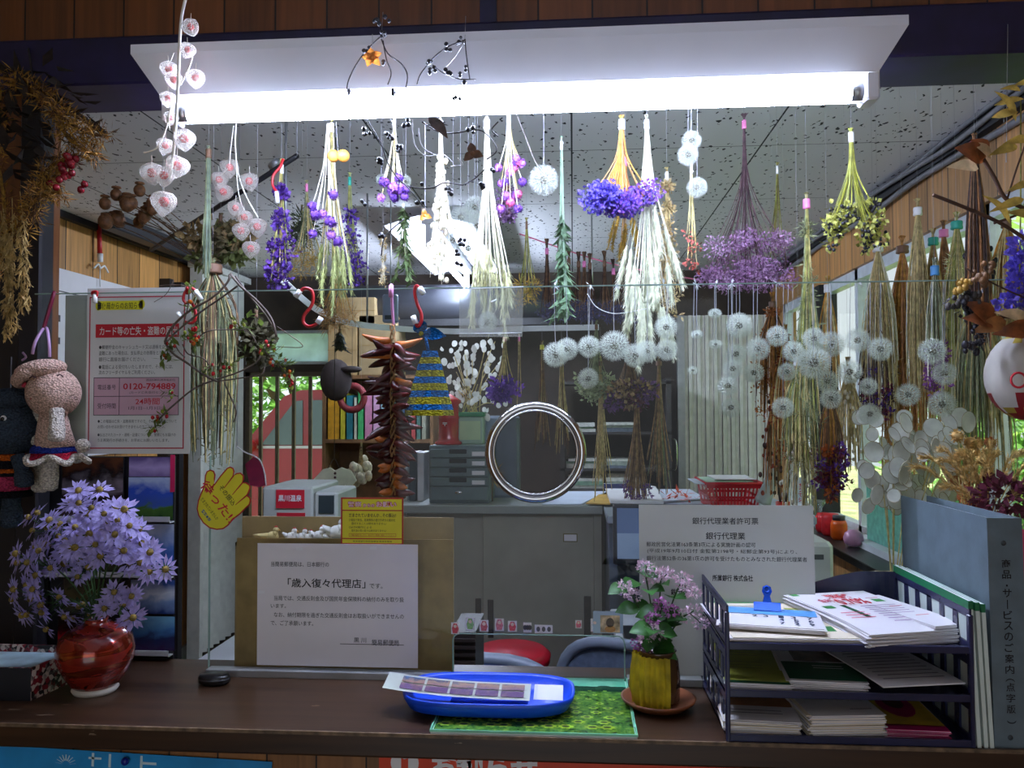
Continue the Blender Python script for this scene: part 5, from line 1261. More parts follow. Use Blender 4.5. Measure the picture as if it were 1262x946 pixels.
bunch('hydrangea_head', 'shaggy green brown dried hydrangea hanging low behind the wreath', 316, 380, 445, 1.72, 20, 12, bleaf, H_fluff([P('dark brown green petal', (74, 68, 48), .8, .3, 80, 0, .15)], .016, 34, .02, .016), .3, .0012, tie=tieb, stub=8)
# pods lying out from the left, stalks to the right
o = thing('poppy_pod_bunch', 'bunch of brown poppy pods with stalks slanting down right below the ceiling', 'dried flowers', W(150, 270, 2.3), GB)
ms = MB(brown)
for i in range(16):
    e = W(150 + U(-24, 40), 245 + U(-25, 30), 2.3 + U(-.06, .06)); f_ = W(252 + U(-10, 20), 318 + U(-14, 20), 2.35)
    ms.tube(bez([e, e.lerp(f_, .4) + Vector((0, 0, .01)), f_], 4), .0013, 4)
    mb = MB(P('brown poppy pod', (118, 78, 46), .6, .25, 80)); mb.ball(e, .02 * U(.7, 1.1), 10, 7, (1, 1, 1.1)).lathe([(.006, .018), (.014, .02), (.013, .024), (0, .024)], e, 10); mb.build('pod', o)
ms.build('stalks', o); MB(thr).tube([W(200, 285, 2.33), Vector((W(200, 285, 2.33).x, 2.33, HC))], .0006, 4).build('hanging_thread', o)
bunch('statice_bunch', 'violet statice bunch on yellow green stalks hanging at the left', 347, 195, 352, 1.74, 22, 18, [olive, straw], H_along([purp2, purp], .012, 18, .0115, .0105, 4, .5), .72, .0013, stub=14, dx=2)
bunch('yarrow_bunch', 'greyish small bunch with brushy gold ends left of the amaranth and wheat', 378, 222, 338, 1.98, 28, 26, [sage, straw], H_fluff([gpod], .012, 24, .02, .002, (1, 1, 1), .8, .5), .75, .0008, tie=tiep)
bunch('wreath_ball', 'dark green round dried clump behind the pale wheat at the left', 372, 252, 300, 2.2, 20, 10, oleaf, H_fluff([P('dark moss', (62, 72, 50), .9, .25, 90)], .024, 60, .022, .005), .3, .001, tie=tieb, stub=6)
bunch('wheat_bunch', 'pale green wheat bunch with long stalks hanging under the lamp at left', 409, 148, 345, 1.68, 24, 22, [ivory, straw, olive], H_ear(P('green wheat', (176, 182, 120), .7, .15, 90, 0, .3), .06, .006, 50, .0016, .016), .7, .0012, stub=10, dx=4)
bunch('amaranth_bunch', 'purple globe amaranth bunch in front of the pale green wheat', 404, 152, 300, 1.62, 24, 10, [ivory], H_ball([purp, lilc, purp], .0115, .0135), .5, .001, stub=8, dx=-2)
bunch('statice_bunch', 'dark violet statice bunch with green stalks right of the pale green wheat', 431, 212, 348, 1.86, 15, 14, [olive, sage], H_along([purp2], .0105, 12, .009, .009, 4, .6), .78, .0012, stub=12, dx=2, tie=tiet)
bunch('grass_bundle', 'short ochre grass tuft hanging behind the glass left of the strap', 418, 300, 402, 2.1, 22, 26, [gold, straw], H_fluff([P('ochre tuft', (170, 130, 80), .8, .2, 90, 0, .2)], .012, 30, .03, .0015, (1, 1, 1.6), 1, .4), .7, .0008, tie=tieb)
bunch('seed_spray', 'small pale seed spray hanging left of the pink strap', 472, 292, 350, 1.8, 6, 8, [ivory], H_along([beige], .006, 8, .007, .003, 5, .2), .8, .0008, stub=6)
bunch('amaranth_bunch', 'light mauve globe amaranth cluster near the middle left of the lamp', 486, 142, 245, 1.6, 17, 17, [ivory, straw], H_ball([lilc, lilc, purp], .010, .0125), .72, .0009, stub=10)
bunch('eucalyptus_sprig', 'small green leafy sprig hanging under the mauve amaranth cluster', 497, 250, 345, 1.8, 13, 9, [sage], H_leaf(P('fresh dry green leaf', (110, 132, 84), .6, .2, 80, 0, .3), .032, .009, 14), .75, .001, stub=6)
bunch('briza_bunch', 'cream quaking grass bunch with round pods hanging below the lamp', 543, 146, 350, 1.62, 18, 24, [ivory], H_pods([podc], .0052, 4, .55), .62, .001, stub=8, dx=2)
bunch('oat_bunch', 'white stalked wheat bunch with fan of pale ears in the middle', 600, 146, 372, 1.6, 26, 26, [ivory], H_ear(wheat, .075, .0055, 46, .0016, .02), .66, .0014, stub=8)
bunch('amaranth_bunch', 'violet and pink globe amaranth bunch right of the white stalked wheat', 627, 142, 262, 1.6, 20, 17, [straw, ivory], H_ball([lilc, purp, rosec, lilc], .0088, .0118), .42, .001, stub=6, dx=4)
bunch('lavender_bunch', 'dusky mauve bushy bunch behind the pink amaranth', 624, 196, 272, 1.68, 14, 14, [brown], H_fluff([mauved, mistc], .013, 60, .008, .004), .45, .001, stub=6, tie=tieb)
bunch('eucalyptus_sprig', 'pale green eucalyptus strand ending in long leaves at the glass edge', 692, 168, 392, 1.75, 15, 11, [P('pale green stem', (150, 176, 150), .6, .1, 60)], H_leaf(gleaf, .04, .014, 13, .62), .82, .0011, stub=12)
bunch('grass_bundle', 'thin fine stemmed bunch with gold tips above the glass edge', 649, 268, 372, 2.0, 16, 18, [olive, straw], H_fluff([gpod], .011, 20, .02, .002, (1, 1, 1.5)), .75, .0008, tie=tieb, stub=10)
# dark brooms along a pink string
ps_ = W(640, 288, 2.55); pe_ = W(862, 345, 2.55)
MB(P('pink string', (214, 110, 140), .6, .06, 20)).tube(bez([ps_, ps_.lerp(pe_, .5) - Vector((0, 0, .02)), pe_], 6), .0022, 5).build('line', None, 'pink string stretched under the ceiling carrying dark brown brooms', 'string')
for i, (x, ty) in enumerate(((674, 294), (689, 296), (701, 307), (713, 310), (720, 310), (727, 312), (745, 309), (756, 319), (765, 319), (772, 320))):
    bunch('lavender_broom', ['first', 'second', 'third', 'fourth', 'fifth', 'sixth', 'seventh', 'eighth', 'ninth', 'tenth'][i] + ' dark brown lavender broom from the left on the pink string', x, ty, 392, 2.54, 11, 20, [dbrown, brown], H_fluff([P('faded lavender', (66, 62, 96), .8, .25, 90)], .009, 22, .012, .004, (1, 1, 1.6), .8), .75, .0014, tie=random.choice((tieb, tiep)), stub=16, ceil=W(x, ty - 12, 2.54).z, thread=True, group='lavender brooms on the pink string')
# big statice
bunch('statice_bunch', 'large blue violet statice head on orange stalks, biggest in the row', 766, 142, 255, 1.6, 38, 30, [rust, gold], H_fluff([blue_v, blue_v, purp], .024, 120, .0075, .008, (1.1, 1, .8)), .80, .0013, stub=12, dx=-4, bow=.3)
bunch('millet_bunch', 'golden drooping spikes hanging below the big blue violet statice', 771, 190, 300, 1.74, 17, 12, [gold], H_ear(gpod, .055, .0058, 60, .003, .007, 1, .35), .62, .001, stub=10, tie=tiep)
bunch('plume_bunch', 'long white plume bunch right of the big statice reaching below the glass edge', 797, 142, 398, 1.64, 30, 26, [ivory, pamp], H_ear(pamp, .10, .0105, 150, .0016, .018, 1, .72), .42, .0012, stub=12, dx=2)
bunch('seed_spray', 'beige leafy seed bunch hanging just right of the white plumes', 822, 206, 390, 1.8, 17, 20, [beige, straw], H_along([beige], .010, 10, .012, .0045, 6, .4), .7, .001, stub=12, dx=2)
o_ = bunch('rosehip_twig', 'thin strand of small red dried buds under the dandelion pair', 852, 205, 352, 1.62, 8, 7, [straw], H_fluff([P('dusty red bud', (150, 70, 60), .7, .2, 90)], .008, 18, .009, .005), .55, .0008, stub=4)
bunch('sea_lavender_bunch', 'wide misty mauve bunch on dark wiry stalks hanging at right centre', 917, 140, 352, 1.9, 52, 46, [P('wiry plum stem', (84, 62, 66), .8, .2, 60)], H_fluff([P('mauve haze', (166, 124, 164), .7, .2, 140, 0, .3), P('pale mauve haze', (196, 160, 194), .7, .2, 140, 0, .3), P('mauve haze', (0, 0, 0))], .026, 120, .0085, .0042, (1.1, 1, .9), 1, .5), .72, .0009, tie=tiep, stub=14, bow=.36)
bunch('grass_bundle', 'thin wiry olive bunch just right of the misty mauve one', 958, 200, 330, 2.0, 16, 16, [olive, brown], H_fluff([mistc], .008, 16, .008, .004, (1, 1, 1), .6), .7, .0008, stub=10)
bunch('reed_bundle', 'long grey green reed bundle hanging from above the glass to mid window', 994, 238, 520, 1.72, 20, 60, [sage, straw, olive], H_along([P('grey green reed seed', (128, 134, 96), .8, .2, 90, 0, .2)], .006, 4, .02, .0025, 4, .45, .6), .62, .0011, tie=tiep, stub=14)
bunch('berry_bunch', 'yellow green bunch with black berry clusters at the upper right', 1049, 158, 305, 1.6, 42, 26, [olive, P('lime stem', (150, 150, 50), .7, .2, 60)], lambda e, d, path: [(yelg, lambda mb, p, dd: (mb.fluff(p, .011, 22, .011, .008), mb.mat(blackb), [mb.ball(p + Vector((U(-1, 1), U(-1, 1), U(-1.2, .3))) * .011, .0036, 6, 5) for _ in range(5)]), e, d)], .6, .0012, stub=12, bow=.3)
# ---- the curtain of bunches along the right window
GW = 'long dried bunches along the right window'
def win(label, x, ty, by, Y, hw, n, stems, heads, tie, lo=.6, dx=0, name='dried_grass_bunch', r=.0015, sep='flower_head'):
    return bunch(name, label, x, ty, by + 14, Y, hw * 1.15, int(n * 1.9), stems, heads, lo, r, tie=tie, stub=16, dx=dx, group=GW, ceil=HC, sep=sep, bow=-.3)
amber = P('amber dry stalk', (180, 126, 56), .7, .22, 60, 0, .3)
win('orange brown hanging bunch beside the grey folding door', 952, 360, 505, 2.5, 20, 36, [amber, rust, brown], H_along([P('orange brown seed', (170, 104, 60), .8, .25, 90, 0, .3)], .012, 6, .014, .006, 4, .4, .7), tieb)
win('dark red speckled seed bunch at the window corner', 955, 470, 600, 2.7, 16, 26, [brown, rust], H_pods([rustr, P('dark seed', (60, 34, 30), .6, .2, 60)], .007, 3, .3), tieb, .5, sep='seed')
win('reddish straw bunch in the window corner behind the silver pods', 968, 400, 560, 2.3, 18, 36, [rust, straw, amber], H_along([rustr], .008, 4, .01, .005, 3, .5, .6), tieb)
win('silvery small podded bunch sparkling against the window corner', 985, 500, 628, 2.1, 20, 26, [beige, ivory], H_pods([silver], .005, 4, .3), tiew, .55, sep='pod')
win('grey green straw bunch ending in the middle of the window', 985, 430, 570, 1.9, 20, 50, [sage, straw, olive], H_along([P('olive fuzz', (140, 136, 96), .8, .2, 90, 0, .3)], .007, 5, .016, .0025, 3, .5, .6), tiew)
win('short gold bunch with white bow at the window post', 1020, 340, 470, 2.1, 12, 26, [gold, straw], None, tiew)
win('rust and violet flower bunch with hooked stalk by the window post', 1022, 470, 600, 2.0, 16, 20, [rust, brown, gold], H_fluff([purp, P('burnt orange petal', (190, 100, 50), .7, .2, 90, 0, .3), P('wine petal', (110, 40, 70), .7, .2, 90, 0, .3)], .013, 26, .013, .009), tieb, .5)
win('pale beige bunch with pod tips hanging in the window behind the lowest puffs', 1045, 440, 570, 2.2, 14, 30, [straw, beige], H_pods([podc], .005, 2, .4, .7), tiew, .5, sep='pod')
win('dark violet and brown bunch mid window above the honesty seed heads', 1078, 380, 500, 2.25, 18, 26, [dbrown, brown], H_fluff([purp2, P('wine petal', (0, 0, 0)), dbrown], .012, 26, .012, .007), tieb, .5)
win('long straw coloured bunch left of the amber one at the window', 1082, 290, 520, 2.25, 20, 56, [straw, ivory, beige], H_along([beige], .007, 4, .016, .002, 3, .6, .5), tiew)
win('broad amber brown stalk bunch in the middle of the window', 1112, 292, 600, 2.3, 26, 80, [amber, gold, rust], H_along([amber, gold], .008, 4, .02, .0025, 4, .55, .5), tieb)
win('beige thick stalked bunch with upright ends high on the right wall', 1131, 245, 470, 2.1, 14, 34, [beige, straw], None, tiew, .8)
win('teal tied straw bunch on the right wall', 1150, 282, 540, 2.15, 16, 46, [straw, amber], H_along([straw], .006, 4, .018, .002, 3, .6, .5), tiet)
win('rosy pink tied brown bunch on the right wall', 1163, 272, 500, 2.2, 14, 40, [brown, rust], H_fluff([P('plum floret', (130, 74, 136), .7, .2, 90, 0, .3)], .011, 20, .011, .006, (1, 1, 1), .7), tiep, .55)
win('straw bunch hung by a long teal strap on the right wall', 1179, 262, 560, 2.1, 20, 56, [straw, ivory, olive], H_along([wheat], .006, 5, .02, .002, 4, .5, .6), tiet)
win('blue tied pale bunch with lilac tufts below the wall', 1152, 318, 470, 1.72, 12, 22, [ivory, sage], H_fluff([P('plum floret', (0, 0, 0))], .010, 20, .011, .006, (1, 1, 1), .6), tiebl)
win('olive thin stalked bunch with black seeds near the right edge', 1206, 238, 400, 1.8, 18, 26, [olive, straw], H_pods([blackb], .0055, 3, .6, .8), tiew, .6, sep='seed')
win('tall dark brown stalk bunch with red and white tie at the upper right', 1201, 165, 420, 1.75, 14, 40, [brown, dbrown, rust], None, tiep, .75)
win('grey green long grass bunch trailing over the bright window at the right', 1205, 340, 585, 2.0, 30, 70, [sage, straw, P('pale grass', (176, 174, 132), .7, .15, 60, 0, .3)], None, tiew, .55, dx=6)
win('straw grass bunch with wheat tips at the far right window', 1240, 260, 380, 2.0, 20, 36, [straw, gold], H_ear(beige, .04, .005, 30, .0016, .012), tieb, .6)

# ---- bunches hooked on the curved curtain rail deeper in the office
GR = 'bunches hooked on the curtain rail'
def rail(label, x, ty, by, hw, n, stems, heads, tie, name='dried_grass_bunch', lo=.7, Y=3.46, dx=0, ceil=1.81):
    return bunch(name, label, x, ty, by, Y, hw, n, stems, heads, lo, .002, tie=tie, stub=8, dx=dx, group=GR, thread=True, ceil=ceil)
rail('straw bunch with yellow hook left of the two behind the speech ring', 668, 420, 560, 11, 24, [straw, beige, brown], None, tiey)
rail('straw bunch with yellow hook right of the two behind the speech ring', 692, 420, 560, 11, 24, [straw, brown], None, tiey)
rail('violet tipped bunch hanging beside the white honesty pods', 622, 410, 492, 15, 20, [brown, straw], H_fluff([purp2, purp], .026, 26, .026, .018), tiep)
rail('curved horn shaped stalk pair hanging right of the honesty pods', 640, 410, 500, 5, 5, [beige], None, tiep)
rail('thick beige stalk bunch right of the speech ring', 740, 440, 620, 15, 22, [beige, straw], None, tieb)
rail('white green fluffy bunch in the dark middle of the office', 735, 395, 490, 18, 18, [sage], H_fluff([P('pale green floret', (160, 170, 130), .8, .2, 90, 0, .2)], .03, 36, .022, .014), tieb)
rail('dusky red and beige flower bunch upside down in the dark middle', 775, 410, 500, 26, 26, [brown], H_fluff([P('dusky red', (92, 42, 60), .8, .25, 60), P('dry beige floret', (150, 124, 90), .8, .25, 60), mauved], .032, 40, .026, .018), tieb)
rail('brown long stalk bunch under the dusky red flowers', 785, 470, 640, 18, 46, [brown, P('dull straw', (140, 110, 70), .8, .25, 60)], H_fluff([mauved], .016, 16, .02, .01, (1, 1, 1), .3), tieb)
rail('tall dull green straw bunch left of the grey folding door', 812, 440, 612, 18, 46, [P('dull straw', (0, 0, 0)), sage, brown], None, tieb)

# ---- dandelion clocks
m, nt, b, out = newmat('dandelion down')
df = nd(nt, 'ShaderNodeBsdfDiffuse'); df.inputs[0].default_value = (*lin((226, 232, 222)), 1); tl = nd(nt, 'ShaderNodeBsdfTranslucent'); tl.inputs[0].default_value = (*lin((232, 236, 228)), 1)
x_ = nd(nt, 'ShaderNodeMixShader'); x_.inputs[0].default_value = .5; nt.links.new(df.outputs[0], x_.inputs[1]); nt.links.new(tl.outputs[0], x_.inputs[2]); nt.links.new(x_.outputs[0], out.inputs[0]); down = m
def make_down():
    mb = MB(down)
    for i in range(150):
        z = 1 - 2 * (i + .5) / 150; a = i * 2.39996; q = math.sqrt(1 - z * z); d = Vector((q * math.cos(a), q * math.sin(a), z)); u, v = perp(d)
        p = d * U(.58, .68); s = rdir().cross(d).normalized() * .006; mb.quad(d * .16 - s, d * .16 + s, p + s, p - s)
        for k in range(8):
            an = 6.2832 * k / 8 + i; o_ = (u * math.cos(an) + v * math.sin(an)); e = d * U(.88, 1.0) + o_ * U(.16, .24); t_ = d.cross(o_) * .0085
            mb.add([p - t_, p + t_, e + t_ * .5, e - t_ * .5], [(0, 1, 2, 3)])
    return mb
down_mesh = make_down().mesh('dandelion down'); mc = MB(P('dandelion heart', (72, 66, 44), .8, .3, 90)); mc.ball((0, 0, 0), .26, 10, 7)
for i in range(60): d = rdir(); mc.dia(d * .15, d, perp(d)[0], .2, .03)
core_mesh = mc.mesh('dandelion heart')
PUFF = [0]
GP = 'dandelion clocks strung on the screen'
def puff(x, y, dpx, label, Y, topy=None, group=GP, sc=(1, 1, 1), stem=None):
    c = W(x, y, Y); r_ = dpx / 2 * Y / 1000; o = thing('dandelion_clock', label, 'dandelion clock', c, group)
    for nm, me in (('seed_globe', down_mesh), ('heart', core_mesh)):
        k = bpy.data.objects.new(nm, me); col.objects.link(k); k.parent = o; k.scale = (r_ * sc[0], r_ * sc[1], r_ * sc[2]); k.rotation_euler = (U(0, 6), U(0, 6), U(0, 6)) if sc == (1, 1, 1) else (0, 0, U(0, 6)); ORG[k.name] = c
    if topy is not None:
        t0 = W(x + U(-2, 2), topy, Y); MB(thr).tube([c + Vector((0, 0, r_ * .2)), c.lerp(t0, .5) + Vector((U(-.001, .001), 0, 0)), t0], .00055, 4).build('thread', o)
    return o
def gtop(x): return 352 - (x - 645) * .0115
row = [(685, 437, 34), (699, 430, 30), (726, 427, 30), (757, 426, 40), (783, 438, 32), (797, 433, 30), (725, 466, 28), (821, 403, 31), (822, 431, 29), (881, 386, 18), (882, 424, 18), (911, 401, 34), (907, 436, 28), (934, 430, 31), (958, 414, 28), (903, 454, 27), (929, 459, 27), (897, 475, 28), (901, 502, 27), (978, 433, 28), (970, 458, 24), (1003, 417, 29), (1025, 424, 33), (1003, 447, 42), (1020, 470, 29), (1057, 419, 31), (1047, 458, 31), (1024, 491, 27), (1085, 430, 31), (1070, 476, 23), (1072, 510, 28), (1149, 433, 34), (1164, 460, 30), (1119, 486, 30), (1161, 498, 34), (965, 502, 28), (859, 412, 17), (854, 456, 16)]
srt = sorted(row)
ordn = ['first', 'second', 'third', 'fourth', 'fifth', 'sixth', 'seventh', 'eighth', 'ninth', 'tenth', 'eleventh', 'twelfth', 'thirteenth', 'fourteenth', 'fifteenth', 'sixteenth', 'seventeenth', 'eighteenth', 'nineteenth', 'twentieth'] 
ordn += ['twenty-' + w for w in ordn[:9]] + ['thirtieth'] + ['thirty-' + w for w in ordn[:9]]
for i, (x, y, d_) in enumerate(srt):
    sz = 'tiny' if d_ < 20 else 'large' if d_ >= 34 else 'medium' if d_ > 28 else 'small'
    lv = 'high' if y < 428 else 'low' if y > 465 else 'mid height'
    lb = f'{sz} white dandelion clock at {lv}, {ordn[i]} from the left below the screen edge'
    puff(x, y, d_, lb, YG + (.034 if i % 2 else .050) + U(-.006, .006), gtop(x), GP, (1, 1, .72) if 'tiny' in lb else (1, 1, 1))
for x, y, d_, lb in ((585, 255, 30, 'top dandelion clock of the cluster under the lamp middle'), (568, 268, 30, 'left upper dandelion clock of the cluster under the lamp middle'), (588, 278, 28, 'right middle dandelion clock of the cluster under the lamp middle'), (577, 306, 30, 'lowest dandelion clock of the cluster under the lamp middle'), (558, 296, 28, 'lower left dandelion clock of the cluster under the lamp middle'), (470, 221, 15, 'faint small dandelion clock left behind the light mauve amaranth'), (500, 223, 16, 'faint small dandelion clock right behind the light mauve amaranth'), (852, 173, 26, 'topmost dandelion clock on the strand right of the plumes'), (848, 191, 28, 'second dandelion clock on the strand right of the plumes'), (859, 231, 27, 'single lower dandelion clock on the strand right of the plumes')):
    puff(x, y, d_, lb, 1.75 if x < 800 else 1.6, -100 if x < 800 else -160, 'dandelion clocks under the lamp')
puff(601, 397, 30, 'flat dandelion clock inside the clear plastic bag', YG + .012, 356, None, (1, .35, 1))
o = puff(670, 222, 40, 'big round fluffy white seed ball alone under the lamp', 1.6, -160, None)
MB(P('grey twig stem', (110, 104, 98), .7, .2, 60)).tube(bez([W(637, 142, 1.6), W(648, 170, 1.6), W(660, 200, 1.6), W(671, 214, 1.57)], 4), .0011, 5).build('stem', o)
tp = P('shiny tape knot', (216, 220, 222), .2, .05, 9, 0, .3)
for x in (684, 728, 760, 818, 858, 882, 902, 958, 1060):
    mb = MB(tp); c = W(x, gtop(x), YG - .004)
    for i in range(6): d = (rdir() + Vector((0, 0, -.6))).normalized(); mb.dia(c, d, perp(d)[0], .012, .004)
    mb.build('thread_knot', None, {684: 'shiny tape knot on the screen edge, first from the left', 728: 'shiny tape knot on the screen edge, second from the left', 760: 'shiny tape knot on the screen edge above the largest middle puff', 818: 'shiny tape knot on the screen edge left of the folding door', 858: 'shiny tape knot above the tiniest puffs', 882: 'shiny tape knot above the paired tiny puffs', 902: 'shiny tape knot above the tall puff column', 958: 'shiny tape knot under the misty mauve bunch', 1060: 'shiny tape knot on the screen edge, last to the right'}[x], 'tape knot', 'tape knots on the screen edge')
MB(P('white wire', (226, 228, 230), .3, .03, 9)).tube(bez([W(724, 362, YG + .02), W(735, 378, YG + .02), W(755, 386, YG + .02), W(778, 384, YG + .02), W(797, 380, YG + .02)], 5), .0007, 5).build('wire', None, 'curved white wire drooping below the screen edge by the plumes', 'wire')

# ---- dark berried vine across the lamp, star pods
Yv = 1.29
vine = thing('berry_vine', 'thin dark vine with black berries trailing over the middle of the lamp', 'vine', W(520, 240, Yv))
vw = P('dark vine', (52, 46, 52), .7, .2, 60); pv = P('pale tendril', (206, 204, 208), .6, .06, 60)
def vtwig(pts, r, m=vw): MB(m).tube(bez([W(x, y, Yv + .01 * math.sin(x * .13)) for x, y in pts], 5), r, 5).build('tendril', vine)
for pts in ([(468, 46), (450, 64), (436, 85), (428, 105), (430, 120)], [(472, 50), (476, 72), (482, 90), (478, 104)], [(470, 48), (478, 66), (494, 78), (502, 92), (500, 110)], [(573, 48), (575, 70), (579, 98)], [(573, 50), (555, 56), (540, 66), (530, 76), (518, 92), (514, 104)], [(533, 80), (546, 90), (565, 97), (586, 98)], [(452, 147), (470, 178), (480, 205), (500, 228), (530, 232), (548, 225), (570, 228)], [(520, 150), (540, 162), (560, 164), (590, 160), (606, 172), (612, 186), (600, 196)], [(598, 208), (585, 220), (570, 228)], [(500, 228), (512, 242), (522, 255)], [(498, 270), (480, 285), (473, 295), (470, 315)], [(614, 150), (606, 160), (614, 168)]): vtwig(pts, .0011)
for pts in ([(573, 50), (562, 68), (550, 82)], [(508, 148), (511, 178), (525, 192), (545, 190), (558, 200)], [(516, 158), (520, 180), (538, 192)], [(556, 205), (570, 203), (564, 195)]): vtwig(pts, .0008, pv)
for (x, y, n) in ((470, 42, 6), (478, 22, 3), (463, 27, 4), (452, 62, 4), (469, 78, 3), (568, 50, 5), (550, 57, 2), (527, 78, 5), (533, 87, 5), (554, 89, 4), (555, 65, 2), (574, 86, 2), (567, 240 - 150, 2), (572, 98, 2), (430, 115, 2), (500, 152, 4), (453, 162, 4), (490, 183, 7), (480, 168, 5), (470, 200, 6), (520, 230, 2), (553, 236, 6), (580, 160, 4), (596, 230, 7), (604, 212, 3), (516, 250, 3), (470, 288, 4), (568, 298, 6), (566, 312, 4), (564, 325, 3), (486, 112, 3), (450, 250, 3), (563, 118, 3)):
    mb = MB(blackb)
    for i in range(n): mb.ball(W(x + U(-5, 5) * (n > 2), y + U(-4, 4), Yv + U(-.006, .006)), U(.0028, .0042), 7, 5)
    mb.build('berry_cluster', vine)
MB(thr).tube([W(573, 48, Yv), W(574, 20, 1.44)], .0005, 4).tube([W(470, 46, Yv), W(472, 15, 1.44)], .0005, 4).build('hanging_thread', vine)
def starpod(x, y, s, label, Y=1.28, m=None, k=5, topy=None):
    m = m or P('amber star pod', (200, 124, 50), .4, .25, 90, 0, .2); c = W(x, y, Y); o = thing('star_pod', label, 'seed pod', c, 'star shaped seed pods'); mb = MB(m); r_ = s * Y / 1000
    for i in range(k):
        a = math.pi / 2 + 6.2832 * i / k + .2; d = Vector((math.cos(a), U(-.35, .1), math.sin(a))).normalized(); mb.leafblade(c - d * r_ * .1, c + d * r_, r_ * .75, Vector((0, -1, 0)), .18)
    mb.ball(c, r_ * .3, 8, 6); mb.build('pod', o); MB(thr).tube([c, W(x, topy or y - 30, Y)], .0005, 4).build('thread', o)
starpod(459, 72, 14, 'amber star shaped pod in front of the lamp reflector')
starpod(583, 190, 15, 'dark brown split star pod hanging below the lamp', 1.3, P('dark star pod', (104, 70, 48), .5, .3, 90), 3, 150)
starpod(524, 266, 9, 'small orange pod beside the cream quaking grass', 1.5, None, 3, 150)
o = thing('seed_pod', 'long dark brown wing shaped pod near the middle of the lamp', 'seed pod', W(540, 158, 1.29), 'star shaped seed pods'); MB(P('dark wing pod', (74, 58, 50), .5, .3, 60)).leafblade(W(528, 145, 1.29), W(552, 171, 1.29), .02, Vector((.3, -1, .2)), .1).build('pod', o); MB(thr).tube([W(528, 145, 1.29), W(528, 120, 1.3)], .0005, 4).build('thread', o)
o = thing('dried_gourd', 'orange brown dried fruit halves hanging by the purple amaranth', 'dried fruit', W(417, 193, 1.55)); MB(P('dried orange rind', (190, 130, 50), .6, .25, 60)).ball(W(411, 192, 1.55), .0125, 12, 8).ball(W(423, 192, 1.55), .0125, 12, 8).build('fruit', o); MB(thr).tube([W(417, 190, 1.55), W(414, 150, 1.55)], .0005, 4).build('thread', o)

# ---- garland at the upper left, branch at the upper right
Yl = 1.33
ga = thing('moss_garland', 'ochre moss and oat garland hanging in the upper left corner', 'garland', W(40, 415, Yl))
mossm = [P('ochre moss', (140, 98, 40), .8, .3, 120, 0, .3), P('brown moss', (84, 56, 28), .8, .3, 120, 0, .2), P('yellow moss', (164, 124, 50), .8, .25, 120, 0, .3)]
paths = [[(-10, 95), (20, 100), (50, 118), (75, 140), (95, 155)], [(30, 100), (62, 125), (85, 150), (112, 165), (128, 166)], [(70, 150), (85, 170), (105, 185), (118, 190)], [(95, 190), (70, 200), (55, 215), (50, 240), (30, 260), (10, 290)], [(60, 215), (45, 240), (40, 270), (20, 300)], [(0, 110), (-5, 180), (5, 250), (0, 330)], [(80, 200), (60, 232), (75, 238)]]
for pi, pts in enumerate(paths):
    mb = MB(mossm[pi % 3]); pth = bez([W(x, y, Yl + U(-.02, .02)) for x, y in pts], 8); mb.tube(pth, .003, 5)
    for p_ in pth:
        for _ in range(2):
            mb.mat(random.choice(mossm)).fluff(p_ + rdir() * .008, .011, 9, .02, .0022, (1, 1, 1), .1, .5)
    mb.build('moss_strand', ga)
dkl = P('dark dry leaf', (44, 34, 30), .8, .3, 60, 0, .1)
mb = MB(dkl)
for _ in range(70):
    d = rdir(); mb.dia(W(U(-10, 70), U(78, 220), Yl + U(.0, .05)), d, perp(d)[0], U(.03, .06), U(.015, .03))
for _ in range(16): d = (Vector((U(.2, 1), U(-.3, .3), U(-.6, .2)))).normalized(); mb.dia(W(U(60, 110), U(110, 165), Yl + .02), d, perp(d)[0], U(.03, .05), U(.01, .02))
mb.build('dark_leaves', ga)
for (x, y, n) in ((85, 200, 12), (80, 212, 8), (70, 225, 3), (108, 232, 3)):
    for _ in range(n): MB(P('dark red berry', (120, 16, 30), .15, .2, 60)).ball(W(x + U(-9, 9), y + U(-9, 9), Yl - .01 + U(-.01, .01)), .0062, 9, 7).build('berry', ga)
ot = P('oat husk', (186, 158, 100), .7, .2, 90, 0, .3)
for i in range(9):
    x0 = U(-6, 30); y0 = U(235, 270); y1 = U(330, 418); x1 = x0 + U(-8, 14); pth = bez([W(x0, y0, Yl), W((x0 + x1) / 2 + 3, (y0 + y1) / 2, Yl - .01), W(x1, y1, Yl)], 6); mb = MB(ot); mb.tube(pth, .001, 4)
    for p_ in pth[2:]:
        for _ in range(3): d = Vector((U(-.6, .6), U(-.5, .3), -1)).normalized(); mb.ear(p_ + rdir() * .004, p_ + d * .016, .0034, 8, .002, .008)
    mb.build('oat_stalk', ga)
MB(P('dark branch', (36, 30, 30), .8, .2, 40)).tube(bez([W(-10, 80, Yl + .03), W(40, 95, Yl + .03), W(80, 130, Yl + .03), W(130, 165, Yl + .03)], 5), .006, 6).tube([W(40, 95, Yl + .03), W(35, 60, 1.44)], .002, 5).build('branch', ga)
Yr = 1.30
br_ = thing('pod_branch', 'brown branch with open husk pods and yellow leaves at the upper right edge', 'branch', W(1225, 300, Yr))
bk = P('brown pod husk', (120, 66, 34), .4, .3, 60, 0, .15); yl = P('yellow dry leaf', (190, 160, 76), .7, .2, 60, 0, .3); inn = P('pale pod lining', (206, 180, 140), .6, .15, 60, 0, .3)
tb = MB(P('brown branch', (74, 48, 34), .8, .2, 40)); 
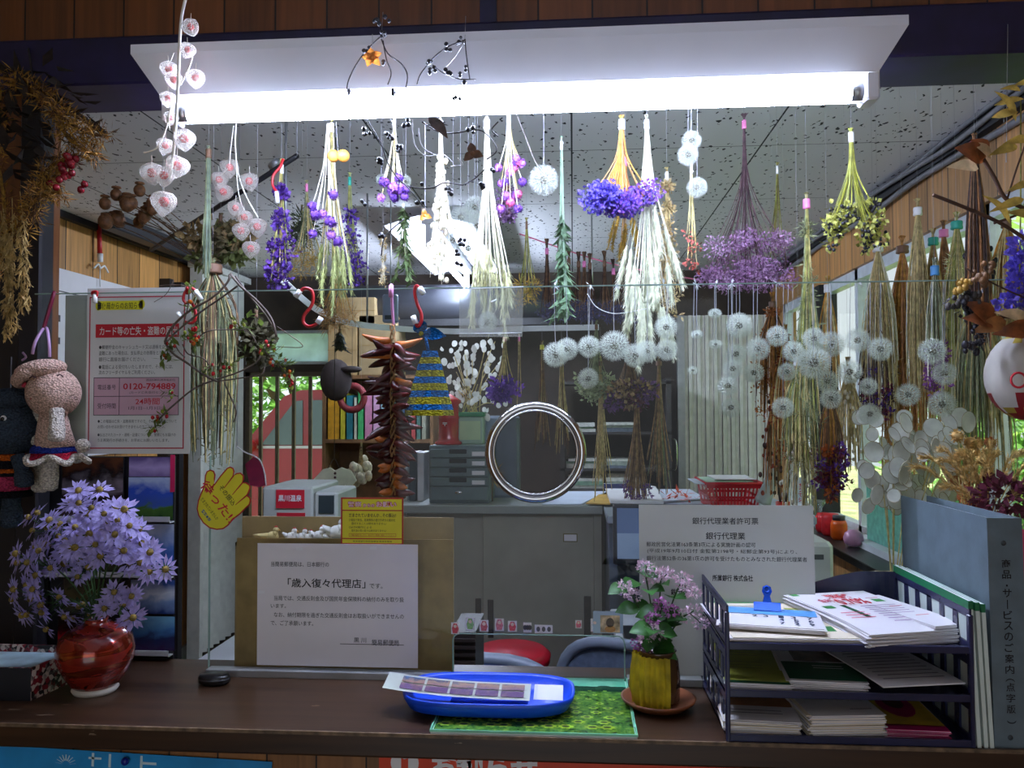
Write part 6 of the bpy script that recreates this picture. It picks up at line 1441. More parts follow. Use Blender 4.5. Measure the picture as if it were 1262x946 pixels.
tb.tube(bez([W(1212, 196, Yr), W(1226, 220, Yr), W(1240, 245, Yr), W(1275, 262, Yr)], 5), .003, 6).tube(bez([W(1150, 240, Yr), W(1195, 258, Yr), W(1235, 276, Yr), W(1275, 302, Yr)], 5), .0028, 6).tube(bez([W(1270, 160, Yr), W(1252, 210, Yr), W(1240, 250, Yr)], 4), .0015, 5).tube(bez([W(1275, 395, Yr), W(1240, 390, Yr), W(1220, 395, Yr)], 4), .003, 6).tube(bez([W(1275, 372, Yr), W(1230, 352, Yr), W(1190, 330, Yr)], 4), .0014, 5).tube(bez([W(1275, 250, Yr), W(1260, 262, Yr), W(1225, 275, Yr)], 4), .002, 5); tb.build('branch', br_)
def podp(x0, y0, x1, y1, w, m, nm='pod'): MB(m).leafblade(W(x0, y0, Yr), W(x1, y1, Yr - .01), w, Vector((.1, -1, .15)).normalized(), .16).build(nm, br_)
for a_ in ((1212, 200, 1176, 182, .034, bk), (1214, 196, 1196, 172, .03, bk), (1206, 208, 1166, 206, .02, inn), (1222, 196, 1196, 176, .016, inn), (1226, 400, 1188, 372, .03, bk), (1232, 398, 1185, 392, .028, bk), (1240, 395, 1196, 410, .024, P('tan pod husk', (150, 100, 56), .5, .25, 60, 0, .2)), (1275, 405, 1222, 412, .03, bk), (1268, 395, 1225, 385, .02, inn)): podp(*a_)
for a_ in ((1225, 130, 1262, 122, .011), (1222, 145, 1255, 138, .014), (1258, 112, 1232, 110, .010), (1254, 180, 1218, 192, .016), (1270, 172, 1235, 178, .014), (1278, 102, 1248, 106, .012), (1262, 245, 1218, 262, .014), (1270, 225, 1240, 236, .012), (1275, 270, 1240, 262, .016), (1245, 276, 1210, 240, .012), (1252, 150, 1225, 112, .014)): podp(*a_, yl, 'leaf')
for (x, y, n, m_) in ((1187, 352, 14, P('ochre capsule', (160, 124, 50), .6, .3, 60)), (1208, 342, 8, P('brown capsule', (100, 70, 44), .6, .3, 60)), (1200, 365, 12, P('dark capsule', (58, 52, 50), .6, .3, 60)), (1190, 380, 8, blackb), (1207, 405, 10, blackb), (1196, 428, 9, blackb), (1204, 420, 6, blackb), (1218, 332, 5, P('brown capsule', (0, 0, 0))), (1176, 372, 6, P('dark capsule', (0, 0, 0)))):
    mb = MB(m_)
    for _ in range(n): mb.ball(W(x + U(-10, 10), y + U(-8, 8), Yr + U(-.015, .015)), U(.003, .006), 7, 5, (1, 1, 1.2))
    for _ in range(n // 2): d = rdir(); mb.dia(W(x + U(-9, 9), y + U(-8, 8), Yr), d, perp(d)[0], .014, .007)
    mb.build('berry_cluster', br_)
MB(thr).tube([W(1240, 200, Yr), W(1242, 30, 1.44)], .0006, 4).build('hanging_thread', br_)
o = thing('larkspur_spike', 'blue violet flower spike hanging at the right edge above the paper balloon', 'dried flowers', W(1255, 380, 1.33)); mb = MB(blue_v)
for y in range(300, 384, 5): mb.fluff(W(1256 + (y - 340) * -.05 + (6 if y < 340 else -4) * 0, y, 1.33), .0125, 26, .012, .010)
mb.fluff(W(1243, 374, 1.33), .014, 40, .012, .010); mb.build('flower_spike', o); MB(olive).tube([W(1256, 380, 1.33), W(1258, 250, 1.34), W(1258, 120, 1.44)], .0012, 5).build('stem', o)
# paper balloon
pbm = [P('paper balloon white', (206, 200, 190), .45, .04, 20, 0, .35), P('paper balloon red', (150, 30, 34), .4, .1, 20, 0, .25), P('paper balloon yellow', (196, 170, 60), .4, .1, 20, 0, .3)]
pb = thing('paper_balloon', 'hanging red white and yellow paper balloon at the right edge', 'paper balloon', W(1262, 515, 1.33)); c = W(1266, 463, 1.33); rr = 45 * .00133; n = 40; k = 16; mb = MB()
vs = [c + Vector((rr * math.sin(math.pi * i / k) * math.cos(6.2832 * j / n), rr * math.sin(math.pi * i / k) * math.sin(6.2832 * j / n), -rr * 1.17 * math.cos(math.pi * i / k))) for i in range(k + 1) for j in range(n)]
idx = {0: [], 1: [], 2: []}
for i in range(k):
    for j in range(n):
        seg = (j // 5) % 2; t_ = i / k; mi = 0
        ph = abs(((j % 10) - 4.5) / 5)
        if t_ < .26 - ph * .1: mi = 2 if t_ > .2 - ph * .1 or t_ < .06 else 1
        elif t_ > .72 + ph * .1: mi = 2 if t_ < .77 + ph * .1 else 1
        elif t_ < .34 and seg: mi = 1
        idx[mi].append((i * n + j, i * n + (j + 1) % n, (i + 1) * n + (j + 1) % n, (i + 1) * n + j))
for mi in (0, 1, 2): mb.mat(pbm[mi]).add(vs, idx[mi], True)
mb.build('balloon', pb); MB(thr).tube([c + Vector((0, 0, rr)), W(1266, 60, 1.44)], .0007, 4).build('hanging_thread', pb)
mb = MB(red); cc = W(1258, 468, 1.262); mb.torus(cc + Vector((0, .006, 0)), .011, .0018, 18, 5, Matrix.Rotation(math.pi / 2, 3, 'X')); mb.build('red_ring_print', pb)
# ================================================================ inside the office
# ---- curved curtain rail
rp = bez([WZ(338, 336, 1.81), WZ(395, 384, 1.81), WZ(452, 401, 1.81), WZ(560, 408, 1.81), WZ(640, 405, 1.81), WZ(738, 403, 1.81)], 8)
cr = thing('curtain_rail', 'curved white curtain rail crossing the office below the ceiling', 'rail', rp[-1])
mb = MB(P('white rail', (214, 216, 220), .35, .03, 9)); vs = []
for p in rp: vs += [p + Vector((0, 0, -.012)), p + Vector((0, .012, -.012)), p + Vector((0, .012, .012)), p + Vector((0, 0, .012))]
mb.add(vs, [(4 * i + j, 4 * i + 4 + j, 4 * i + 4 + (j + 1) % 4, 4 * i + (j + 1) % 4) for i in range(len(rp) - 1) for j in range(4)]); mb.build('rail', cr)
for i in (2, 16, 28, 39): MB(al).tube([rp[i] + Vector((0, .006, .012)), Vector((rp[i].x, rp[i].y + .006, HC))], .004, 6).build('hanger', cr)
# black rod with cap slanting under the ceiling at the left
o = thing('black_rod', 'black rod slanting up to the right under the left ceiling', 'rod', W(190, 306, 2.0)); MB(blackwood).tube([W(186, 308, 2.6), W(366, 192, 2.0)], .007, 8).build('rod', o); MB(al).tube([W(334, 205, 2.1), W(342, 199, 2.08)], .010, 8).build('clip', o); MB(thr).tube([W(366, 192, 2.0), Vector((W(366, 192, 2.0).x, 2.0, HC))], .0012, 5).build('hanger', o)
o = thing('door_closer', 'dark door head rail on the left wooden wall', 'door rail', W(160, 285, 3.2)); mb = MB(blackwood); a = W(136, 268, 3.55); c = W(192, 298, 3.9); mb.box((a.x - .02, 3.5, c.z - .02), (a.x + .05, 4.5, c.z + .08), None, .006); mb.build('rail', o)
MB(blackwood).box((XL, 4.35, .02), (XL + .06, 4.40, 2.2)).box((XL, 4.48, .02), (XL + .06, 4.53, 2.2)).build('jamb', o)
# calendar on the left wall, hung by red cord
cal = thing('wall_calendar', 'large white calendar hung by a red cord on the left wooden wall', 'calendar', (XL + .02, 3.6, 1.6))
y0_, y1_, z1_, z0_ = 3.38, 4.08, 2.1, 1.25
MB(paper).box((XL + .012, y0_, z0_), (XL + .016, y1_, z1_)).build('sheet', cal)
mb = MB(gy); mb.box((XL + .0163, y0_, z1_ - .105), (XL + .0166, y1_, z1_ - .1))
for r_ in range(6):
    for k in range(7): mb.box((XL + .0163, y0_ + .05 + k * .09, z1_ - .24 - r_ * .1), (XL + .0166, y0_ + .075 + k * .09, z1_ - .21 - r_ * .1))
mb.build('date_grid', cal)
mb = MB(gy); mb.text('3', 0, 0, .03, .07, 0, lambda p: Vector((XL + .0168, y0_ + .14 + p.x, z1_ - .19 + p.z)), .02); mb.build('month_numeral', cal)
MB(red).box((XL + .0163, y0_ + .02, 1.62), (XL + .0167, y0_ + .16, 1.66)).build('red_band', cal)
MB(hr).tube([(XL + .03, 3.72, 2.36), (XL + .03, 3.73, 2.19)], .011, 7).build('cord', cal); MB(hw_).tube([(XL + .03, 3.73, 2.22), (XL + .03, 3.732, 2.18)], .014, 8).tube(bez([(XL + .03, 3.68, 2.14), (XL + .035, 3.71, 2.165), (XL + .03, 3.735, 2.15), (XL + .035, 3.76, 2.165), (XL + .03, 3.80, 2.14)], 4), .005, 5).tube([(XL + .03, 3.73, 2.15), (XL + .03, 3.735, 2.06)], .003, 5).build('string_bow', cal)

# ---- steel sliding door cabinet with a desk joined on its right
steel = P('beige grey steel', (150, 146, 132), .45, .05, 6); steel2 = P('grey steel top', (140, 144, 140), .45, .05, 6)
cx0, cx1, ztop = -.745, .115, 1.06
cab = thing('steel_cabinet', 'beige grey steel cabinet with two sliding doors behind the screen', 'cabinet', (-.3, 3.6, 0))
mb = MB(steel); mb.box((cx0, 3.43, .02), (cx0 + .03, 3.8, ztop - .03)).box((cx1 - .03, 3.43, .02), (cx1, 3.8, ztop - .03)).box((cx0, 3.77, .02), (cx1, 3.8, ztop - .03)).box((cx0, 3.43, 0), (cx1, 3.8, .06)); mb.build('carcass', cab)
MB(steel2).box((cx0 - .01, 3.40, ztop - .035), (cx1 + .005, 3.82, ztop), None, .004).build('cabinet_top', cab)
for k, (xa_, xb_, y) in enumerate(((cx0 + .03, -.37, 3.46), (-.385, cx1 - .03, 3.44))):
    d = MB(steel).box((xa_, y, .06), (xb_, y + .015, ztop - .04), None, .003).build('sliding_door', cab)
    hx = xb_ - .06 if k == 0 else xa_ + .03
    MB(P('dark recessed pull', (64, 54, 46), .4, .1, 20)).box((xa_ + .02 if k else xb_ - .05, y - .003, .50), (xa_ + .045 if k else xb_ - .025, y, .66), None, .002).build('door_pull', d)
    if k:
        MB(P('dark recessed pull', (0, 0, 0))).box((xb_ - .045, y - .003, .5), (xb_ - .015, y, .68), None, .002).build('door_pull', d)
        MB(P('brass label frame', (110, 100, 60), .35, .1, 20, .6)).box((xb_ - .13, y - .003, .905), (xb_ - .07, y, .94)).mat(paper).box((xb_ - .126, y - .0036, .909), (xb_ - .074, y - .0028, .936)).build('label_holder', d)
desk = thing('office_desk', 'grey office desk running right from the steel cabinet', 'desk', (.55, 3.5, 0))
MB(P('grey blue desk top', (150, 160, 172), .4, .05, 6)).box((cx1 + .01, 3.1, ztop - .03), (.90, 3.85, ztop - .002), None, .004).build('desk_top', desk)
mb = MB(P('slate desk panel', (70, 80, 98), .5, .1, 6)); mb.box((cx1 + .02, 3.6, 0), (.89, 3.63, ztop - .03)).box((.86, 3.15, 0), (.89, 3.6, ztop - .03)).box((cx1 + .02, 3.15, 0), (cx1 + .05, 3.6, ztop - .03)); mb.build('leg_panel', desk)
# computer seen from the side between cabinet and placard
mon = thing('monitor', 'blue grey monitor standing between the cabinet and the placard', 'monitor', W(772, 700, 2.6))
a, c = W(756, 688, 2.6), W(800, 622, 2.6)
MB(P('monitor bezel', (30, 32, 42), .35, .1, 9)).box((a.x, 2.6, a.z - .02), (c.x + .2, 2.63, c.z), None, .004).build('frame', mon)
MB(P('screen blue', (104, 124, 160), .2, .06, 4)).box((a.x + .012, 2.598, a.z), (c.x + .19, 2.601, c.z - .01)).build('screen', mon)
MB(P('screen lower', (150, 170, 196), .2, .06, 4)).box((a.x + .012, 2.5965, a.z), (c.x + .19, 2.599, a.z + .08)).build('screen_window', mon)
st_ = WZ(785, 720, .74); MB(P('monitor bezel', (0, 0, 0))).tube([(a.x + .14, 2.62, a.z), (a.x + .14, 2.63, .745)], .02, 8).box((a.x + .03, 2.52, .735), (a.x + .27, 2.72, .75), None, .004).build('stand', mon)
o = thing('side_desk', 'white topped lower desk under the monitor', 'desk', (.35, 2.7, 0)); MB(P('white desk top', (206, 210, 220), .4, .04, 6)).box((.13, 2.46, .71), (.95, 3.0, .735), None, .004).build('desk_top', o)
mb = MB(P('grey desk frame', (110, 112, 118), .4, .05, 9)); 
for x in (.15, .90):
    for y in (2.48, 2.95): mb.box((x, y, 0), (x + .03, y + .03, .71))
mb.build('legs', o)
# things on the cabinet
dw = thing('drawer_case', 'slate grey five drawer letter case on the steel cabinet', 'drawer case', W(565, 618, 3.46))
a, c = W(528, 617, 3.46), W(603, 549, 3.46); sl_ = P('slate plastic', (84, 98, 100), .4, .06, 12); z0_, z1_ = ztop, c.z
mb = MB(sl_); mb.box((a.x, 3.475, z0_), (c.x, 3.76, z1_), None, .004); mb.build('case', dw)
hh = (z1_ - z0_ - .02) / 5.6; zz = z1_ - .014
for k in range(5):
    h = hh if k < 4 else hh * 1.5
    d = MB(P('slate drawer front', (96, 110, 112), .4, .06, 12)).box((a.x + .008, 3.462, zz - h + .004), (c.x - .008, 3.476, zz), None, .002).build('drawer', dw)
    if k < 4:
        MB(P('black pull', (16, 16, 18), .3, .05, 9)).box((a.x + .09, 3.4605, zz - .02), (a.x + .165, 3.463, zz - .001), None, .002).build('pull', d)
        MB(paper).box((c.x - .075, 3.4605, zz - .03), (c.x - .02, 3.4625, zz - .012)).build('label_card', d)
    else: MB(P('chrome', (0, 0, 0))).ball((a.x + .13, 3.462, zz - h * .4), .011, 10, 6, (1.6, .5, .8)).build('lock', d)
    zz -= h
# red post box bank
pbx = thing('post_box_bank', 'red toy pillar post box standing on the slate drawer case', 'money box', W(549, 549, 3.6)); rdm = P('glossy post red', (168, 8, 14), .25, .05, 9, 0, 0, .2); c = W(553, 549, 3.6); c.z = z1_; q = 3.6 / 1000; s_ = 63 * q
MB(rdm).lathe([(.26 * s_, 0), (.27 * s_, .03 * s_), (.25 * s_, .06 * s_), (.22 * s_, .07 * s_), (.20 * s_, .12 * s_), (.205 * s_, .5 * s_), (.215 * s_, .52 * s_), (.205 * s_, .54 * s_), (.20 * s_, .78 * s_), (.25 * s_, .82 * s_), (.25 * s_, .86 * s_), (.2 * s_, .9 * s_), (.08 * s_, .97 * s_), (0, 1.0 * s_)], c, 24).build('pillar', pbx)
MB(ink).box((c.x - .05, c.y - .205 * s_ - .002, c.z + .66 * s_), (c.x + .03, c.y - .19 * s_, c.z + .7 * s_)).build('slot', pbx)
mb = MB(white); mb.text('POST', c.x - .02, c.z + .58 * s_, c.x + .03, c.z + .63 * s_, c.y - .208 * s_); mb.text('〒', c.x - .02, c.z + .36 * s_, c.x, c.z + .43 * s_, c.y - .208 * s_); mb.build('lettering', pbx)
# green lidded tub with honesty pods
tub = thing('storage_tub', 'pale grey tub with green rim beside the red post box', 'tub', W(580, 549, 3.62)); a, c = W(564, 549, 3.62), W(596, 513, 3.62); a.z = z1_
MB(P('pale grey green tub', (150, 172, 150), .4, .06, 9)).box((a.x, 3.60, a.z), (c.x, 3.70, c.z), None, .006).build('tub', tub); MB(P('green rim', (20, 120, 66), .4, .06, 9)).box((a.x - .006, 3.593, c.z), (c.x + .006, 3.707, c.z + .02), None, .004).build('rim', tub)
MB(P('tub window', (176, 196, 150), .4, .06, 9)).box((a.x + .012, 3.598, a.z + .02), (c.x - .012, 3.601, c.z - .02)).build('label_panel', tub)
pw = P('white honesty disc', (226, 224, 216), .4, .05, 30, 0, .35); root = W(580, 508, 3.65)
hb = thing('honesty_spray', 'white honesty seed disc spray standing in the green rimmed tub', 'dried flowers', root); ms = MB(straw); k = 0
for i in range(20):
    e = W(U(545, 612), U(418, 500), 3.65 + U(-.12, .12)); pth = bez([root + Vector((U(-.05, .05), U(-.03, .03), -.03)), root.lerp(e, .5) + Vector((0, 0, .02)), e], 4); ms.tube(pth, .002, 4)
    for j in range(5):
        cc = e + Vector((U(-.055, .055), U(-.04, .04), U(-.06, .06))); d = (Vector((U(-1, 1), -1.2, U(-.6, .9)))).normalized(); u, v = perp(d); rr = U(.008, .016); mb = MB(pw)
        mb.add([cc + u * rr * math.cos(6.2832 * t / 10) + v * rr * 1.25 * math.sin(6.2832 * t / 10) + d * .003 * math.cos(t) for t in range(10)] + [cc - d * .004], [(t, (t + 1) % 10, 10) for t in range(10)], True); mb.build('seed_disc', hb)
ms.build('stems', hb)
# behind: yellow flower toy, beige box, paper piles on the cabinet and the desk
o = thing('chrysanthemum_toy', 'yellow fringed flower ornament between drawer case and speech ring', 'ornament', W(606, 600, 3.55)); mb = MB(P('chrome yellow fringe', (206, 150, 30), .6, .1, 40)); c = W(606, 584, 3.56)
for i in range(40): a_ = 6.2832 * i / 40; d = Vector((math.cos(a_), U(-.3, .3), math.sin(a_))); mb.dia(c, d, perp(d)[0], U(.05, .075), .016)
mb.build('petals', o); MB(P('brown ornament foot', (90, 60, 30), .5, .1, 9)).tube([c, Vector((c.x, c.y, ztop))], .006, 6).build('stick', o)
o = thing('storage_box', 'blue grey box with rounded lid behind the speech ring', 'box', W(610, 618, 3.7)); a, c = W(598, 618, 3.72), W(640, 512, 3.72); MB(P('blue grey lid', (110, 124, 140), .4, .06, 9)).box((a.x, 3.7, ztop), (c.x, 3.8, c.z), None, .012).build('box', o)
wp_ = P('bluish paper', (196, 204, 222), .7, .03, 9)
def pile(label, pts, z, t, m, name='paper_sheet', cat='paper', grp='papers on the office desk', lift=0):
    mb = MB(m); ps = [WZ(x, y, z) for x, y in pts]; lo_ = [Vector((p.x, p.y, z)) for p in ps]; hi_ = [Vector((p.x, p.y, z + t)) for p in ps]; n = len(ps)
    mb.add(lo_ + hi_, [tuple(range(n - 1, -1, -1)), tuple(range(n, 2 * n))] + [(i, (i + 1) % n, n + (i + 1) % n, n + i) for i in range(n)]); return mb.build(name, None, label, cat, grp)
pile('white sheet lying just right of the speech ring on the cabinet', ((668, 622), (716, 622), (748, 606), (700, 606)), ztop + .001, .004, wp_)
pile('ochre envelope under the clipped ledger', ((722, 621), (752, 622), (760, 609), (738, 610)), ztop + .006, .004, P('ochre envelope', (190, 150, 60), .6, .08, 12))
led = pile('open ledger with blue edge lying propped on the desk beside the cabinet', ((752, 620), (818, 621), (808, 602), (744, 598)), ztop + .012, .012, paper, 'ledger', 'ledger')
a, c = WZ(744, 600, ztop + .03), WZ(802, 600, ztop + .03)
MB(P('navy ledger back', (36, 44, 96), .5, .1, 12)).box((a.x, a.y, ztop + .024), (c.x, a.y + .01, ztop + .045)).build('spine', led)
pile('pale loose sheets fanned on the desk left of the red basket', ((815, 619), (870, 615), (850, 604), (800, 604)), ztop + .002, .006, wp_)
# red plastic basket with papers
bs = thing('plastic_basket', 'red slotted plastic basket full of papers on the desk', 'basket', W(905, 614, 3.35)); rp_ = P('red basket plastic', (196, 16, 36), .35, .06, 12); a = W(871, 615, 3.3); c = W(938, 588, 3.3); zb_ = ztop; zt_ = zb_ + .105; xa_, xb_ = W(876, 615, 3.3).x, W(934, 615, 3.3).x; ov = .02
mb = MB(rp_).box((xa_, 3.3, zb_), (xb_, 3.55, zb_ + .006))
def wallq(p, q_, po, qo):
    for k in range(15):
        for (h0, h1, wd) in ((0, 1, .42),):
            t0 = (k + .5 - wd / 2) / 15; t1 = (k + .5 + wd / 2) / 15
            mb.quad(p.lerp(q_, t0), p.lerp(q_, t1), po.lerp(qo, t1), po.lerp(qo, t0))
    for (h0, h1) in ((0, .14), (.42, .52), (.82, 1.0)): mb.quad(p.lerp(po, h0), q_.lerp(qo, h0), q_.lerp(qo, h1), p.lerp(po, h1))
B_ = [Vector((xa_, 3.3, zb_)), Vector((xb_, 3.3, zb_)), Vector((xb_, 3.55, zb_)), Vector((xa_, 3.55, zb_))]; T_ = [Vector((xa_ - ov, 3.28, zt_)), Vector((xb_ + ov, 3.28, zt_)), Vector((xb_ + ov, 3.57, zt_)), Vector((xa_ - ov, 3.57, zt_))]
for i in range(4): wallq(B_[i], B_[(i + 1) % 4], T_[i], T_[(i + 1) % 4])
mb.build('basket', bs); MB(rp_).tube([T_[0], T_[1], T_[2], T_[3], T_[0]], .006, 6).build('rim', bs)
for i, (dz, m_, lb, dx) in enumerate(((.09, wp_, 'white sheet sticking out left on top of the red basket', -.06), (.098, P('pale green sheet', (186, 214, 190), .7, .03, 9), 'pale green sheet on the red basket', -.02), (.106, paper, 'uppermost white sheet on the red basket', .02))):
    z = zb_ + dz + .012; MB(m_).box((xa_ + dx, 3.29 + i * .01, z), (xb_ + dx * .3 - .01, 3.52, z + .003), Matrix.Translation(Vector((0, 0, 0)))).build('paper_sheet', None, lb, 'paper', 'papers in the red basket')
o = thing('paper_flower_pile', 'orange red origami pile on the desk left of the red basket', 'origami', W(848, 614, 3.3)); mb = MB(P('orange red origami', (206, 70, 40), .6, .15, 60)); 
for i in range(60): d = (rdir() + Vector((0, 0, .5))).normalized(); mb.dia(WZ(U(820, 880), U(606, 616), ztop + .012), d, perp(d)[0], U(.03, .055), .016)
mb.build('petals', o)
# grey telephone handset arm, pen cup, sign stand
o = thing('desk_lamp', 'grey plastic curved lamp arm standing right of the red basket', 'desk lamp', W(950, 618, 3.1)); pg = P('pale grey plastic', (176, 182, 176), .4, .05, 9); mb = MB(pg); mb.tube(bez([W(940, 618, 3.12), W(948, 598, 3.1), W(953, 578, 3.1), W(955, 565, 3.1)], 4), [.032, .03, .028, .026, .025, .024, .022, .022, .022, .02, .02, .02, .018], 10); mb.build('arm', o); MB(pg).lathe([(.06, 0), (.06, .012), (.03, .02), (0, .02)], Vector((W(942, 618, 3.12).x, 3.12, ztop)), 20).build('base', o)
o = thing('pen_cup', 'red pen cup holding three pens on the desk', 'pen cup', W(965, 618, 3.15)); c = W(965, 618, 3.15); c.z = ztop; MB(P('orange red cup', (210, 50, 30), .35, .05, 9)).lathe([(.024, 0), (.027, .05), (.024, .05), (.021, .004)], c, 18).build('cup', o)
for i, (dx, col_, lb) in enumerate(((-.012, (30, 30, 34), 'black pen leaning left in the red cup'), (.004, (60, 70, 110), 'dark blue pen upright in the red cup'), (.014, (40, 40, 44), 'dark pen leaning right in the red cup'))):
    MB(P('pen ' + str(i), col_, .3, .05, 9)).tube([c + Vector((dx * .5, 0, .01)), c + Vector((dx * 1.8, .0, .145))], .0042, 7).build('pen', None, lb, 'pen', 'pens in the red cup')
s = Sheet('sign_stand', 'white sign on a wire stand with red hiragana writing on the desk', 'sign', (978, 588, 994, 620), 3.1, P('pale blue sign', (206, 218, 236), .5, .03, 9), th=.004)
for i, ch in enumerate('きってシ'): s.text(ch, (984, 595 + i * 6, 989, 600 + i * 6), red, bold=.03)
s.frame((977, 587, 995, 620.5), 1.0, white, 'wire_frame'); s.done()
# window ledge things (right)
def led_(px, py, X=1.19): p = WX(px, py, X); p.z = .874; return p
sx_ = P('red ledge doll', (206, 24, 34), .5, .1, 30); 
def jar(name, label, cat, px, py, r, h, m_, lid=None, prof=None, X=1.19):
    c = led_(px, py, X); c.x = min(c.x, 1.19); o = thing(name, label, cat, c); MB(m_).lathe(prof and [(a_ * r, b_ * h) for a_, b_ in prof] or [(r * .8, 0), (r, h * .15), (r, h * .8), (r * .8, h), (0, h)], c, 18).build('body', o)
    if lid: MB(lid).lathe([(r * .75, h), (r * .75, h * 1.25), (0, h * 1.25)], c, 16).build('lid', o)
    return o
jar('red_daruma', 'bright red round doll on the window ledge nearest the corner', 'doll', 1016, 645, .04, .09, sx_)
jar('red_daruma', 'red round doll in front on the window ledge beside the orange jar', 'doll', 1024, 648, .042, .10, P('red ledge doll', (0, 0, 0)))
jar('orange_jar', 'orange jar with dark lid on the window ledge', 'jar', 1034, 656, .036, .085, P('orange glaze', (224, 90, 20), .3, .1, 20), P('dark jar lid', (60, 60, 66), .4, .1, 20))
pig = jar('piggy_bank', 'pink and white round piggy bank at the front of the window ledge', 'piggy bank', 1052, 664, .042, .07, P('piggy pink', (226, 160, 196), .35, .1, 20), None, [(.5, 0), (.9, .2), (1, .5), (.85, .8), (.4, 1), (0, 1.02)])
gl_ = jar('glass_vase', 'small clear flared glass vase on the ledge by the window post', 'vase', 1008, 640, .032, .14, clear('vase glass', (226, 240, 236), .12, .05, .12), None, [(.9, 0), (.5, .1), (.4, .5), (.7, .75), (1.4, 1.0)])
o = thing('white_flower', 'single white papery bloom in the flared glass vase', 'flower', ORG[gl_.name]); c = ORG[gl_.name]; mb = MB(straw).tube([c + Vector((0, 0, .02)), c + Vector((-.02, 0, .21))], .0015, 5); mb.build('stem', o); mb = MB(pw)
for i in range(6): a_ = i * 1.05; d = Vector((math.cos(a_), -.5, math.sin(a_))).normalized(); mb.leafblade(c + Vector((-.02, 0, .215)), c + Vector((-.02, 0, .215)) + d * .035, .032, Vector((0, -1, .1)), .15)
mb.build('petals', o)
# pale green printed curtain piece in the window, brown side table with vases behind the binder
MB(P('mint net cloth', (150, 206, 196), .7, .08, 40, 0, .5)).box((XR - .02, 3.0, .9), (XR - .014, 3.62, 1.17)).build('mint_cloth', None, 'mint green cloth panel hanging at the foot of the window', 'cloth')
st2 = thing('side_table', 'brown side table under the right window behind the binder', 'table', (.85, 2.2, 0)); wb_ = P('brown table wood', (110, 78, 50), .5, .15, 20); MB(wb_).box((.64, 1.6, .80), (1.09, 2.42, .83), None, .004).build('table_top', st2)
for x in (.66, 1.03):
    for y in (1.63, 2.36): MB(wb_).box((x, y, 0), (x + .035, y + .035, .80)).build('leg', st2)
def tv(px, Y): p = W(px, 700, Y); return Vector((p.x, Y, .83))
c = tv(1100, 1.92); hp = thing('pottery_vase', 'beige speckled pottery vase left of the binder holding honesty discs', 'vase', c); MB(P('speckled pottery', (176, 160, 130), .7, .25, 60)).lathe([(.045, 0), (.075, .05), (.082, .13), (.07, .2), (.055, .235), (.06, .25), (.05, .245), (.04, .2)], c, 26).build('body', hp)
nk = c + Vector((0, 0, .235)); hd = thing('honesty_spray', 'big translucent honesty disc spray in the pottery vase at the window', 'dried flowers', nk); ms = MB(straw); pd = P('translucent honesty disc', (216, 216, 206), .4, .06, 40, 0, .5); pe = P('honesty rim', (150, 140, 110), .5, .1, 40)
for i in range(12):
    e = W(U(1080, 1170), U(520, 612), 1.92 + U(-.1, .1)); ms.tube(bez([nk - Vector((0, 0, .05)), nk.lerp(e, .5), e], 4), .0015, 4)
    for j in range(8):
        cc = e + Vector((U(-.05, .05), U(-.05, .05), U(-.055, .05))); d = Vector((U(-.7, .7), -1, U(-.4, .7))).normalized(); u, v = perp(d); rr = U(.013, .022); mb = MB(pd); ring = [cc + u * rr * math.cos(6.2832 * t / 14) + v * rr * 1.2 * math.sin(6.2832 * t / 14) for t in range(14)]
        mb.add(ring + [cc - d * .003], [(t, (t + 1) % 14, 14) for t in range(14)], True); mb.mat(pe).tube(ring + [ring[0]], .0009, 3, False); mb.build('seed_disc', hd)
ms.build('stems', hd)
def vasef(px, Y, name, label, m_, r, h):
    c = tv(px, Y); o = thing(name, label, 'vase', c); MB(m_).lathe([(r * .7, 0), (r, h * .3), (r * .9, h * .7), (r * .6, h), (r * .5, h * .98), (r * .5, h * .5)], c, 22).build('body', o); return c + Vector((0, 0, h * .95))
n1 = vasef(1198, 1.82, 'strawflower_vase', 'brown vase behind the binder holding strawflowers', P('brown vase glaze', (90, 60, 44), .3, .2, 20), .05, .26)
sf = P('ochre strawflower', (214, 170, 104), .7, .2, 90, 0, .15); sf2 = P('rust strawflower', (170, 96, 50), .7, .2, 90, 0, .15)
for i in range(17):
    px, py = ((1180, 537), (1196, 545), (1205, 546), (1188, 560), (1200, 556), (1178, 566), (1196, 572), (1210, 566), (1186, 580), (1200, 590), (1215, 585), (1178, 592), (1192, 602), (1208, 606), (1220, 545), (1186, 612), (1202, 618))[i]
    e = W(px, py, 1.82 + U(-.06, .06)); o = thing('strawflower', ordn[i] + ' ochre strawflower counted downward in the brown vase by the honesty discs', 'dried flowers', n1, 'strawflowers behind the binder'); MB(straw).tube(bez([n1 - Vector((0, 0, .04)), n1.lerp(e, .6) + Vector((0, 0, .01)), e], 4), .0012, 4).build('stem', o); MB(sf if i < 11 else sf2).burr(e, U(.015, .019), 60, .006, .75, .85).build('flower_head', o)
n2 = vasef(1218, 1.70, 'foxtail_vase', 'grey vase behind the binder holding foxtail grass', P('grey vase glaze', (110, 110, 112), .3, .2, 20), .05, .375)
fx = P('foxtail plume', (206, 172, 110), .8, .2, 120, 0, .2)
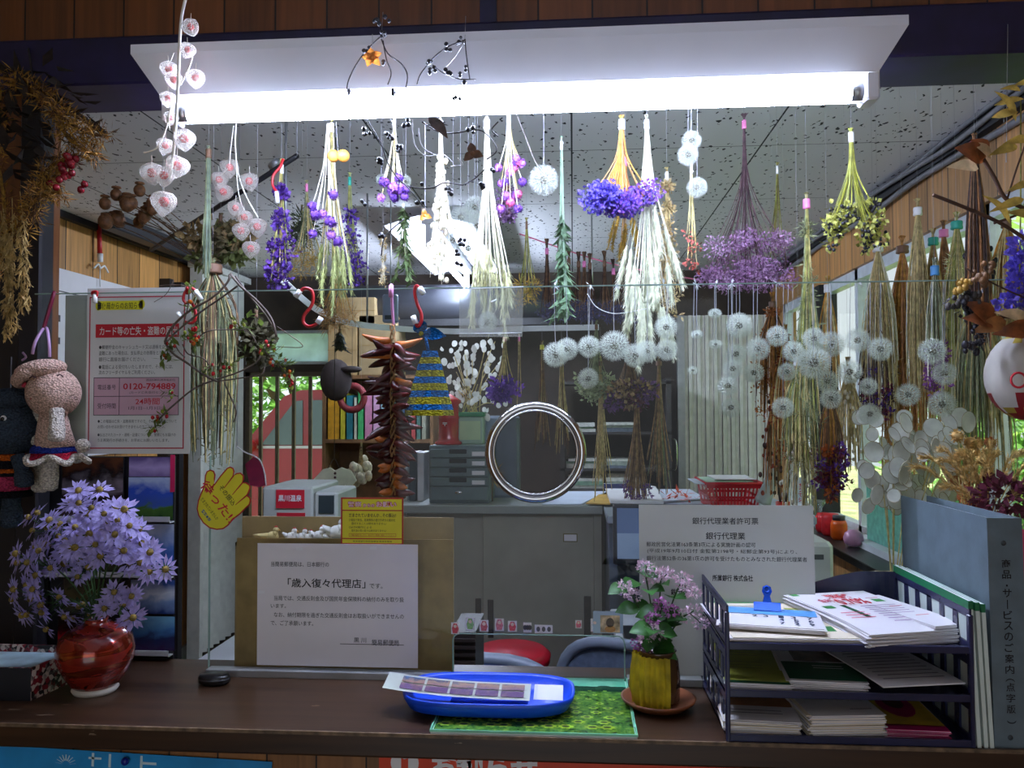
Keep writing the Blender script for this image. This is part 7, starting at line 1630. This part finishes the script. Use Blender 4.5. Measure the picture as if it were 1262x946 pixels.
for i in range(24):
    a_ = -.62 + 1.6 * i / 23; L_ = U(.13, .19); e = n2 + Vector((math.sin(a_) * L_ * 1.0, U(-.07, .07), math.cos(a_) * L_ * .9 + .02)); d = (e - n2).normalized(); o = thing('foxtail_grass', ordn[i] + ' foxtail counted clockwise in the fan standing behind the binder', 'dried flowers', n2, 'foxtails behind the binder'); tag(o, kind='thing'); mid = n2.lerp(e, .55) + Vector((0, 0, .03)); MB(gold).tube(bez([n2 - Vector((0, 0, .04)), n2 + Vector((0, 0, .03)), mid], 4), .0011, 4).build('stem', o)
    pth = bez([mid, e, e + Vector((math.sin(a_) * .05, 0, -.03 * abs(a_) + .02))], 4); mb = MB(fx)
    for q0, q1 in zip(pth, pth[1:]): mb.ear(q0, q1, .0075, 20, .0016, .016, .6)
    mb.build('plume', o)
o = thing('dried_cockscomb', 'dark crimson dried cockscomb behind the pink magazine', 'dried flowers', n2); e = W(1240, 612, 1.66); mb = MB(P('dark crimson comb', (92, 22, 48), .8, .25, 90)); mb.fluff(e, .05, 260, .022, .016, (1.3, .8, .7)); mb.build('flower_head', o); MB(brown).tube([n2 - Vector((0, 0, .03)), e], .003, 5).build('stem', o)
o = thing('hanging_fan', 'orange fringed dried bloom low behind the binder top', 'dried flowers', n1); mb = MB(P('orange bloom', (206, 110, 60), .7, .2, 90, 0, .2)); e = W(1190, 646, 1.66); mb.fluff(e, .04, 130, .03, .004, (1.4, .8, .7)); mb.build('flower_head', o); MB(brown).tube([n1 - Vector((0, 0, .03)), e], .002, 5).build('stem', o)
# made-up pale box standing in for a white lamp, right behind the placard
o = thing('pale_box', 'pale grey stand-in box half hidden behind the placard', 'office machine', W(1015, 700, 2.5)); a, c = W(990, 705, 2.5), W(1036, 648, 2.5); mb = MB(P('pale box plastic', (196, 202, 198), .4, .04, 9)); mb.box((a.x - .18, 2.5, .735), (c.x - .02, 2.8, c.z - .05), None, .012).box((a.x - .18, 2.62, c.z - .055), (c.x - .07, 2.8, c.z), None, .01); mb.build('housing', o); MB(P('pale box seam', (90, 94, 96), .4, .04, 9)).box((a.x + .03, 2.4985, c.z - .1), (a.x + .06, 2.501, c.z - .085)).build('panel_mark', o)
# stool, chairs seen through the pass-through
stl = thing('stool', 'round red padded stool seen through the pass-through', 'stool', (W(630, 800, 2.8).x, 2.8, 0)); c = Vector((W(630, 800, 2.8).x, 2.8, 0)); zc_ = W(630, 803, 2.8).z; MB(P('red vinyl', (190, 20, 44), .4, .06, 9)).lathe([(.115, zc_ - .04), (.132, zc_ - .034), (.136, zc_ - .006), (.115, zc_ + .012), (0, zc_ + .016)], c, 32).build('seat', stl)
MB(P('chrome', (0, 0, 0))).tube([c + Vector((0, 0, .03)), c + Vector((0, 0, zc_ - .03))], .02, 10).lathe([(.2, 0), (.2, .015), (.05, .04), (0, .04)], c, 24).build('pedestal', stl)
def chair(label, cx, cy, zt, rz, m_):
    o = thing('office_chair', label, 'chair', (cx, cy, 0), None, (0, 0, rz)); fr = P('grey chair shell', (120, 130, 146), .4, .06, 9)
    pts = [Vector((.21 * math.copysign(abs(math.cos(t)) ** .6, math.cos(t)), .02, zt - .2 + .2 * abs(math.sin(t)) ** .6 * (1 if math.sin(t) >= 0 else -1))) for t in [6.2832 * i / 32 for i in range(32)]]
    MB(fr).tube(pts + [pts[0]], .016, 7, False).build('back_frame', o, local=True); MB(m_).add([(p.x * .96, .02, p.z) for p in pts] + [(p.x * .96, .05, p.z) for p in pts], [tuple(range(32)), tuple(range(63, 31, -1))]).build('backrest', o, local=True)
    MB(m_).box((-.22, -.44, .40), (.22, .0, .45), None, .02).build('seat', o, local=True); MB(fr).tube([(0, .04, zt - .38), (0, -.05, .42)], .02, 8).build('back_post', o, local=True); MB(fr).tube([(0, -.2, .05), (0, -.2, .4)], .025, 10).build('column', o, local=True)
    mb = MB(fr)
    for k in range(5): a_ = k * 1.2566; mb.tube([(0, -.2, .08), (.26 * math.cos(a_), -.2 + .26 * math.sin(a_), .04)], .016, 6).ball((.26 * math.cos(a_), -.2 + .26 * math.sin(a_), .028), .028, 8, 6)
    mb.build('star_base', o, local=True); return o
chair('blue grey office chair low behind the left of the pass-through', W(588, 812, 1.95).x, 1.97, W(600, 808, 1.97).z, 3.05, P('slate blue cloth', (56, 72, 110), .8, .1, 60))
chair('pale grey framed office chair at the right of the pass-through', W(775, 805, 2.1).x, 2.12, W(760, 797, 2.12).z, -.45, P('grey blue cloth', (84, 96, 116), .8, .1, 60))
o = thing('waste_bin', 'dark brown louvred bin behind the left edge of the pass-through', 'bin', W(575, 815, 1.6)); a, c = W(556, 770, 1.6), W(586, 770, 1.6); mb = MB(P('dark brown louvre', (44, 36, 36), .5, .1, 9)); mb.box((a.x, 1.6, 0), (c.x, 1.75, W(575, 779, 1.6).z)); 
for k in range(6): z = W(575, 790 + 9 * k, 1.6).z; mb.box((a.x, 1.594, z), (c.x, 1.6, z + .006))
mb.build('bin', o)
# white pottery hens on the ledge
hm = P('white pottery', (232, 230, 228), .25, .03, 9)
for i, (x, s_, lb) in enumerate(((359, 1.0, 'white pottery hen at the left end of the low ledge'), (372, .95, 'pecking white pottery hen second from left on the low ledge'), (380, .85, 'small white pottery hen third from left on the low ledge'), (393, 1.15, 'upright white pottery hen fourth from left on the low ledge'), (404, 1.0, 'white pottery hen fifth from left on the low ledge'), (416, 1.7, 'largest white pottery hen beside the yellow notice'), (336, 1.1, 'cream pottery bird with long tail alone at the left of the ledge'))):
    c = W(x, 668, YG + .055); q = .0128 * s_; o = thing('pottery_hen', lb, 'ornament', c, 'pottery hens on the low ledge'); m_ = hm if i < 6 else P('cream pottery', (206, 186, 130), .3, .05, 9)
    mb = MB(m_); mb.ball(c + Vector((0, 0, q * .72)), q * .75, 12, 8, (1.1, .75, .95)).ball(c + Vector((q * .45, 0, q * 1.6)), q * .38, 10, 7, (1.1, .9, 1)).tube([c + Vector((q * .25, 0, q * .9)), c + Vector((q * .42, 0, q * 1.55))], [q * .5, q * .3], 10)
    mb.tube([c + Vector((-q * .5, 0, q * .8)), c + Vector((-q * (1.3 if i < 6 else 2.6), 0, q * (1.35 if i < 6 else .9)))], [q * .45, q * .12], 8); mb.build('body', o)
    MB(P('hen comb', (200, 60, 60), .4, .1, 9)).ball(c + Vector((q * .45, 0, q * 1.98)), q * .16, 6, 5, (1.6, .5, 1)).build('comb', o); MB(P('hen beak', (210, 150, 60), .4, .1, 9)).tube([c + Vector((q * .8, 0, q * 1.6)), c + Vector((q * 1.05, 0, q * 1.52))], [q * .13, q * .02], 6).build('beak', o)
# boxes with red signs behind the kraft board, little shirt, shelf
pr_ = P('pale box board', (186, 190, 184), .6, .04, 9)
o = thing('letter_scale', 'pale office box with sloped top behind the kraft board at the left', 'office machine', W(370, 660, 2.2)); a, c = W(322, 700, 2.2), W(416, 606, 2.2); mb = MB(pr_); mb.box((a.x, 2.2, .735), (W(385, 700, 2.2).x, 2.45, W(370, 600, 2.2).z), None, .006).box((W(386, 700, 2.2).x, 2.2, .735), (c.x, 2.4, W(370, 606, 2.2).z), None, .006); mb.mat(P('dark display', (50, 60, 62), .3, .1, 9)).box((W(393, 640, 2.2).x, 2.196, W(370, 632, 2.2).z), (W(412, 640, 2.2).x, 2.2, W(370, 610, 2.2).z)); mb.build('housing', o)
o2 = thing('side_desk', 'plain low desk behind the kraft board at the left', 'desk', (-.75, 2.3, 0)); MB(P('white desk top', (0, 0, 0))).box((-1.1, 2.1, .71), (-.5, 2.6, .735), None, .004).build('desk_top', o2); mb = MB(P('grey desk frame', (0, 0, 0)))
for x in (-1.08, -.55):
    for y in (2.13, 2.55): mb.box((x, y, 0), (x + .03, y + .03, .71))
mb.build('legs', o2)
for (bx, lb) in (((340, 604, 375, 626), 'upper red sticker with white lettering on the pale box'), ((341, 632, 376, 644), 'lower red sticker with white lettering on the pale box')):
    s = Sheet('red_sticker', lb, 'sticker', bx, 2.194, red, 'red stickers on the pale box', .001); s.text('黒川温泉', (bx[0] + 3, bx[1] + 6, bx[2] - 3, min(bx[1] + 14, bx[3] - 2)), white, bold=.02, lay=4); s.done()
o = thing('little_shirt', 'small cream shirt ornament hanging before the bookcase', 'ornament', W(408, 610, 2.6)); Ysh = 2.6; sh = [(385, 592), (398, 578), (406, 576), (412, 580), (420, 576), (432, 580), (439, 592), (432, 600), (425, 597), (425, 640), (396, 640), (396, 600), (390, 604)]
mb = MB(P('cream cloth', (206, 206, 176), .8, .05, 30, 0, .2)); mb.prism([(W(x, y, Ysh).x, W(x, y, Ysh).z) for x, y in sh], lambda u, v, w: Vector((u, Ysh + w, v)), .012); mb.build('shirt', o)
for y in (583, 588): MB(P('dark bead', (60, 24, 24), .4, .1, 9)).ball(W(413, y, Ysh - .004), .0045, 8, 6).build('button', o)
MB(P('dark cord', (50, 44, 40), .7, .1, 9)).tube(bez([W(404, 577, Ysh), W(412, 565, Ysh), W(418, 577, Ysh)], 4), .0012, 5).tube([W(412, 566, Ysh), Vector((W(412, 566, Ysh).x, Ysh, HC))], .0012, 5).build('cord', o)

# ---- bookcase at the back left
bw = P('brown bookcase wood', (110, 78, 46), .6, .15, 14); Yk = 4.75
x0_, x1_ = W(401, 540, Yk).x, W(530, 540, Yk).x
bc = thing('bookcase', 'brown wooden bookcase at the back with coloured books', 'bookcase', ((x0_ + x1_) / 2, Yk + .15, 0)); shelf_z = [W(450, y, Yk).z for y in (541, 462)]
mb = MB(bw).box((x0_ - .02, Yk, 0), (x0_, Yk + .32, shelf_z[1] + .02)).box((x1_, Yk, 0), (x1_ + .02, Yk + .32, shelf_z[1] + .02)).box((x0_, Yk + .3, 0), (x1_, Yk + .32, shelf_z[1])); mb.build('carcass', bc)
for z in shelf_z + [.85, .45, .08]: MB(bw).box((x0_, Yk - .005, z - .022), (x1_, Yk + .3, z)).build('shelf', bc)
cols = [(206, 150, 30), (200, 190, 50), (30, 110, 120), (190, 190, 170), (60, 160, 90), (200, 130, 160), (206, 160, 190), (170, 210, 220), (150, 40, 80), (120, 190, 190), (60, 90, 120), (90, 60, 40), (170, 60, 60), (60, 100, 90), (150, 150, 130), (120, 60, 80)]
nms = ['ochre', 'lemon', 'teal', 'bone white', 'green', 'pink', 'mauve pink', 'pale blue', 'wine', 'aqua', 'navy', 'brown', 'brick red', 'bottle green', 'putty', 'plum']
xx = x0_ + .01
for i, (c_, nm_) in enumerate(zip(cols, nms)):
    t_ = (.075, .035, .045, .022, .04, .05, .045, .04, .03, .045, .03, .03, .03, .03, .03, .03)[i]; h_ = .285 - .012 * (i % 4); o = thing('book', nm_ + ' spined book on the bookcase shelf, ' + ordn[i] + ' from the left', 'book', (xx + t_ / 2, Yk + .1, shelf_z[0]), 'books on the bookcase shelf')
    mb = MB(P('book ' + nm_, c_, .6, .08, 40)); mb.box((xx, Yk + .01, shelf_z[0]), (xx + t_ - .002, Yk + .014, shelf_z[0] + h_)).box((xx, Yk + .01, shelf_z[0]), (xx + .003, Yk + .21, shelf_z[0] + h_)).box((xx + t_ - .005, Yk + .01, shelf_z[0]), (xx + t_ - .002, Yk + .21, shelf_z[0] + h_)); mb.build('cover', o); MB(cream).box((xx + .003, Yk + .014, shelf_z[0] + .004), (xx + t_ - .005, Yk + .2, shelf_z[0] + h_ - .006)).build('pages', o); xx += t_ + .0015
    if xx > x1_ - .03: break
o = thing('red_ring', 'dark red padded ring hanging in front of the books', 'ring', W(434, 490, 4.6)); MB(P('dark red cloth', (110, 26, 30), .7, .15, 30)).torus(W(434, 490, 4.6), .07, .02, 24, 8, Matrix.Rotation(math.pi / 2, 3, 'X')).build('ring', o); MB(P('dark cord', (0, 0, 0))).tube([W(434, 478, 4.6), Vector((W(434, 478, 4.6).x, 4.6, HC))], .0015, 5).build('cord', o)
for i, (xa, xb, ya, yb, c_, lb) in enumerate(((404, 440, 462, 400, (168, 140, 96), 'lower left cardboard carton on top of the bookcase'), (442, 488, 462, 388, (150, 128, 92), 'wide cardboard carton at the right on top of the bookcase'), (412, 462, 399, 366, (176, 150, 108), 'upper cardboard carton lying on the left carton'))):
    a, c = W(xa, ya, Yk + .02), W(xb, yb, Yk + .02); o = thing('carton', lb, 'carton', a, 'cartons on the bookcase'); z0 = shelf_z[1] if i < 2 else W(430, 399, Yk + .02).z
    mb = MB(P('carton ' + str(i), c_, .8, .08, 12)); mb.box((a.x, Yk + .02, z0), (c.x, Yk + .3, c.z), None, .003); mb.build('box', o); MB(P('carton tape', (150, 120, 70), .4, .08, 12)).box((a.x, Yk + .018, (z0 + c.z) / 2 - .002), (c.x, Yk + .0205, (z0 + c.z) / 2 + .002)).build('flap_line', o)
# black hat like cap and herb spray before the cartons
o = thing('dark_cap', 'dark brown felt cap hanging before the cartons', 'cap', W(418, 470, 4.4)); mb = MB(P('dark felt', (44, 34, 32), .9, .15, 30)); c = W(414, 468, 4.4); mb.ball(c, .09, 14, 9, (1, .7, 1.3)).ball(W(432, 455, 4.38), .05, 10, 7, (1.3, .8, .4)); mb.build('felt', o); MB(P('dark cord', (0, 0, 0))).tube([c, Vector((c.x, c.y, HC))], .0015, 5).build('cord', o)
rail('small dark leafy sprig hanging before the cartons', 419, 400, 428, 6, 8, [oleaf], H_leaf(P('dark sprig leaf', (50, 56, 40), .8, .2, 60), .05, .025, 8), tieb, Y=3.3, ceil=HC)
# grey cylinder shaped air conditioner at the top back
ac = thing('air_conditioner', 'long rounded dark grey air conditioner below the ceiling at the back', 'air conditioner', W(560, 400, 4.9)); a, c = W(405, 372, 4.9), W(690, 372, 4.9); rr = .125; mb = MB(P('grey casing', (64, 66, 74), .35, .08, 9)); mb.tube([(a.x, 4.95, a.z - .02), (c.x, 4.95, a.z - .02)], rr, 28); mb.build('casing', ac); MB(P('dark louvre', (28, 28, 32), .5, .1, 9)).box((a.x + .05, 4.84, a.z - .16), (c.x - .05, 5.0, a.z - .12)).build('louvre', ac); mb = MB(P('grey casing', (0, 0, 0)))
for x in (a.x + .2, c.x - .2): mb.box((x, 4.94, a.z), (x + .04, 5.3, a.z + .05))
mb.build('bracket', ac)
# hanging tag device near the strap
o = thing('wall_phone', 'small blue grey device hanging behind the pink strap', 'device', W(482, 395, 3.4)); a, c = W(471, 397, 3.4), W(489, 362, 3.4); MB(P('blue grey device', (120, 132, 150), .4, .08, 9)).box((a.x, 3.4, a.z), (c.x, 3.44, c.z), None, .006).build('body', o); MB(P('dark display', (0, 0, 0))).box((a.x + .012, 3.397, a.z + .012), (c.x - .012, 3.401, a.z + .03)).build('display', o); MB(al).tube([((a.x + c.x) / 2, 3.42, c.z), ((a.x + c.x) / 2, 3.42, HC)], .003, 5).build('hanger', o)
# dark shelving in the middle with document piles
Yd_ = 4.85; x0_, x1_ = W(690, 560, Yd_).x, W(828, 560, Yd_).x; dk_ = P('dark steel shelf', (58, 54, 54), .5, .1, 9); sh_ = thing('shelf_unit', 'dark steel shelf unit stacked with documents at the back', 'shelf unit', ((x0_ + x1_) / 2, Yd_ + .2, 0)); zs = [W(760, y, Yd_).z for y in (602, 577, 532, 470)]
for x in (x0_, x1_ - .03): MB(dk_).box((x, Yd_, 0), (x + .03, Yd_ + .35, zs[-1] + .02)).build('upright', sh_)
for z in zs + [.1]: MB(dk_).box((x0_, Yd_, z - .015), (x1_, Yd_ + .35, z)).build('shelf', sh_)
dcols = [(176, 176, 170), (120, 150, 130), (200, 200, 196), (100, 110, 126), (150, 160, 150), (206, 206, 200), (140, 130, 120)]
for si, z in enumerate(zs[:3]):
    xx = x0_ + .045; k = 0
    while xx < x1_ - .2:
        w_ = U(.17, .22); h_ = 0; nst = random.randint(3, 5)
        for q_ in range(nst):
            t_ = U(.012, .028)
            if z + h_ + t_ > (zs[si + 1] - .03): break
            lv = ['bottom', 'middle', 'upper'][si]; MB(P('document ' + str((si * 7 + k) % 7), dcols[(si * 7 + k) % 7], .7, .1, 60)).box((xx + U(-.012, .012), Yd_ + U(.01, .03), z + h_), (xx + w_ + U(-.02, .01), Yd_ + .3, z + h_ + t_ - .001)).build('document_pile', None, f'document bundle on the {lv} dark shelf, stack {("one","two","three","four")[int((xx-x0_)/.19)%4]} from left, layer {("one","two","three","four","five")[q_]} from below', 'documents', 'documents on the dark shelves'); h_ += t_; k += 1
        xx += w_ + .03
# binders on lower dark wall: small coloured stack left of the drawer case
for i, (c_, lb) in enumerate((((190, 196, 196), 'white upright file left of the drawer case'), ((60, 70, 76), 'dark upright file left of the drawer case'), ((206, 206, 206), 'second white upright file touching the drawer case'))):
    a, c = W(497 + i * 10, 600, 3.6), W(505 + i * 10, 557, 3.6); o = thing('file', lb, 'file', a, 'files beside the drawer case'); MB(P('file ' + str(i), c_, .6, .06, 12)).box((a.x, 3.55, ztop), (c.x, 3.75, c.z), None, .002).build('cover', o); MB(paper).box((a.x + .005, 3.56, c.z), (c.x - .005, 3.74, c.z + .001)).build('pages', o)
pile('teal magazine lying left of the drawer case', ((484, 612), (524, 612), (527, 603), (492, 603)), ztop + .001, .022, P('teal magazine', (30, 120, 130), .4, .1, 30), 'magazine', 'magazine')
rail('garlic string of pale bulbs hanging below the bookcase shelf', 445, 545, 600, 12, 9, [beige], H_pods([podc], .022, 2, .6), tieb, name='garlic_string', Y=3.4, ceil=HC)

# ================================================================ outdoors
structure(MB(P('garden soil', (150, 160, 110), .9, .25, 3)).box((XR + .3, -8, -.3), (16, 22, -.05)).box((-14, YB + .4, -.3), (XR + .3, 22, -.05)), 'ground')
lm1 = P('sunlit leaf', (166, 206, 96), .6, .25, 3, 0, .4); lm2 = P('deep green leaf', (110, 160, 76), .6, .25, 3, 0, .4); tk = P('bark', (84, 64, 46), .9, .2, 12)
def shrub_mesh(n, m_, L):
    mb = MB(m_)
    for _ in range(n):
        d = rdir(); q = R() ** .4; p_ = Vector((d.x * q, d.y * q, d.z * q * 1.1 + 1.1)); dd = (d + rdir() * .8).normalized(); mb.dia(p_, dd, perp(dd)[0], L * U(.7, 1.3), L * .55, .08)
    return mb
sm = [shrub_mesh(2600, lm1, .13), shrub_mesh(2600, lm2, .12)]
sm = [x.mesh('shrub leaves') for x in sm]
tb_ = MB(tk)
for i in range(5): a_ = i * 1.26; tb_.tube([(0, 0, -.1), (.25 * math.cos(a_), .25 * math.sin(a_), .7), (.6 * math.cos(a_), .6 * math.sin(a_), 1.3)], [.06, .04, .015], 6)
tbm = tb_.mesh('shrub stems')
for i, (x, y, s_, k, lb) in enumerate(((3.6, 2.6, 1.0, 0, 'sunlit bush outside the right window nearest the counter'), (3.2, 4.2, .8, 0, 'yellow green bush outside the middle of the right window'), (4.8, 3.6, 1.5, 1, 'tall deep green tree shrub behind the bushes outside the right window'), (3.0, 5.8, .9, 1, 'deep green bush outside beyond the window corner'), (4.6, 6.2, 1.6, 0, 'tall sunlit shrub outside beyond the window corner'), (6.5, 5.0, 2.2, 1, 'largest dark tree far outside the right window'), (6.2, 8.5, 2.2, 0, 'tall pale green tree far outside past the window corner'), (4.4, 1.2, 1.4, 1, 'dark bush outside the near end of the right window'), (-3.6, 11.5, 1.8, 1, 'dark green tree behind the red car'), (-6.4, 12, 2.0, 0, 'pale green tree behind the front of the red car'), (-1.0, 12.5, 2.0, 1, 'dark tree behind the rear of the red car'))):
    o = thing('shrub', lb, 'shrub', (x, y, -.06), 'greenery outside the windows')
    for nm_, me in (('foliage', sm[k]), ('stem', tbm)):
        q = bpy.data.objects.new(nm_, me); col.objects.link(q); q.parent = o; q.scale = (s_, s_, s_); q.rotation_euler = (0, 0, i * 1.1); ORG[q.name] = Vector((x, y, 0))
# red car
cr_ = P('red car paint', (120, 5, 12), .3, .03, 3, 0, 0, .2); cg = P('dark car glass', (70, 86, 92), .08, .1, 3); ty = P('tyre rubber', (24, 24, 26), .8, .1, 9); cw = P('hub silver', (170, 172, 176), .3, .05, 9, .8)
Yc = 7.7; xs = W(340, 500, Yc).x; car = thing('car', 'red car parked outside the barred back window', 'car', (xs + 1.0, Yc + .8, -.05))
side = [(xs - 1.25, .32), (xs - 1.28, .62), (xs - 1.15, .86), (xs - .55, 1.0), (xs - .38, 1.06), (xs + .08, 1.60), (xs + .25, 1.66), (xs + 1.7, 1.68), (xs + 2.1, 1.58), (xs + 2.35, 1.1), (xs + 2.4, .6), (xs + 2.35, .32)]
def cprism(mb, poly, y0, y1): mb.prism(poly, lambda u, v, w: Vector((u, y0 + w, v)), y1 - y0); return mb
mb = MB(cr_); cprism(mb, side, Yc, Yc + 1.5); mb.box((xs - 1.2, Yc - .01, .55), (xs + 2.36, Yc + .0, .60)); mb.build('body', car)
for a_ in ([(xs - .14, 1.13), (xs + .19, 1.55), (xs + .27, 1.56), (xs + .27, 1.13)], [(xs + .34, 1.13), (xs + .34, 1.56), (xs + 1.05, 1.57), (xs + 1.05, 1.13)], [(xs + 1.13, 1.13), (xs + 1.13, 1.57), (xs + 1.7, 1.57), (xs + 2.1, 1.13)]): cprism(MB(cg), a_, Yc - .012, Yc + .01).build('side_window', car)
mb = MB(cg); mb.quad((xs - .39, Yc + .08, 1.07), (xs - .39, Yc + 1.42, 1.07), (xs + .05, Yc + 1.36, 1.585), (xs + .05, Yc + .14, 1.585)); mb.build('windscreen', car) 
MB(P('window trim', (160, 160, 160), .3, .05, 9, .7)).box((xs - .3, Yc - .016, 1.095), (xs + 2.2, Yc, 1.12)).build('window_trim', car); MB(cr_).ball((xs - .22, Yc - .1, 1.12), .09, 10, 7, (.8, 1, .7)).build('wing_mirror', car)
for x in (xs - .75, xs + 1.75):
    w_ = MB(ty).lathe([(.2, -.09), (.29, -.08), (.3, 0), (.29, .08), (.2, .09)], (x, Yc + .08, .25), 24, Matrix.Rotation(math.pi / 2, 3, 'X')).build('wheel', car); MB(cw).lathe([(.2, 0), (.17, .02), (0, .03)], (x, Yc - .01, .25), 20, Matrix.Rotation(math.pi / 2, 3, 'X')).build('hub_cap', w_)
MB(P('head lamp', (220, 224, 226), .1, .05, 9)).ball((xs - 1.18, Yc + .12, .76), .11, 10, 7, (.7, .9, .8)).build('head_lamp', car)
# red pennant flag hanging before the left window
o = thing('pennant', 'dark red fan shaped pennant with white edge hanging behind the hand sign', 'pennant', W(315, 610, 2.4)); Yp_ = 2.4; pl = [(302, 572), (312, 563), (319, 566), (324, 578), (327, 598), (320, 600), (308, 598)]
mb = MB(P('wine red felt', (130, 20, 56), .7, .1, 30)); mb.prism([(W(x, y, Yp_).x, W(x, y, Yp_).z) for x, y in pl], lambda u, v, w: Vector((u, Yp_ + w, v)), .006); mb.build('cloth', o); MB(white).tube(bez([W(x, y, Yp_ - .003) for x, y in ((292, 550), (302, 557), (314, 562), (321, 568), (326, 582), (328, 598))], 4), .0022, 5).build('white_cord', o); MB(thr).tube([W(292, 550, Yp_), Vector((W(292, 550, Yp_).x, Yp_, HC))], .0012, 5).build('hanger', o)
